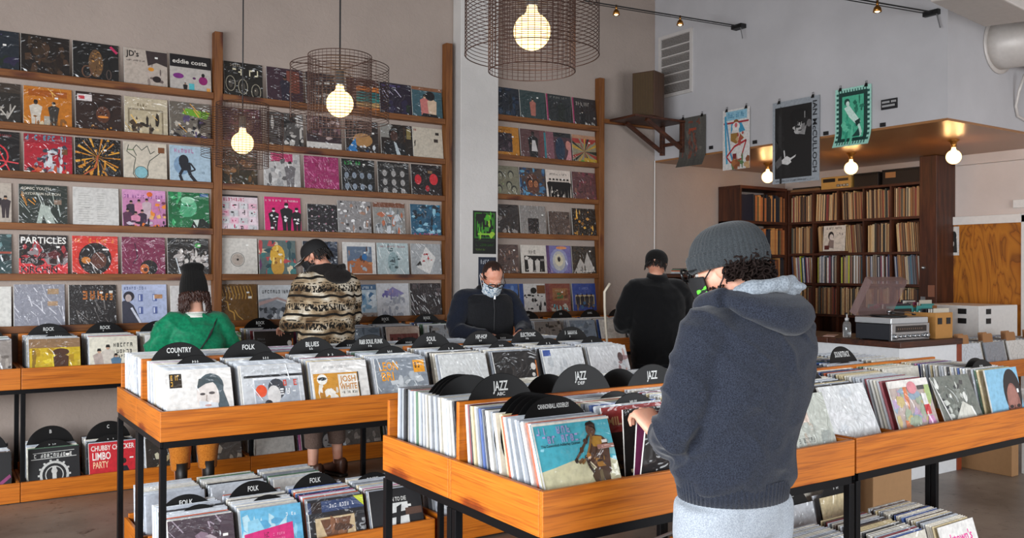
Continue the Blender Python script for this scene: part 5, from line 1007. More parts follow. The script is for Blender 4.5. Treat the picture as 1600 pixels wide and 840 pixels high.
def P3(a):
    a.rect(.055, .06, .84, .93, '#191818'); a.blobs(.1, .1, .35, .9, ['#232222', '#1f1e1e'], 12, .08); a.poly([(.06, .3), (.06, .55), (.2, .4), (.2, .8), (.14, .85), (.13, .5)], '#2e2d2d')
    a.ell(.58, .8, .2, .085, '#0f0f10'); a.ell(.62, .76, .17, .08, '#131314'); a.poly([(.44, .68), (.5, .72), (.6, .735), (.68, .7), (.7, .65), (.66, .6), (.57, .575), (.5, .585), (.47, .61), (.485, .63), (.44, .65)], '#b4b2b0'); a.blobs(.46, .69, .72, .76, ['#121213', '#1c1c1d'], 12, .04); a.poly([(.6, .6), (.7, .64), (.7, .7), (.64, .69)], '#7c7a79'); a.ell(.56, .665, .05, .014, '#2a2a2a'); a.ell(.6, .62, .04, .01, '#4a4848'); a.poly([(.56, .58), (.66, .62), (.74, .68), (.7, .56)], '#8f8d8c'); a.ell(.79, .69, .05, .045, '#6c6a6a'); a.line([(.7, .84), (.7, .76)], .02, '#8a8888')
    a.poly([(.2, .28), (.32, .33), (.4, .3), (.52, .335), (.5, .31), (.4, .275), (.42, .25), (.34, .22), (.22, .24)], '#d4d2d0'); a.line([(.28, .3), (.26, .4)], .025, '#d4d2d0'); a.poly([(.06, .26), (.2, .34), (.22, .24), (.1, .18)], '#5a5858')
    a.vtext('IAN McCULLOCH', .868, .95, .085, .85, '#26262a'); a.marks(.08, .018, .8, .018, '#3a3a3c')
def P4(a):
    a.rect(.1, .08, .9, .93, '#123c36'); a.blobs(.06, .04, .94, .96, ['#123c36'], 2, .04)
    for k in range(11): a.rect(.1+.075*k, .92, .13+.075*k, .97, '#17564c'); a.rect(.1+.075*k, .03, .13+.075*k, .09, '#17564c'); a.rect(.04, .08+.08*k, .1, .12+.08*k, '#17564c'); a.rect(.9, .08+.08*k, .96, .12+.08*k, '#17564c'); a.l -= 4
    a.l += 4; a.rect(.2, .14, .8, .86, '#4fb894'); a.blobs(.22, .16, .6, .5, ['#2f9a7c', '#66c8a4', '#3fae8c'], 14, .08); a.blobs(.55, .6, .78, .84, ['#1a6a54', '#237a60'], 10, .05); a.ell(.34, .76, .08, .06, '#16433c'); a.ell(.36, .73, .05, .045, '#d8efe4'); a.poly([(.26, .66), (.4, .7), (.62, .5), (.72, .4), (.6, .36), (.4, .5)], '#d0ece0'); a.poly([(.56, .42), (.7, .46), (.7, .34), (.6, .33)], '#14322e'); a.line([(.66, .36), (.74, .2), (.7, .16)], .06, '#c8e8da'); a.poly([(.5, .16), (.66, .3), (.72, .16)], '#14433c')
poster(6.87, 6.487, 2.66, 3.185, '#56544f', P1, 'dark grey poster with a dim red figure, leftmost of the four hanging ones', .06)
poster(6.25, 5.9, 2.574, 3.178, '#dcd8d4', P2, 'white poster with blue and red abstract dancer')
poster(5.62, 5.09, 2.384, 3.158, '#9aa0a6', P3, 'large black and white portrait poster in a grey border')
poster(4.925, 4.567, 2.65, 3.167, '#a6dccb', P4, 'mint green poster with a seated woman in a dark ornate border', .05)
g = G(); g.box((6.775, 4.33, 2.925), (6.789, 4.477, 3.01), flat('#16161a', .5)); sg = g.obj('wall_sign', bevel=.001); tag(sg, 'small black rectangular sign right of the mint green poster', 'sign')
q = G(); rr = random.Random(3)
for r in range(2):
    for k in range(11):
        if rr.random() < .85: q.box((6.7735, 4.465-.012*k, 2.945+.032*r), (6.7745, 4.458-.012*k, 2.962+.032*r), flat('#c8c8c8', .5))
qo = q.obj('lettering', sg); 
for i, (y, z) in enumerate(((6.42, 2.83), (5.845, 2.818), (5.03, 2.8), (4.464, 2.8))):
    g = G(); g.box((6.777, y-.025, z-.017), (6.789, y+.025, z+.017), flat('#141416', .5)); tag(g.obj('price_tag', bevel=.001), 'tiny black tag below and right of the ' + ['dark grey', 'white dancer', 'large portrait', 'mint green'][i] + ' poster', 'tag', 'black tags under the posters')
# pillar posters
def pil(x0, x1, z0, z1, base, draw, label):
    g = G(); w, h = x1-x0, z1-z0; g.box((-w/2, -.0015, 0), (w/2, 0, h), ink(base, 'm')); a = Art(g, w, -.0016, 'm', 4, h); draw(a); tag(g.obj('pillar_poster', loc=((x0+x1)/2, 7.1195, z0)), label, 'poster')
def PG(a): a.rect(.06, .36, .94, .96, '#2c6e1f'); a.rect(.12, .4, .88, .93, '#121612'); a.blobs(.16, .42, .84, .9, ['#4fae2c', '#9fc83a', '#1f3a1a', '#3f8f2a', '#101410'], 30, .09); a.rect(.2, .44, .8, .48, '#8fc83a'); a.rect(.1, .3, .9, .31, '#2a4a24'); a.marks(.1, .18, .8, .06, '#3f6a30'); a.marks(.1, .08, .5, .04, '#6a8a3a')
pil(4.338, 4.598, 1.71, 2.118, '#0f1210', PG, 'black and bright green poster on the white pillar')
pil(4.4, 4.6, 1.38, 1.68, '#1b2438', lambda a: (a.marks(.12, .78, .5, .14, '#c8ccd4'), a.blobs(.1, .1, .9, .7, ['#232e48', '#141a2a'], 8, .1)), 'small dark blue poster on the pillar, partly behind the balding man')
# ---------------- back shelves ----------------
e = empty('back_shelf', (8.65, 5.27, 0), 'tall dark wooden shelf of old records on the back wall', 'shelf')
g = G(); g.box((0, -.19, 0), (.345, 0, 2.755), DARK['Z']); g.obj('side_post', e, bevel=.004)
BZ = [.36, .715, 1.07, 1.426, 1.771, 2.142, 2.5]
for z in BZ: g = G(); g.box((0, .001, z-.028), (.345, 1.66, z), DARK['Y']); g.obj('shelf_board', e, bevel=.002)
PY = [.33, .66, .99, 1.32]
for i, z in enumerate(BZ[:-1]):
    for y in PY: g = G(); g.box((.004, y-.011, z+.0005), (.34, y+.011, BZ[i+1]-.0285), DARK['Z']); g.obj('divider', e)
g = G(); g.box((.0, 1.661, 0), (.345, 1.70, 2.53), DARK['Z']); g.obj('side_panel', e, bevel=.002)
g = G(); g.box((.341, .0, .3), (.347, 1.66, 2.5), DARK['Z']); g.obj('back_panel', e)
e = empty('corner_shelf', (7.8, 6.93, 0), 'short dark wooden shelf in the back corner under the soffit', 'shelf')
for z in (1.41, 1.755, 2.142, 2.545): g = G(); g.box((0, 0, z-.035), (.82, .335, z), DARK['X']); g.obj('shelf_board', e, bevel=.002)
for x in (0, .79): g = G(); g.box((x, .005, .9), (x+.028, .33, 2.509), DARK['Z']); g.obj('side_panel', e)
SP = {'old': ['#b08a5c', '#a87848', '#c8a878', '#7a5030', '#3a2418', '#8f6a48', '#d0b890', '#5c3a26', '#20150f', '#b89a70', '#8a3a2c', '#4a4a40'], 'new': ['#c8c8cc', '#a8acb4', '#d8d4cc', '#6a6a78', '#8a4a5a', '#b8a890', '#3a4a6a', '#e0e0dc', '#c8c83a', '#4a7a8a', '#2a2430', '#9a8a78']}
SHR = []; r2 = random.Random(11)
for row, z in enumerate(BZ[2:-1]):
    lo = [0.005] + [p+.013 for p in PY]; hi = [p-.013 for p in PY] + [1.655]
    for c in range(5):
        y = lo[c]; lean = r2.choice([0, 0, 1, 2, 4, -2]) if row else 0; gapend = r2.choice([0, 0, .02])
        lim = hi[c] - gapend - abs(math.sin(math.radians(lean)))*.32
        if lean < 0: y += abs(math.sin(math.radians(lean)))*.32
        while True:
            th = r2.uniform(.008, .019)
            if y + th > lim: break
            pal = SP['new' if row == 1 and r2.random() < .8 else 'old']
            SHR.append((row, Vector((8.668 + r2.uniform(0, .012), 5.27+y, z+.001)), th-.0008, lean, r2.choice(pal), r2.uniform(.29, .316))); y += th
def spine(th, h, m, g, M):
    d = .3; prof = [(0, th*.25), (.002, 0), (d, 0), (d, th), (.002, th), (0, th*.75)]; n = 6
    g.add([M @ Vector((x, y, 0)) for x, y in prof] + [M @ Vector((x, y, h)) for x, y in prof], [(i, (i+1) % n, n+(i+1) % n, n+i) for i in range(n)] + [(5, 4, 3, 2, 1, 0), (6, 7, 8, 9, 10, 11)], m)
SHR.sort(key=lambda s: (-min(s[0], 3) if s[0] > 0 else 1, 0))
cm = {}
def sp_mesh(col):
    if col not in cm: q = G(); spine(1, 1, ink(col, 'm'), q, Matrix()); cm[col] = q.mesh('shelved_record')
    return cm[col]
for i, (row, p, th, lean, col, h) in enumerate(SHR[:290]):
    o = bpy.data.objects.new('shelved_record', sp_mesh(col)); COL.objects.link(o); o.location = p; o.scale = (1, th, h); o.rotation_euler = (math.radians(-lean), 0, 0)
    rn = ['bottom', 'third', 'second', 'top'][row]
    tag(o, 'thin old record spine on the %s row of the dark back shelf' % rn, 'shelved record', 'record spines on the %s row of the back shelf' % rn)
g = G()
for (row, p, th, lean, col, h) in SHR[290:]: spine(th, h, ink(col, 'm'), g, Matrix.Translation(p) @ Matrix.Rotation(math.radians(-lean), 4, 'X'))
if len(SHR) > 290: tag(g.obj('shelved_records'), 'the remaining record spines on the lowest visible row of the back shelf', 'shelved records', kind='stuff')
# corner shelf contents
r3 = random.Random(5)
for row, z in enumerate((1.41, 1.755, 2.142)):
    x = 7.832 + (.2 if row == 2 else 0)
    while x < 8.57:
        th = r3.uniform(.014, .035); col = r3.choice(['#26201c', '#3a2a20', '#a8683a', '#5a3a24', '#c08a50', '#1c2430', '#6a5a3a', '#8a5030']); 
        g = G(); h = r3.uniform(.27, .315); g.add([(0, 0, 0), (th-.001, 0, 0), (th-.001, .25, 0), (0, .25, 0), (0, 0, h), (th-.001, 0, h), (th-.001, .25, h), (0, .25, h)], [(0,3,2,1),(4,5,6,7),(0,1,5,4),(1,2,6,5),(2,3,7,6),(3,0,4,7)], ink(col, 'm'))
        o = g.obj('binder', bevel=.001, loc=(x, 6.945, z+.001)); tag(o, 'dark or tan spine filed on the %s board of the short corner shelf' % ['lowest', 'middle', 'upper'][row], 'binder', 'binders on the corner shelf'); x += th
g = G(); g.box((0, 0, 0), (.19, .16, .3), flat('#141a2c', .5, 0, 'navy_board')); g.box((-.006, .002, 0), (-.0005, .158, .3), flat('#7a2a24', .5)); tag(g.obj('storage_case', bevel=.003, loc=(7.835, 6.95, 2.143)), 'navy blue case with a red edge at the left end of the corner shelf', 'case')
# things on top of the back shelf
e = empty('cream_radio', (8.68, 6.11, 2.501), 'cream radio receiver on top of the back shelf', 'radio')
CR = flat('#c9a25a', .45, .2, 'radio_case'); g = G(); g.box((0, 0, 0), (.25, .39, .14), CR); g.obj('case', e, bevel=.004)
g = G(); g.box((-.004, .2, .08), (0, .36, .12), BLACK); g.obj('dial_window', e)
for k in range(4): g = G(); g.lathe([(.016, 0), (.016, .014), (.013, .016)], METAL, 14, Matrix.Translation((0, .04+.04*k, .035)) @ Matrix.Rotation(-math.pi/2, 4, 'Y')); g.obj('knob', e, True)
g = G(); g.box((-.004, .03, .085), (0, .16, .115), flat('#3a2a1a', .5)); g.obj('meter', e)
def crate(x, y, z, a, b, h, m, label, name='black_box', cat='box'):
    e = empty(name, (x, y, z), label, cat); g = G(); g.box((0, 0, 0), (a, b, h-.02), m); g.obj('body', e, bevel=.004); g = G(); g.box((-.003, -.003, h-.0195), (a+.003, b+.003, h), m); g.obj('lid', e, bevel=.003); return e
BX = flat('#1d1714', .6, 0, 'black_card')
bx = crate(8.7, 5.29, 2.501, .28, .44, .16, BX, 'black box with a torn tan label on the shelf top at right')
g = G(); g.box((-.005, .28, .07), (-.001, .4, .13), flat('#a8784a', .7)); g.obj('paper_label', bx)
crate(8.7, 5.78, 2.501, .28, .3, .15, BX, 'second black box on the shelf top, beside the cream radio')
g = G(); g.box((0, 0, 0), (.24, .42, .03), flat('#7a5a3a', .6)); g.box((.01, .02, .0305), (.22, .39, .05), flat('#2a2018', .6)); tag(g.obj('flat_case', loc=(8.68, 6.52, 2.501), bevel=.002), 'flat brown case lying on the shelf top behind the portrait poster', 'case')
# white cover standing on the back shelf
def SW(a): a.marks(.15, .85, .7, .08, '#2a2624'); a.marks(.58, .62, .34, .09, '#2a2624'); a.ell(.36, .6, .13, .17, '#2a2422', 14); a.ell(.38, .55, .09, .12, '#d8d0c8', 12); a.poly([(.2, .15), (.3, .45), (.5, .42), (.5, .1)], '#8a7a74'); a.rect(.08, .06, .3, .22, '#5a2420'); a.line([(.6, .3), (.85, .3)], .015, '#8a8a88')
album('record_album', '#d9d2c6', 'm', SW, 'white cover with a capped girl drawing standing on the back shelf', (8.63, 6.29, 1.79), 4, -math.pi/2, .29, .006, 7, 'album covers on display')
g = G(); g.box((8.6, 6.12, 1.765), (8.6495, 6.46, 1.788), DARK['Y']); tag(g.obj('display_ledge'), 'narrow ledge holding the white cover with the capped girl drawing', 'ledge')
# door details
def note(y0, y1, z0, z1, draw, label):
    w, h = y0-y1, z1-z0; g = G(); g.box((-w/2, -.002, 0), (w/2, 0, h), ink('#dedad4', 'm')); a = Art(g, w, -.0021, 'm', 4, h); draw(a); tag(g.obj('paper_note', loc=(8.963, (y0+y1)/2, z0), rot=(0, 0, -math.pi/2)), label, 'note')
note(5.155, 5.02, 1.73, 2.03, lambda a: (a.ell(.6, .68, .2, .16, '#1a1a1a'), a.poly([(.4, .1), (.5, .6), (.8, .6), (.85, .1)], '#24211f'), a.ell(.5, .4, .12, .1, '#c8c0b8')), 'larger white sheet with a black figure on the plywood panel')
note(5.185, 5.10, 1.58, 1.71, lambda a: (a.ell(.5, .6, .25, .2, '#6a6662'), a.poly([(.3, .1), (.4, .5), (.6, .5), (.7, .1)], '#3a3634')), 'smaller white sheet below the larger one on the plywood panel')
g = G(); g.box((8.962, 5.16, 1.70), (8.9645, 5.188, 2.03), BLACK); tag(g.obj('door_latch_plate'), 'dark strip at the left edge of the plywood panel', 'strip')
g = G(); g.box((8.965, 4.36, 2.19), (8.999, 4.48, 2.27), WHITE); tag(g.obj('wall_switch_box', bevel=.004), 'small white box on the wall above the door frame', 'wall box')
g = G(); g.lathe([(.001, .03), (.014, .026), (.02, .01), (.02, 0)], METAL, 14, Matrix.Translation((8.65, 5.22, 1.6)) @ Matrix.Rotation(-math.pi/2, 4, 'Y')); g.box((8.644, 5.1, 1.3), (8.6495, 5.17, 1.42), flat('#8a5a44', .5)); g.box((8.645, 5.2, 1.2), (8.6495, 5.25, 1.3), METAL)
tag(g.obj('wall_hook', None), 'small metal hook and tags on the dark end post of the back shelf', 'hook')
# ---------------- counter and equipment ----------------
e = empty('counter', (5.97, 3.78, 0), 'white counter with a dark wooden top in front of the back shelf', 'counter')
CW = flat('#e6e8ea', .5, 0, 'counter_white')
g = G(); g.box((.03, .03, 0), (.8, .6, .99), CW)
for z in (.22, .62): g.box((.029, .026, z), (.8, .0295, z+.006), flat('#9a9c9e', .5))
g.obj('front_panel', e)
g = G(); g.box((.03, .601, 0), (.55, 1.3, .99), CW); g.obj('side_cabinet', e)
g = G(); g.box((0, 0, .9905), (.84, .62, 1.035), DARK['X']); g.obj('worktop', e, bevel=.004)
g = G(); g.box((-.01, .621, .9905), (.58, 1.33, 1.035), DARK['Y']); g.obj('worktop', e, bevel=.004)
g = G(); g.box((.8005, .02, 0), (.86, .6, .99), flat('#8a3a1c', .5, 0, 'red_wood')); g.obj('end_post', e, bevel=.003)
# stereo + turntable
e = empty('stereo_receiver', (6.24, 4.02, 1.0355), 'silver stereo receiver under the turntable on the counter', 'receiver', math.radians(-2)); e.scale = (.88, .88, .95)
CH = flat('#2e3036', .5, .2, 'charcoal_case'); g = G(); g.box((-.26, -.16, .008), (.26, .18, .13), CH); g.obj('case', e, bevel=.003)
g = G(); g.box((-.265, -.178, .004), (.265, -.1605, .134), METAL); fp = g.obj('front_plate', e, bevel=.002)
g = G(); g.box((-.21, -.181, .07), (.22, -.1785, .118), flat('#1c1210', .15, 0, 'dial_glass')); 
for k in range(12): g.box((-.18+.03*k, -.1822, .088), (-.178+.03*k, -.1812, .1), flat('#c8a080', .5))
g.obj('dial_window', fp)
for k, x in enumerate((-.22, -.16, -.1, -.03, .04, .1, .17, .225)):
    r = .021 if k in (0, 7) else .014; g = G(); g.lathe([(r, 0), (r, .018), (r*.8, .022), (.001, .022)], METAL, 16, Matrix.Translation((x, -.1785, .036)) @ Matrix.Rotation(math.pi/2, 4, 'X')); g.obj('knob', fp, True)
for x in (-.22, .22):
    for y in (-.13, .15): g = G(); g.lathe([(.015, 0), (.015, .008)], BLACK, 12, Matrix.Translation((x, y, 0))); g.obj('foot', e)
e = empty('turntable', (6.24, 4.02, 1.1635), 'silver turntable with its smoked dust cover raised, on top of the receiver', 'turntable', math.radians(-2)); e.scale = (.88, .88, .88)
SIL = flat('#c4c6c8', .35, .4, 'silver_plinth'); g = G(); g.box((-.26, -.17, 0), (.26, .19, .05), SIL); g.obj('plinth', e, bevel=.006)
g = G(); g.lathe([(.14, 0), (.15, .004), (.15, .012), (.145, .016), (.004, .016)], BLACK, 40, Matrix.Translation((-.04, .01, .051))); g.lathe([(.003, .016), (.003, .03), (.001, .032)], METAL, 8, Matrix.Translation((-.04, .01, .051))); g.obj('platter', e, True)
g = G(); g.lathe([(.022, 0), (.022, .03), (.018, .034), (.001, .034)], BLACK, 16, Matrix.Translation((.18, .12, .051))); g.tube([(.18, .14, .085), (.18, .1, .085), (.175, -.08, .08), (.13, -.12, .074)], .004, METAL, 8); g.box((.115, -.135, .066), (.135, -.11, .078), BLACK); g.lathe([(.014, 0), (.014, .03)], METAL, 12, Matrix.Translation((.18, .145, .085)) @ Matrix.Rotation(-math.pi/2, 4, 'X')); g.obj('tonearm', e, True)
def acrylic():
    t = NT('smoked_acrylic'); t.set(Base_Color=(.30, .20, .19, 1), Roughness=.08, Alpha=.42, Specular_IOR_Level=.6); return t.m
AC = acrylic(); Mx = Matrix.Translation((0, .185, .055)) @ Matrix.Rotation(math.radians(62), 4, 'X')
g = G(); W2, D2, HH = .255, .35, .07
g.box((-W2, -D2, HH), (W2, 0, HH+.003), AC, Mx); g.box((-W2, -D2, 0), (-W2+.003, 0, HH), AC, Mx); g.box((W2-.003, -D2, 0), (W2, 0, HH), AC, Mx); g.box((-W2+.003, -D2, 0), (W2-.003, -D2+.003, HH), AC, Mx); g.box((-W2+.003, -.003, 0), (W2-.003, 0, HH), AC, Mx)
# raised lid: hinge at the rear edge
for v in range(len(g.v)): pass
lid = g.obj('dust_cover', e)
lid.data.transform(Matrix.Translation((0, .185, .055)) @ Matrix.Rotation(math.radians(-124), 4, 'X') @ Matrix.Translation((0, -.185, -.055)))
# sanitiser bottle and paper
e = empty('pump_bottle', (5.99+.12, 4.33, 1.0355), 'clear pump bottle of hand gel on the counter left of the turntable', 'bottle')
t = NT('clear_plastic'); t.set(Base_Color=(.85, .88, .9, 1), Roughness=.05, Transmission_Weight=.85, IOR=1.4)
g = G(); g.lathe([(.03, 0), (.032, .01), (.032, .1), (.026, .118), (.014, .124), (.014, .132)], t.m, 20); g.obj('bottle_body', e, True)
g = G(); g.lathe([(.016, .1325), (.016, .15), (.006, .154), (.005, .19), (.001, .19)], flat('#e8e8ea', .4), 14); g.tube([(0, 0, .188), (-.03, -.01, .19), (-.04, -.012, .182)], .006, BLACK, 8); g.obj('pump', e, True)
g = G(); g.box((-.12, -.04, 0), (.12, .05, .003), flat('#d8b4a8', .7, 0, 'pinkish_paper')); tag(g.obj('paper_sheet', loc=(6.15, 4.5, 1.0356), rot=(0, 0, .5)), 'pinkish sheet of paper lying beside the pump bottle', 'paper')
g = G(); 
for k in range(4): g.box((-.15+.01*k, -.1, .012*k), (.15-.005*k, .1, .012*k+.011), flat(['#c8b088', '#6a4028', '#d8d0c0', '#5a2c1c'][k], .6))
tag(g.obj('magazine_stack', loc=(6.25, 5.0, 1.036), rot=(0, 0, 1.3)), 'low stack of papers on the counter behind the pump bottle', 'stack of papers')
# crates of small things on the counter end and behind it
def opencrate(x, y, z, a, b, h, col, label, rz=0, items=True):
    e = empty('open_box', (x, y, z), label, 'box', rz, 'open boxes beside the receiver'); m = flat(col, .7); t = .008
    g = G(); g.box((0, 0, 0), (a, b, .008), m); g.box((0, 0, .0085), (a, t, h), m); g.box((0, b-t, .0085), (a, b, h), m); g.box((0, t, .0085), (t, b-t, h), m); g.box((a-t, t, .0085), (a, b-t, h), m); g.obj('body', e)
    for u in (.12, .62): g = G(); g.box((a*u, -.004, h*.55), (a*(u+.24), -.0005, h*.8), flat('#1c1c20', .6)); g.obj('label_patch', e)
    if items:
        g = G(); rr = random.Random(int(x*100)); yy = .02
        while yy < b-.03: g.box((.015, yy, .01), (a-.015, yy+.008, h+rr.uniform(.0, .05)), flat(rr.choice(['#e0dcd4', '#3f8f8a', '#8a3a5a', '#c8c0b0', '#2a2a30']), .6)); yy += .02
        g.obj('filed_papers', e)
opencrate(6.56, 3.86, 1.0355, .24, .26, .2, '#b98444', 'tan open box with two black labels right of the receiver')
e = empty('side_table', (6.95, 4.5, 0), 'dark side table carrying two boxes behind the right-hand bin', 'table'); g = G(); g.box((0, 0, .93), (1.1, .45, .96), DARK['X']); g.obj('table_top', e, bevel=.003)
for x in (.03, 1.03):
    for y in (.03, .38): g = G(); g.box((x, y, 0), (x+.04, y+.04, .9295), DARK['Z']); g.obj('leg', e)
opencrate(7.0, 4.53, .9605, .42, .3, .27, '#241814', 'dark brown open box behind the craft paper dividers', .0)
opencrate(7.5, 4.53, .9605, .22, .3, .29, '#8a5426', 'narrow brown open box right of the dark one', .0)
e = empty('white_cabinet', (8.2, 4.4, 0), 'white cabinet with two black switch plates in front of the plywood panel', 'cabinet')
g = G(); g.box((0, 0, 0), (.7, .62, 1.24), WHITE); g.obj('body', e, bevel=.006)
for z in (1.07, 1.16): g = G(); g.box((.12, -.006, z), (.2, -.0005, z+.05), BLACK); g.obj('switch_plate', e)
for z in (1.07, 1.16): g = G(); g.box((-.006, .12, z), (-.0005, .2, z+.05), BLACK); g.obj('switch_plate', e)
BD = wood_bin('wooden bin with craft paper dividers at the right edge', 6.88, 3.8, 1.5, .56, .82, .69, 4, back=.1)
nI = 0
sm = {}
for k in range(4):
    fill_y = .04
    for i in range(14):
        ci = RR.choices(range(len(PAL)), PW['pale'])[0]
        if ci not in sm: sm[ci] = SM[ci].mesh('record_sleeve')
        o = bpy.data.objects.new('small_sleeve', sm[ci]); COL.objects.link(o); o.location = (6.88+.02+.37*(k+.5), 3.84+.034*i, .692); o.rotation_euler = (math.radians(-12+.6*i), 0, 0); o.scale = (.98, .02, .9); tag(o, 'one of the pale sleeves in the bin with craft paper dividers', 'single sleeve', 'pale sleeves in the bin with craft paper dividers')
    for j in range(2):
        g = G(); g.add([(-.075, 0, 0), (.075, 0, 0), (.075, 0, .34), (.06, 0, .355), (-.07, 0, .355), (-.075, 0, .34), (-.075, .002, 0), (.075, .002, 0), (.075, .002, .34), (.06, .002, .355), (-.07, .002, .355), (-.075, .002, .34)], [(0,1,2,3,4,5),(11,10,9,8,7,6)]+[(i, (i+1) % 6+0, (i+1) % 6+6, i+6)[::-1] for i in range(6)], flat('#a5764c', .8, 0, 'craft_card'))
        tag(g.obj('card_divider', loc=(6.88+.02+.37*(k+.3+.3*j), 3.857+.1*j+.034*k*0, .692), rot=(-.1, 0, 0)), 'brown craft paper divider card in the bin at the right edge', 'divider card', 'craft paper divider cards')
# boxes on the floor at the right
crate(6.9, 3.45, 0, .1, .45, .62, flat('#a07850', .8, 0, 'cardboard'), 'flattened printed cardboard carton under the right-hand bin', 'cardboard_carton', 'carton')
crate(7.08, 3.25, 0, .3, .22, .66, WHITE, 'tall white box on the floor at the right edge', 'white_box')
crate(4.28, 3.4, 0, .46, .3, .72, flat('#8a6250', .8, 0, 'cardboard_dull'), 'reddish brown carton standing behind the low crates', 'cardboard_carton', 'carton')
crate(5.0, 3.35, 0, .42, .3, .7, flat('#a9825a', .8, 0, 'cardboard_tan'), 'tan carton standing under the rear right bin', 'cardboard_carton', 'carton')
# equipment rack
e = empty('equipment_rack', (5.6, 5.15, 0), 'dark wooden rack of audio equipment beyond the man in black', 'rack')
for y in (0, .78): g = G(); g.box((0, y, 0), (.5, y+.03, 1.5), DARK['Z']); g.obj('side_panel', e)
for z in (.35, .72, 1.0, 1.24, 1.5): g = G(); g.box((0, .0305, z-.03), (.5, .7795, z), DARK['Y']) if z < 1.5 else g.box((-.01, -.01, z+.0005), (.51, .82, z+.03), DARK['Y']); g.obj('shelf_board', e)
g = G(); g.box((.48, .03, 0), (.5, .78, 1.49), DARK['Z']); g.obj('back_panel', e)
def comp(y, z, w, h, col, label, disp=None, knobs=4):
    e = empty('audio_component', (5.62, y, z), label, 'audio component', 0, 'audio components in the rack'); g = G(); g.box((0, 0, 0), (.35, w, h), flat(col, .4, .4)); g.obj('case', e, bevel=.003)
    for k in range(knobs): g = G(); g.lathe([(.014, 0), (.014, .014)], METAL, 12, Matrix.Translation((0, w*.15+k*w*.7/max(1, knobs-1), h*.35)) @ Matrix.Rotation(-math.pi/2, 4, 'Y')); g.obj('knob', e)
    if disp: g = G(); g.box((-.003, w*.3, h*.6), (0, w*.7, h*.85), flat(disp[0], .3, emit=disp[1])); g.obj('display', e)
comp(5.3, 1.2405, .44, .17, '#6a5644', 'tan receiver with a row of knobs on the upper rack shelf', ('#2a1c14', 0), 6)
comp(5.3, 1.0005, .44, .13, '#1a1a1e', 'black amplifier with a small blue display in the rack', ('#5aa0ff', 1.2), 3)
comp(5.4, .7205, .3, .12, '#8a827a', 'grey component on the lower rack shelf', None, 3)
for i, (x, y, w, n, c) in enumerate(((5.7, 5.62, .26, 5, 1), (5.72, 5.2, .28, 3, 2))):
    for k in range(n):
        g = G(); g.box((-.13, -.13, 0), (.13, .13, .009), ink(PAL[(k*3+c) % 16], 'm')); tag(g.obj('loose_record', loc=(x, y, 1.5312+.0095*k), rot=(0, 0, .1*k), bevel=.001), 'record lying flat in the %s pile on top of the equipment rack' % ['left', 'right'][i], 'loose record', 'records lying on the rack')
g = G(); g.loft([((5.95, 5.42, 1.5312), (.09, 0, 0), (0, .12, 0)), ((5.95, 5.42, 1.72), (.07, 0, 0), (0, .1, 0))], flat('#dfe2e4', .6), 4); tag(g.obj('white_lantern'), 'white tapered lantern standing on the equipment rack', 'lantern')
g = G(); g.tube([(4.72, 5.62, 0.0), (4.74, 5.62, .8), (4.72, 5.63, 1.1), (4.70, 5.62, 1.25), (4.68, 5.6, 1.38), (4.72, 5.58, 1.45)], .011, flat('#d8ccb8', .5), 8); g.tube([(4.72, 5.62, .004), (4.85, 5.75, .004)], .011, flat('#d8ccb8', .5), 8); g.tube([(4.72, 5.62, .004), (4.5, 5.45, .004)], .011, flat('#d8ccb8', .5), 8)
tag(g.obj('bent_stand', None, True), 'cream bent metal rod standing left of the man in black', 'stand')
# ---------------- people ----------------
def heather(name, c, c2, scale=260, rough=.95, bump=.25):
    t = NT(name); mp = t.coord(); nz = t.n('ShaderNodeTexNoise', i_Scale=float(scale), i_Detail=2.0); t.l(mp, 'Vector', nz, 'Vector')
    n2 = t.n('ShaderNodeTexNoise', i_Scale=5.0, i_Detail=3.0); t.l(mp, 'Vector', n2, 'Vector')
    r = t.ramp(nz, 'Fac', [(.35, c), (.65, c2)]); t.l(r, 'Color', t.b, 'Base Color'); t.set(Roughness=rough, Specular_IOR_Level=.15, Sheen_Weight=.15)
    t.bump(nz, 'Fac', bump, .003); return t.m
def skin_mat(name, c, c2):
    t = NT(name); mp = t.coord(); nz = t.n('ShaderNodeTexNoise', i_Scale=12.0, i_Detail=4.0); t.l(mp, 'Vector', nz, 'Vector')
    r = t.ramp(nz, 'Fac', [(.35, c2), (.6, c)]); t.l(r, 'Color', t.b, 'Base Color'); t.set(Roughness=.5, Subsurface_Weight=.08, Subsurface_Radius=(.02, .008, .004)); return t.m
SKIN = skin_mat('skin_fair', '#dca58c', '#c8866c')
def fuse(name, g, voxel, parent, mats, smooth=6, fold=None, matfn=None):
    me = g.mesh(name + '_src'); o = bpy.data.objects.new(name + '_src', me); COL.objects.link(o)
    bm = bmesh.new(); bm.from_mesh(me); bmesh.ops.remove_doubles(bm, verts=bm.verts, dist=1e-6); bmesh.ops.recalc_face_normals(bm, faces=bm.faces); bm.to_mesh(me); bm.free()
    r = o.modifiers.new('r', 'REMESH'); r.mode = 'VOXEL'; r.voxel_size = voxel
    s = o.modifiers.new('s', 'SMOOTH'); s.factor = .5; s.iterations = smooth
    dg = bpy.context.evaluated_depsgraph_get(); dg.update(); m2 = bpy.data.meshes.new_from_object(o.evaluated_get(dg)); bpy.data.objects.remove(o); bpy.data.meshes.remove(me)
    m2.name = name
    if fold:
        nr = [v.normal.copy() for v in m2.vertices]
        for v, n in zip(m2.vertices, nr): v.co += n * fold(v.co, n)
    m2.materials.clear()
    for m in mats: m2.materials.append(m)
    m2.polygons.foreach_set('use_smooth', [True]*len(m2.polygons))
    if matfn: m2.polygons.foreach_set('material_index', [matfn(p.center) for p in m2.polygons])
    m2.update(); q = bpy.data.objects.new(name, m2); COL.objects.link(q)
    if parent: q.parent = parent
    return q
V = Vector
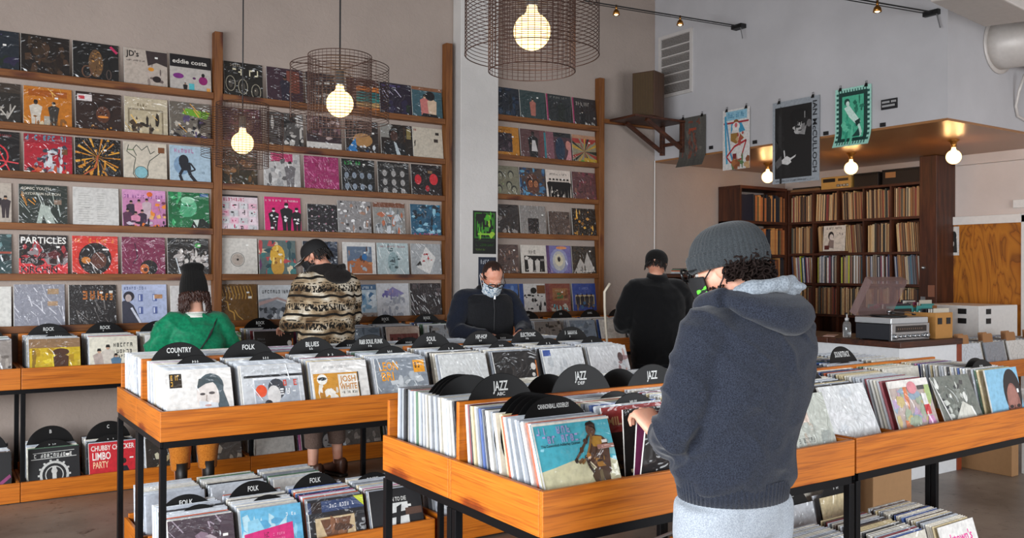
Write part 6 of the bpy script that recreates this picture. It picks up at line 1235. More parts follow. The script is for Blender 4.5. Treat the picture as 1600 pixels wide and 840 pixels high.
def limb(g, pts, rad, n=16, flatness=1.0):
    """tapering limb: rings of varying radius interpolated along the joints"""
    pts = [V(p) for p in pts]; P_, R_ = [], []
    for i in range(len(pts)-1):
        m = 5
        for k in range(m): t = k/m; P_.append(pts[i].lerp(pts[i+1], t)); s = t*t*(3-2*t); R_.append(rad[i]*(1-s)+rad[i+1]*s)
    P_.append(pts[-1]); R_.append(rad[-1])
    for _ in range(2): P_ = [P_[0]] + [(P_[i-1]+P_[i]*2+P_[i+1])/4 for i in range(1, len(P_)-1)] + [P_[-1]]
    g.tube(P_, R_, None, n)
def hand(g, W, d, n, side, curl=(20, 30, 20), sc=1.0, spread=.0, thumb=.5):
    W, d, n = V(W), V(d).normalized(), V(n); n = (n - d*n.dot(d)).normalized(); s = d.cross(n)*side
    g.loft([(W - d*.01, s*.027*sc, n*.02*sc), (W + d*.02*sc, s*.034*sc, n*.017*sc), (W + d*.06*sc, s*.041*sc, n*.0145*sc), (W + d*.088*sc, s*.040*sc, n*.012*sc), (W+d*.096*sc, s*.034*sc, n*.009*sc)], None, 16, 2.6)
    for i, L in enumerate((.07, .079, .073, .058)):
        p = W + d*(.082 - .004*abs(i-1))*sc + s*(.031 - .0205*i)*sc; a = 0; dd = d + s*spread*(1.5-i)*.1; dd.normalize(); pts = [p - dd*.012*sc, p]
        for j, f in enumerate((.45, .3, .25)):
            a += math.radians(curl[j] + i*3); q = dd*math.cos(a) + n*math.sin(a); p = p + q*L*f*sc; pts.append(p)
        g.tube(pts, [.0088*sc, .0092*sc, .0085*sc, .0078*sc, .0062*sc], None, 10)
        g.ell(pts[-1], (.0064*sc,)*3, None, 8, 6)
    p = W + d*.022*sc + s*.026*sc; t1 = (d*.55 + s*.75 + n*thumb).normalized(); p1 = p + t1*.038*sc; t2 = (d*.85 + s*.25 + n*thumb*1.2).normalized(); p2 = p1 + t2*.03*sc; p3 = p2 + (t2 + n*.3).normalized()*.024*sc
    g.tube([p, p1, p2, p3], [.0135*sc, .0108*sc, .0098*sc, .0075*sc], None, 10); g.ell(p3, (.0078*sc,)*3, None, 8, 6)
def headg(g, M, sc=1.0):
    """skull, jaw, brow, nose, lips, chin and ears in head space: origin at mid-head, +Y face, +Z crown"""
    def E(c, r): 
        R = M.to_3x3(); g.ell(M @ (V(c)*sc), [x*sc for x in r], None, 20, 14, R)
    E((0, -.012, .03), (.076, .094, .09)); E((0, .02, -.02), (.066, .074, .085)); E((0, .035, -.075), (.047, .05, .04)); E((0, .05, -.098), (.026, .027, .018)); E((0, .074, .018), (.05, .014, .012))
    E((0, .094, -.018), (.0125, .018, .028)); E((0, .104, -.032), (.016, .014, .011)); E((0, .083, -.062), (.024, .01, .0055)); E((0, .081, -.073), (.021, .01, .006)); E((-.035, .06, -.03), (.022, .02, .018)); E((.035, .06, -.03), (.022, .02, .018))
    for s in (-1, 1): E((s*.077, -.008, -.006), (.009, .018, .031)); E((s*.083, -.014, .006), (.006, .015, .02))
def rotm(pitch=0, yaw=0, roll=0): return Matrix.Rotation(math.radians(yaw), 4, 'Z') @ Matrix.Rotation(math.radians(-pitch), 4, 'X') @ Matrix.Rotation(math.radians(roll), 4, 'Y')
def torso(g, secs, n=28, p=2.4): g.loft([((cx, cy, z), (rx, 0, 0), (0, ry, 0)) for z, cx, cy, rx, ry in secs], None, n, p)
def child_at(o, M):
    o.matrix_local = M; return o
def eyes(parent, M, sc=1):
    w = flat('#a8a29c', .4); d = flat('#241a16', .3)
    for s in (-1, 1): g = G(); g.ell(M @ V((s*.03*sc, .079*sc, .0)), (.012*sc, .01*sc, .008*sc), w, 12, 8, M.to_3x3()); g.ell(M @ V((s*.03*sc, .087*sc, -.002)), (.005*sc,)*3, d, 10, 6); g.obj('eye', parent, True)
def glasses(parent, M, sc=1, col='#141416'):
    g = G(); m = flat(col, .3)
    for s in (-1, 1):
        g.tube([M @ V((s*.033*sc + .026*sc*math.cos(t), (.124 - .006*abs(math.cos(t)))*sc, .012 + .018*sc*math.sin(t))) for t in [6.2832*k/20 for k in range(20)]], .0042, m, 6, True)
        g.tube([M @ V(p) for p in ((s*.058*sc, .116*sc, .016), (s*.081*sc, .085*sc, .014), (s*.086*sc, -.01, .008), (s*.084*sc, -.03, -.01))], .0022, m, 6)
    g.tube([M @ V((-.009*sc, .124*sc, .015)), M @ V((0, .127*sc, .018)), M @ V((.009*sc, .124*sc, .015))], .0022, m, 6); return g.obj('glasses', parent, True)
def mask(parent, M, mat, sc=1, strap=None):
    g = G(); nu, nv = 21, 11; vs = []
    for off in (0, .003):
        for j in range(nv):
            v = j/(nv-1)
            for i in range(nu):
                u = i/(nu-1)*2-1; a = u*1.25; rx, ry = .076+off, .092+off
                z = -.012 - .088*v - .012*(1-abs(u))*(v) + .012*(1-u*u)*(1-v); fr = 1 + .16*math.exp(-(u*3)**2)*(1-v*.75) - .14*v**2
                vs.append(M @ (V((rx*math.sin(a), .018 + ry*math.cos(a)*fr, z))*sc))
    N = nu*nv; fs = []
    for j in range(nv-1):
        for i in range(nu-1): a = j*nu+i; fs += [(a, a+nu, a+nu+1, a+1), (N+a, N+a+1, N+a+nu+1, N+a+nu)]
    for i in range(nu-1): fs += [(i, i+1, N+i+1, N+i), ((nv-1)*nu+i+1, (nv-1)*nu+i, N+(nv-1)*nu+i, N+(nv-1)*nu+i+1)]
    for j in range(nv-1): fs += [(j*nu+nu, j*nu, N+j*nu, N+j*nu+nu), (j*nu+nu-1, j*nu+2*nu-1, N+j*nu+2*nu-1, N+j*nu+nu-1)]
    g.add(vs, fs, mat); o = g.obj('face_mask', parent, True)
    q = G()
    for s in (-1, 1): q.tube([M @ (V(p)*sc) for p in ((s*.073, .045, -.02), (s*.08, .005, .012), (s*.089, -.02, .02), (s*.088, -.026, -.005), (s*.08, -.01, -.035), (s*.068, .04, -.085))], .0022, strap or mat, 6)
    q.obj('ear_loop', o, True); return o
def shoe(parent, p, yaw, mat, sole, L=.27, name='shoe', shaft=.15):
    M = Matrix.Translation(V(p)) @ Matrix.Rotation(yaw, 4, 'Z'); g = G(); k = L/.27
    secs = [(-.08, .03, .055), (-.06, .036, .06), (0, .038, .05), (.07, .046, .034), (.13, .047, .026), (.17, .036, .02), (.185, .02, .014)]
    g.loft([(M @ V((0, y*k, .025+h)), M.to_3x3() @ V((w, 0, 0)), V((0, 0, h))) for y, w, h in secs], mat, 18, 2.6)
    g.loft([(M @ V((0, -.02*k, .06)), M.to_3x3() @ V((.036, 0, 0)), M.to_3x3() @ V((0, .05, 0))), (M @ V((0, -.02*k, shaft)), M.to_3x3() @ V((.042, 0, 0)), M.to_3x3() @ V((0, .052, 0)))], mat, 18)
    o = g.obj(name, parent, True); q = G(); q.loft([(M @ V((0, y*k, .0125)), M.to_3x3() @ V((w*1.06, 0, 0)), V((0, 0, .0122))) for y, w, h in secs], sole, 18, 5); q.obj('sole', o, True)
    l = G()
    for j in range(4): y = .03+.022*j; l.tube([M @ V((-.022, y*k, .093-.012*j)), M @ V((0, (y+.008)*k, .103-.013*j)), M @ V((.022, y*k, .093-.012*j))], .003, flat('#2a2420', .8), 5)
    l.obj('laces', o, True); return o
def person(name, label, x, y, yaw, J, top_secs, top_mat, trouser_mat, shoe_mats, body_vox=.0065, top_vox=.009, topname='jacket', fold_amp=.006, trouser_hem=.09, seed=0, topr=(.075, .06, .048, .04), crv=None, top_matfn=None, legr=(.105, .082, .062, .058), hs=1.0, curls=((20, 30, 20), (20, 30, 20)), palms=(None, None), extra_top=None, top_mats=None, pel=None):
    e = empty(name, (x, y, 0), label, 'person', math.radians(yaw))
    HM = Matrix.Translation(V(J['head'])) @ rotm(*J['hrot']); g = G(); headg(g, HM, hs)
    nb_, nt = V(J['neck']), HM @ V((0, -.01, -.07)); limb(g, [nb_ - V((0, 0, .06)), nb_, nt, HM @ V((0, -.015, -.02))], [.075, .058, .054, .05])
    sh = [V(J['shL']), V(J['shR'])]; el = [V(J['elL']), V(J['elR'])]; wr = [V(J['wrL']), V(J['wrR'])]; hp = V(J['hip'])
    torso(g, [(hp.z-.1, hp.x, hp.y, .1, .08), (hp.z, hp.x, hp.y, .14, .1), ((hp.z+nb_.z)/2, (hp.x+nb_.x)/2, (hp.y+nb_.y)/2, .12, .085), (nb_.z-.12, nb_.x, nb_.y-.01, .14, .085), (nb_.z-.03, nb_.x, nb_.y, .1, .06), (nb_.z, nb_.x, nb_.y, .05, .05)])
    for i in (0, 1):
        limb(g, [nb_.lerp(sh[i], .6) - V((0, 0, .03)), sh[i], el[i], wr[i]], [.04, .05, .038, .027])
        d = J['hdL'] if i == 0 else J['hdR']; n = J['pnL'] if i == 0 else J['pnR']
        hand(g, wr[i], d, n, -1 if i == 0 else 1, curls[i], J.get('hands', hs), .6)
    kn = [V(J['knL']), V(J['knR'])]; an = [V(J['anL']), V(J['anR'])]
    for i, s in enumerate((-1, 1)):
        hh = hp + V((s*.085, 0, -.02)); limb(g, [hh, kn[i], an[i]], [.08, .052, .036]); g.ell(an[i] + V((0, .05, -.03)), (.03, .09, .025), None, 12, 8)
    fuse('body', g, body_vox, e, [J.get('skin', SKIN)], 3)
    # upper garment
    g = G(); torso(g, top_secs)
    for i in (0, 1):
        dd = (wr[i]-el[i]).normalized(); end = wr[i] - dd*J.get('cuffback', .0)
        limb(g, [nb_.lerp(sh[i], .35) - V((0, 0, .045)), sh[i], el[i], end], [topr[0]*.9, topr[0], topr[1], topr[2]], 18)
    if extra_top: extra_top(g)
    def fold(c, n):
        f = noise.noise(V((c.x*7+seed, c.y*7, c.z*11 + c.x*5))) + .5*noise.noise(V((c.x*15, c.y*15+seed, c.z*24 - c.x*9)))
        r_ = 1 - abs(noise.noise(V((c.x*5 - c.z*3, c.y*6+seed, c.z*9 + c.x*6)))*2)
        near = min((c - el[0]).length, (c - el[1]).length); k = 1 + 1.2*math.exp(-(near/.1)**2)
        return fold_amp*k*(f*.8 + .7*(max(0, r_)**3) - .3)
    top = fuse(topname, g, top_vox, e, top_mats or [top_mat], 7, fold, top_matfn)
    # trousers
    g = G(); torso(g, [(hp.z-.14, hp.x, hp.y, .15, .11), (hp.z-.02, hp.x, hp.y, .17, .125), (hp.z+.08, hp.x, hp.y, .16, .115)] if not pel else pel)
    for i, s in enumerate((-1, 1)):
        hh = hp + V((s*.085, 0, -.05)); a_ = an[i]; d = (kn[i]-a_).normalized(); limb(g, [hh, kn[i], a_ + d*trouser_hem], [legr[0], legr[1], legr[2]], 18)
    def fold2(c, n): return .006*(noise.noise(V((c.x*9+seed, c.y*9, c.z*13))) + (1-abs(noise.noise(V((c.x*8, c.y*8, c.z*7+seed)))*2))**3*.5)
    fuse('trousers', g, .011, e, [trouser_mat], 6, fold2)
    for i in (0, 1): shoe(e, (an[i].x, an[i].y + .0, 0), J.get('toe', (0, 0))[i], shoe_mats[0], shoe_mats[1], shaft=J.get('shaft', .13))
    return e, HM, top
def ribbed(g, secs, mat, nrib, amp, n=None, M=None):
    n = n or nrib*4; vs = []
    for c, rx, ry in secs:
        for k in range(n):
            a = 6.28318*k/n; f = 1 + amp*math.cos(a*nrib); v = V((c[0]+rx*f*math.cos(a), c[1]+ry*f*math.sin(a), c[2])); vs.append(M @ v if M else v)
    N = len(secs); fs = [(i*n+k, i*n+(k+1) % n, (i+1)*n+(k+1) % n, (i+1)*n+k) for i in range(N-1) for k in range(n)]
    g.add(vs, fs, mat)
HAIRM = flat('#1a0e0a', .8, 0, 'dark_brown_hair', Specular_IOR_Level=.2)
def curls(g, M, spots, mat, rr, r=.011, th=.003):
    for p in spots:
        p = V(p); ax = V((rr.uniform(-1, 1), rr.uniform(-1, 1), rr.uniform(-1, 1))).normalized(); q = ax.orthogonal().normalized(); w = ax.cross(q); R = r*rr.uniform(.6, 1.25); T_ = rr.uniform(1.1, 2.0)
        g.tube([M @ (p + (q*math.cos(t*6.28*T_) + w*math.sin(t*6.28*T_))*R + ax*(t-.5)*.022) for t in [k/12 for k in range(13)]], [th*(1-abs(k/6-1)*.5) for k in range(13)], mat, 5)
def strands(g, M, n, a0, a1, zt, zb, R, mat, rr, wav=.01, w=.004):
    for i in range(n):
        a = rr.uniform(a0, a1); z1 = zb + rr.uniform(-.02, .02); r0 = R*rr.uniform(.92, 1.04); ph = rr.random()*6
        pts = []
        for k in range(8):
            t = k/7; z = zt + (z1-zt)*t; rr_ = r0*(1+.12*t) + wav*math.sin(ph+t*9); aa = a + .08*math.sin(ph*2+t*6)
            pts.append(M @ V((rr_*math.sin(aa), rr_*math.cos(aa)*1.15-.01, z)))
        g.tube(pts, [w, w*1.2, w*1.2, w*1.2, w*1.1, w, w*.8, w*.4], mat, 5)
# --- the man in the grey beanie, near right ---
NAVY = heather('heather_navy', '#191c25', '#2c313d', 320); GREY = heather('heather_grey', '#868d96', '#a6adb5', 300); LIN = heather('hood_lining', '#6c747c', '#8d959d', 200)
BEAN = heather('beanie_wool', '#282c2f', '#3e4245', 400, .95, .4)
J = dict(hands=1.12, head=(-.01, .075, 1.558), hrot=(17, 22, 0), neck=(0, .01, 1.445), shL=(-.185, -.005, 1.385), shR=(.185, -.005, 1.385), elL=(-.238, .05, 1.075), elR=(.222, .06, 1.12), wrL=(-.045, .325, 1.03), wrR=(.19, .26, 1.09),
         hip=(-.035, .02, .94), knL=(-.12, .04, .5), knR=(.07, .02, .5), anL=(-.11, -.02, .08), anR=(.11, -.03, .08), hdL=(.06, .78, .62), pnL=(.12, .62, -.78), hdR=(-.1, 1, -.2), pnR=(-.3, 0, -1), cuffback=.035, toe=(.1, -.1))
secs = [(.93, -.04, .02, .165, .138), (.97, -.04, .018, .186, .152), (1.05, -.034, .012, .19, .15), (1.13, -.024, .004, .192, .147), (1.22, -.01, -.01, .202, .148), (1.31, 0, -.015, .212, .145), (1.38, 0, -.015, .19, .125), (1.43, 0, -.005, .14, .1), (1.475, 0, .0, .075, .075)]
def hood(g): g.loft([((0, .0, 1.43), (.12, 0, 0), (0, .09, 0)), ((0, .01, 1.475), (.105, 0, 0), (0, .09, .01))], None, 24)
e, HM, top = person('person', 'person in a heather navy hoodie, grey ribbed beanie and pale sweatpants flipping through records', 2.0, 1.745, 0, J, secs, NAVY, GREY, (flat('#2a2a2c', .6), flat('#d8d8d4', .6)), .0048, .0065, 'hoodie', .012, .05, 3, (.079, .068, .043, .04), extra_top=hood, curls=((30, 48, 34), (25, 30, 20)), legr=(.112, .09, .07), pel=[(.8, -.035, .02, .16, .12), (.9, -.035, .02, .158, .12), (1.0, -.035, .02, .15, .115)])
g = G(); ribbed(g, [((-.04, .02, .897), .158, .13), ((-.04, .02, .9), .17, .141), ((-.04, .02, .935), .175, .146), ((-.04, .02, .965), .18, .149)], NAVY, 70, .012); g.obj('hem_band', top, True)
g = G()
for W_, E_ in ((V(J['wrL']), V(J['elL'])), (V(J['wrR']), V(J['elR']))):
    d = (W_-E_).normalized(); Q = Matrix.Translation(W_ - d*.02) @ d.to_track_quat('Z', 'Y').to_matrix().to_4x4(); ribbed(g, [((0, 0, -.05), .043, .041), ((0, 0, -.03), .039, .037), ((0, 0, .0), .035, .034), ((0, 0, .002), .031, .03)], NAVY, 30, .02, M=Q)
g.obj('cuffs', top, True)
# hood lining: folded rim standing up behind the neck
g = G(); torso(g, [(1.495, 0, -.03, .118, .075), (1.475, 0, -.045, .138, .098), (1.45, .0, -.07, .14, .105), (1.42, .002, -.1, .122, .09), (1.395, .004, -.125, .085, .063), (1.378, .004, -.14, .045, .04), (1.37, .004, -.145, .02, .02)], 32, 2.1)
for s_ in (-1, 1): limb(g, [(s_*.13, -.03, 1.468), (s_*.118, .06, 1.45), (s_*.07, .12, 1.41)], [.036, .034, .026])
fuse('hood', g, .006, top, [NAVY], 4, lambda c, n: .004*noise.noise(V((c.x*9+3, c.y*9, c.z*16))))
g = G(); P0 = [(-.105, -.04, 1.482), (-.085, -.085, 1.497), (-.045, -.115, 1.508), (.0, -.125, 1.513), (.045, -.12, 1.508), (.09, -.09, 1.495), (.115, -.04, 1.485)]
g.loft([(V(p), V((p[0], p[1], 0)).normalized()*(.016 + .006*(k % 2)), V((0, 0, .018 + .006*((k+1) % 3)))) for k, p in enumerate(P0)], None, 14)
g.ell((.05, -.125, 1.506), (.035, .03, .014), None, 16, 10)
fuse('hood_lining', g, .005, top, [LIN], 3, lambda c, n: .004*noise.noise(V((c.x*30, c.y*30, c.z*12))))
# beanie
BM = HM @ rotm(-5, 0, 0); g = G(); pr = []
for k in range(17):
    t = k/16; a = t*math.pi/2; pr.append((math.cos(a)**.75*.104 + .0001, .034 + math.sin(a)*.098))
ribbed(g, [((0, -.012 - .008*(z-.03)/.1, z), r*.98, r*1.14) for r, z in pr], BEAN, 46, .017, M=BM)
bo = g.obj('beanie', e, True)
g = G(); ribbed(g, [((0, -.01, z), r*.97, r*1.14) for r, z in ((.09, .0), (.098, -.002), (.1055, .004), (.1085, .02), (.108, .042), (.1045, .05), (.1, .0515))], BEAN, 46, .02, M=BM); g.obj('turned_cuff', bo, True)
# curly hair below the cuff
rr = random.Random(4); g = G(); spots = []
for i in range(230):
    a = rr.uniform(1.75, 4.55); z = rr.uniform(-.075, .01) if abs(a-3.14) < .9 else rr.uniform(-.045, .01); R = .082 + rr.uniform(-.006, .016); spots.append((R*math.sin(a), R*1.17*math.cos(a)-.012, z))
curls(g, HM, spots, HAIRM, rr, .012, .0034); g.ell(HM @ V((0, -.03, -.005)), (.078, .078, .05), HAIRM, 18, 12, HM.to_3x3()); g.obj('curly_hair', e, True)
g = G()
for s in (-1,): 
    for k in range(60): p = V((s*.064 + rr.uniform(-.006, .002), .03 + rr.uniform(-.03, .03), -.07 + rr.uniform(-.025, .02))); g.ell(HM @ p, (.003, .003, .004), HAIRM, 6, 4)
g.obj('beard', e, True)
mk = mask(e, HM, flat('#121214', .8, 0, 'black_cloth'), 1.02)
g = G()
for k in range(3):
    z = -.045-.016*k; g.loft([(HM @ V((-.076, .05, z)), HM.to_3x3() @ V((.003, .003, 0)), HM.to_3x3() @ V((0, 0, .005))), (HM @ V((-.058, .086, z-.006)), HM.to_3x3() @ V((.003, .003, 0)), HM.to_3x3() @ V((0, 0, .006)))], flat('#5fd23a', .5, 0, 'lime_print'), 8)
g.obj('green_stripes', mk); eyes(e, HM); glasses(e, HM, 1.0)
# --- person in the green jacket ---
GREEN = heather('green_nylon', '#066a49', '#0c7d55', 60, .5, .1); OR = heather('orange_trousers', '#a85f1c', '#c47a2c', 150)
J = dict(head=(0, .035, 1.37), hrot=(14, 0, 0), neck=(0, .0, 1.245), shL=(-.165, 0, 1.185), shR=(.165, 0, 1.185), elL=(-.265, .0, .99), elR=(.245, .02, .98), shaft=.24, wrL=(-.13, .26, 1.08), wrR=(.12, .27, 1.06), hip=(0, 0, .82), knL=(-.09, .03, .45), knR=(.09, .0, .45), anL=(-.09, 0, .085), anR=(.09, 0, .085), hdL=(.2, 1, -.1), pnL=(.2, 0, -1), hdR=(-.2, 1, -.1), pnR=(-.2, 0, -1), cuffback=.01)
secs = [(.72, 0, 0, .18, .14), (.82, 0, 0, .2, .15), (.95, 0, -.01, .2, .145), (1.08, 0, -.015, .195, .135), (1.17, 0, -.01, .175, .11), (1.22, 0, 0, .12, .085), (1.25, 0, 0, .07, .065)]
e, HM, top = person('person', 'person in a bright green jacket and tall black beanie facing the record wall', 1.575, 6.24, 0, J, secs, GREEN, OR, (flat('#1a1614', .5), flat('#0f0e0d', .6)), .0075, .009, 'jacket', .013, .1, 9, (.085, .082, .052, .04))
g = G(); g.loft([((0, -.005, 1.225), (.082, 0, 0), (0, .078, 0)), ((0, .0, 1.262), (.07, 0, 0), (0, .068, .0))], heather('white_knit', '#d8d6d0', '#efece6', 200), 24)
for z in (1.236, 1.248): g.tube([(.078*math.cos(t), -.003+.074*math.sin(t), z) for t in [6.283*k/24 for k in range(24)]], .0022, GREEN, 5, True)
g.obj('striped_collar', top, True)
BK = heather('black_knit', '#0b0a0a', '#171615', 300); g = G(); ribbed(g, [((0, -.01, z), r, r*1.12) for r, z in ((.086, -.005), (.092, 0), (.094, .04), (.088, .09), (.078, .13), (.07, .155), (.066, .17), (.074, .183), (.078, .197), (.07, .212), (.045, .222), (.001, .226))], BK, 30, .012, M=HM); g.obj('beanie', e, True)
g = G(); hm = flat('#3a2018', .5, 0, 'auburn_hair'); strands(g, HM, 70, 1.4, 2.5, .01, -.12, .088, hm, random.Random(2), .01); strands(g, HM, 70, 3.8, 4.9, .01, -.12, .088, hm, random.Random(3), .01); strands(g, HM, 80, 2.2, 4.1, .01, -.06, .084, hm, random.Random(4), .004); g.obj('long_hair', e, True)
g = G(); pts = [(.13, .05, 1.235), (.12, -.07, 1.21), (.06, -.148, 1.1), (-.03, -.166, .98), (-.13, -.15, .86), (-.18, -.06, .8)]; 
for p, q in zip(pts, pts[1:]): g.loft([(V(p), (.014, 0, .012), (0, .003, 0)), (V(q), (.014, 0, .012), (0, .003, 0))], flat('#171314', .7), 8)
g.obj('bag_strap', e, True)
# --- man in the patterned fleece ---
def fleece():
    t = NT('patterned_fleece'); tc = t.n('ShaderNodeTexCoord'); sp = t.n('ShaderNodeSeparateXYZ'); t.l(tc, 'Object', sp, 'Vector')
    def mth(op, a, b=None, ao=0):
        nd = t.n('ShaderNodeMath', operation=op)
        for i, v in enumerate((a, b)):
            if v is None: continue
            if isinstance(v, (int, float)): nd.inputs[i].default_value = v
            else: t.t.links.new(v, nd.inputs[i])
        return nd.outputs[0]
    ad = mth('ADD', mth('MULTIPLY', sp.outputs['X'], 1.0), mth('MULTIPLY', sp.outputs['Y'], .8))
    wob = mth('MULTIPLY', mth('SINE', mth('MULTIPLY', ad, 46.0)), .045); f = mth('FRACT', mth('ADD', mth('MULTIPLY', sp.outputs['Z'], 7.4), wob))
    line = mth('LESS_THAN', f, .13); zone = mth('MULTIPLY', mth('GREATER_THAN', f, .3), mth('LESS_THAN', f, .66)); l2 = mth('MULTIPLY', mth('GREATER_THAN', f, .74), mth('LESS_THAN', f, .79))
    nz = t.n('ShaderNodeTexNoise', i_Scale=1.0, i_Detail=2.0); mp = t.coord((85, 85, 36)); t.l(mp, 'Vector', nz, 'Vector')
    mot = mth('MULTIPLY', zone, mth('GREATER_THAN', nz.outputs['Fac'], .48)); dots = mth('MULTIPLY', l2, mth('GREATER_THAN', mth('SINE', mth('MULTIPLY', ad, 190.0)), -.2))
    dk = mth('MAXIMUM', mth('MAXIMUM', line, mot), dots)
    n2 = t.n('ShaderNodeTexNoise', i_Scale=1.0, i_Detail=4.0); mp2 = t.coord((7, 7, 12)); t.l(mp2, 'Vector', n2, 'Vector')
    r = t.ramp(n2, 'Fac', [(.38, '#5f4a35'), (.52, '#a89478'), (.66, '#ddd4c2')]); mx = t.n('ShaderNodeMix', data_type='RGBA'); t.t.links.new(dk, mx.inputs['Factor']); t.l(r, 'Color', mx, 'A'); mx.inputs['B'].default_value = (.018, .016, .014, 1)
    t.l(mx, 'Result', t.b, 'Base Color'); t.set(Roughness=1.0, Specular_IOR_Level=.1); n3 = t.n('ShaderNodeTexNoise', i_Scale=90.0, i_Detail=3.0); mp3 = t.coord(); t.l(mp3, 'Vector', n3, 'Vector'); t.bump(n3, 'Fac', .8, .01); return t.m
FL = fleece(); BLK = heather('black_jersey', '#151312', '#231f1e', 250)
J = dict(head=(-.045, .095, 1.655), hrot=(32, 38, 0), neck=(0, .0, 1.545), shL=(-.19, 0, 1.455), shR=(.19, 0, 1.455), elL=(-.255, .04, 1.17), elR=(.255, .05, 1.17), wrL=(-.18, .3, 1.12), wrR=(.14, .32, 1.1), hip=(0, 0, .95), knL=(-.1, .02, .5), knR=(.11, .06, .5), anL=(-.12, -.02, .085), anR=(.13, .05, .085), hdL=(.1, 1, -.2), pnL=(.1, 0, -1), hdR=(-.1, 1, -.2), pnR=(-.1, 0, -1), toe=(.35, .1))
secs = [(.93, 0, 0, .185, .14), (.98, 0, 0, .21, .16), (1.08, 0, 0, .212, .16), (1.2, 0, -.01, .212, .155), (1.33, 0, -.015, .215, .15), (1.43, 0, -.01, .2, .13), (1.49, 0, 0, .15, .1), (1.54, 0, 0, .08, .075)]
e, HM, top = person('person', 'person in a cream and brown patterned fleece and black cap browsing the wall bins', 2.515, 6.2, 8, J, secs, FL, heather('brown_trousers', '#5c4a40', '#75625a', 200), (flat('#4a2a1c', .5), flat('#1c1410', .6)), .0075, .009, 'fleece_jacket', .009, .16, 21, (.088, .078, .052, .04))
g = G(); g.loft([((-.1, .08, 1.52), (.03, 0, 0), (0, .035, .03)), ((-.11, 0, 1.555), (.034, 0, 0), (0, .03, .035)), ((-.06, -.09, 1.545), (.04, -.02, 0), (0, -.02, .06)), ((.01, -.12, 1.53), (.035, 0, 0), (0, -.04, .065)), ((.08, -.085, 1.545), (.04, .02, 0), (0, -.02, .06)), ((.115, 0, 1.555), (.034, 0, 0), (0, .03, .035)), ((.1, .08, 1.52), (.03, 0, 0), (0, .035, .03))], None, 14); g.ell((.03, -.1, 1.505), (.11, .062, .062), None, 18, 12)
fuse('hood', g, .008, e, [BLK], 5, lambda c, n: .006*noise.noise(c*14))
CAPM = flat('#100f10', .8, 0, 'cap_cloth')
def cap(e, M, mat, under, r=.092):
    g = G(); ribbed(g, [((0, -.008, z), rr_, rr_*1.16) for rr_, z in [(r, .012)] + [(r*math.cos(t*math.pi/2)**.7+.0005, .02+.098*math.sin(t*math.pi/2)) for t in [k/9 for k in range(10)]]], mat, 6, .006, 36, M); o = g.obj('cap', e, True)
    g = G(); vs = []
    for k in range(13):
        a = math.radians(-62 + 124*k/12); x, y_ = math.sin(a)*r, math.cos(a)*r*1.16; L = .075*math.cos(a*.9)
        vs += [M @ V((x, y_-.01, .022)), M @ V((x*1.02, y_+L, .012-.012*(math.sin(a))**2))]
    n = len(vs); vs += [v + M.to_3x3() @ V((0, 0, .004)) for v in vs[:n]]
    fs = []
    g.add(vs[:n], [(2*k, 2*k+1, 2*k+3, 2*k+2) for k in range(12)], under); g.add(vs[n:], [(2*k, 2*k+2, 2*k+3, 2*k+1) for k in range(12)], mat); g.add(vs, [(2*k+1, n+2*k+1, n+2*k+3, 2*k+3) for k in range(12)], under); g.obj('brim', o, True)
    g = G(); g.ell(M @ V((0, -.008, .119)), (.007, .007, .005), mat, 10, 6); g.obj('button', o); return o
cap(e, HM, CAPM, flat('#c8c6c0', .6)); mask(e, HM, flat('#151517', .8, 0, 'black_cloth'))
g = G(); strands(g, HM, 90, 1.75, 4.5, .03, -.06, .083, flat('#15100e', .6), random.Random(6), .002, .0035)
for k in range(150): a = rr.choice([-1, 1])*rr.uniform(.9, 1.7); g.ell(HM @ V((.07*math.sin(a), .02+.07*math.cos(a), rr.uniform(-.09, -.03))), (.004, .004, .005), flat('#15100e', .6), 5, 4)
g.obj('dark_hair', e, True); eyes(e, HM)
# --- balding man in the black vest, facing the camera ---
NV = heather('navy_knit', '#10131c', '#1b202d', 260); VB = heather('black_vest', '#0d0d10', '#15161a', 120, .7)
J = dict(head=(.005, .125, 1.5), hrot=(38, -8, 0), neck=(0, .03, 1.41), shL=(-.2, 0, 1.335), shR=(.2, 0, 1.335), elL=(-.3, .08, 1.1), elR=(.31, .08, 1.09), wrL=(-.16, .28, 1.085), wrR=(.13, .3, 1.08), hip=(0, -.06, .9), knL=(-.1, -.04, .48), knR=(.1, -.04, .48), anL=(-.11, -.08, .085), anR=(.11, -.08, .085), hdL=(.35, .9, -.15), pnL=(.1, 0, -1), hdR=(-.4, .9, -.15), pnR=(-.1, 0, -1), skin=skin_mat('skin_pink', '#e0a68e', '#cc8468'))
secs = [(.8, 0, -.06, .19, .15), (.9, 0, -.05, .205, .165), (1.05, 0, -.035, .21, .165), (1.2, 0, -.015, .215, .155), (1.3, 0, 0, .205, .14), (1.37, 0, .01, .15, .105), (1.42, 0, .02, .085, .08)]
e, HM, top = person('person', 'balding person in glasses, pale patterned mask and black vest, leaning over the bins', 3.63, 5.76, 172, J, secs, NV, heather('dark_jeans', '#15171c', '#20232b', 200), (flat('#1a1614', .5), flat('#0f0e0d', .6)), .0065, .009, 'sweater', .008, .05, 33, (.082, .066, .046, .04))
g = G(); torso(g, [(z, cx, cy, rx+.014, ry+.014) for z, cx, cy, rx, ry in secs[:-1]]); g.loft([((0, .02, 1.375), (.105, 0, 0), (0, .095, 0)), ((0, .035, 1.44), (.082, 0, 0), (0, .082, .02))], None, 24)
for s in (-1, 1): g.ell((s*.15, 0, 1.325), (.075, .1, .06), None, 16, 10)
vs_ = fuse('vest', g, .009, e, [VB], 6, lambda c, n: .004*noise.noise(c*9))
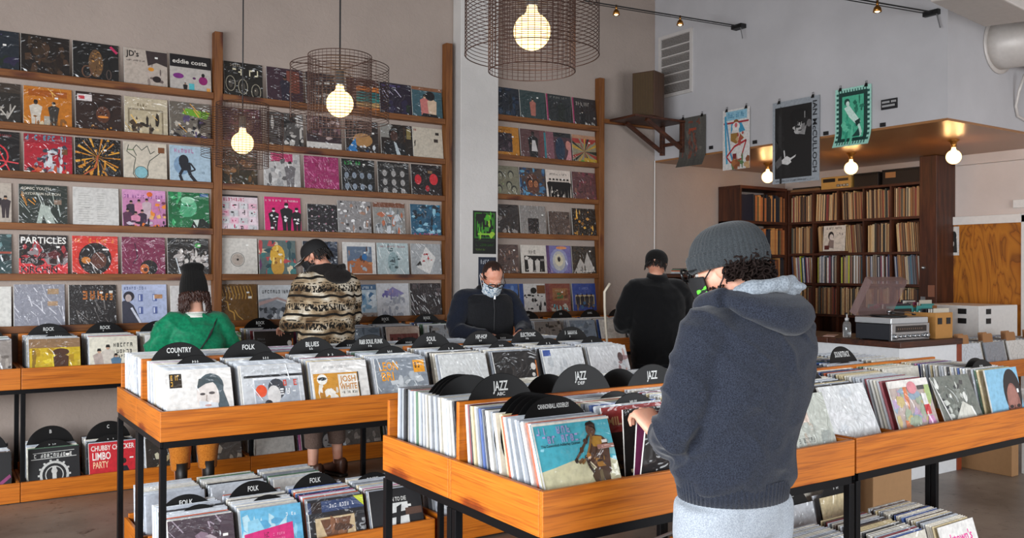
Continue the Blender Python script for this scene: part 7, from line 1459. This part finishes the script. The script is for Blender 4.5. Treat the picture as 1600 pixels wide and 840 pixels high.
g = G(); g.tube([(.0, .125, 1.42), (.0, .137, 1.36), (0, .158, 1.25), (0, .15, 1.1)], .004, flat('#2a2a2c', .5), 6); g.box((-.006, .152, 1.335), (.006, .16, 1.365), METAL); g.obj('zip', vs_)
mt = NT('mask_print'); mp = mt.coord(); nz = mt.n('ShaderNodeTexNoise', i_Scale=70.0, i_Detail=3.0); mt.l(mp, 'Vector', nz, 'Vector'); r = mt.ramp(nz, 'Fac', [(.42, '#6c88a0'), (.5, '#c4d0d8'), (.6, '#e4e8ea')]); mt.l(r, 'Color', mt.b, 'Base Color'); mt.set(Roughness=.9)
mask(e, HM, mt.m, 1.03, flat('#e0e0e0', .7)); glasses(e, HM, 1.02); eyes(e, HM)
g = G(); hm = flat('#2c1a14', .5, 0, 'short_brown_hair'); rr = random.Random(8)
vs, idx = [], {}
nu, nv = 44, 26
for j in range(nv+1):
    th = math.pi*.72*j/nv
    for i in range(nu):
        a = 6.28318*i/nu; x, y_, z = math.sin(th)*math.sin(a), math.sin(th)*math.cos(a), math.cos(th); k = 1 + .012*noise.noise(V((x*9, y_*9, z*9)))
        vs.append(HM @ V((x*.0795*k, -.012+y_*.0975*k, .03+z*.0935*k)))
fs = []
for j in range(nv):
    for i in range(nu):
        th = math.pi*.72*(j+.5)/nv; a = 6.28318*(i+.5)/nu; y_ = math.sin(th)*math.cos(a); z = math.cos(th); x = math.sin(th)*math.sin(a)
        lim = .62 + .28*(1-min(1, abs(x)*2.2))*0 - (.3 if abs(x) > .4 and z > .1 else 0) + .08*noise.noise(V((x*6, z*6, 0)))
        if y_ > lim or (z < -.25 and abs(x) > .6 and y_ > -.2): continue
        fs.append((j*nu+i, (j+1)*nu+i, (j+1)*nu+(i+1) % nu, j*nu+(i+1) % nu))
g.add(vs, fs, hm)
g.obj('short_hair', e, True)
# --- man in black at the equipment rack ---
J = dict(head=(.03, .09, 1.605), hrot=(26, -32, 0), neck=(0, .0, 1.49), shL=(-.2, 0, 1.4), shR=(.2, 0, 1.4), elL=(-.28, .05, 1.12), elR=(.29, .1, 1.16), wrL=(-.16, .3, 1.1), wrR=(.27, .36, 1.18), hip=(0, 0, .92), knL=(-.1, .02, .5), knR=(.1, .02, .5), anL=(-.12, 0, .085), anR=(.12, 0, .085), hdL=(.1, 1, -.1), pnL=(.1, 0, -1), hdR=(-.1, 1, 0), pnR=(-.1, 0, -1))
secs = [(.8, 0, 0, .2, .155), (.92, 0, 0, .215, .165), (1.08, 0, 0, .225, .165), (1.22, 0, -.01, .23, .16), (1.34, 0, -.015, .225, .145), (1.41, 0, -.01, .185, .12), (1.46, 0, 0, .12, .09), (1.5, 0, 0, .075, .07)]
B2 = heather('black_sweatshirt', '#060607', '#0c0c0e', 250)
e, HM, top = person('person', 'person in black clothes and a black cap seen from behind at the equipment rack', 4.98, 5.3, -22, J, secs, B2, heather('black_trousers', '#0a0b0f', '#11131a', 200), (flat('#141212', .5), flat('#0c0c0c', .6)), .0075, .01, 'sweatshirt', .007, .05, 41, (.095, .085, .055, .04), legr=(.118, .09, .07))
g = G(); ribbed(g, [((0, -.01, z), r, r*1.14) for r, z in [(.084, -.002), (.09, 0), (.092, .04)] + [(.092*math.cos(t*math.pi/2)**.7+.0005, .04+.075*math.sin(t*math.pi/2)) for t in [k/9 for k in range(1, 10)]]], BK, 40, .008, M=HM); g.obj('beanie', e, True)
g = G(); g.loft([((0, -.01, 1.46), (.1, 0, 0), (0, .09, 0)), ((0, .0, 1.53), (.078, 0, 0), (0, .075, .015))], B2, 24); g.obj('collar', top, True)
g = G(); strands(g, HM, 120, 1.7, 4.6, .0, -.055, .079, flat('#1a1412', .6), random.Random(16), .001, .003); g.obj('short_hair', e, True)
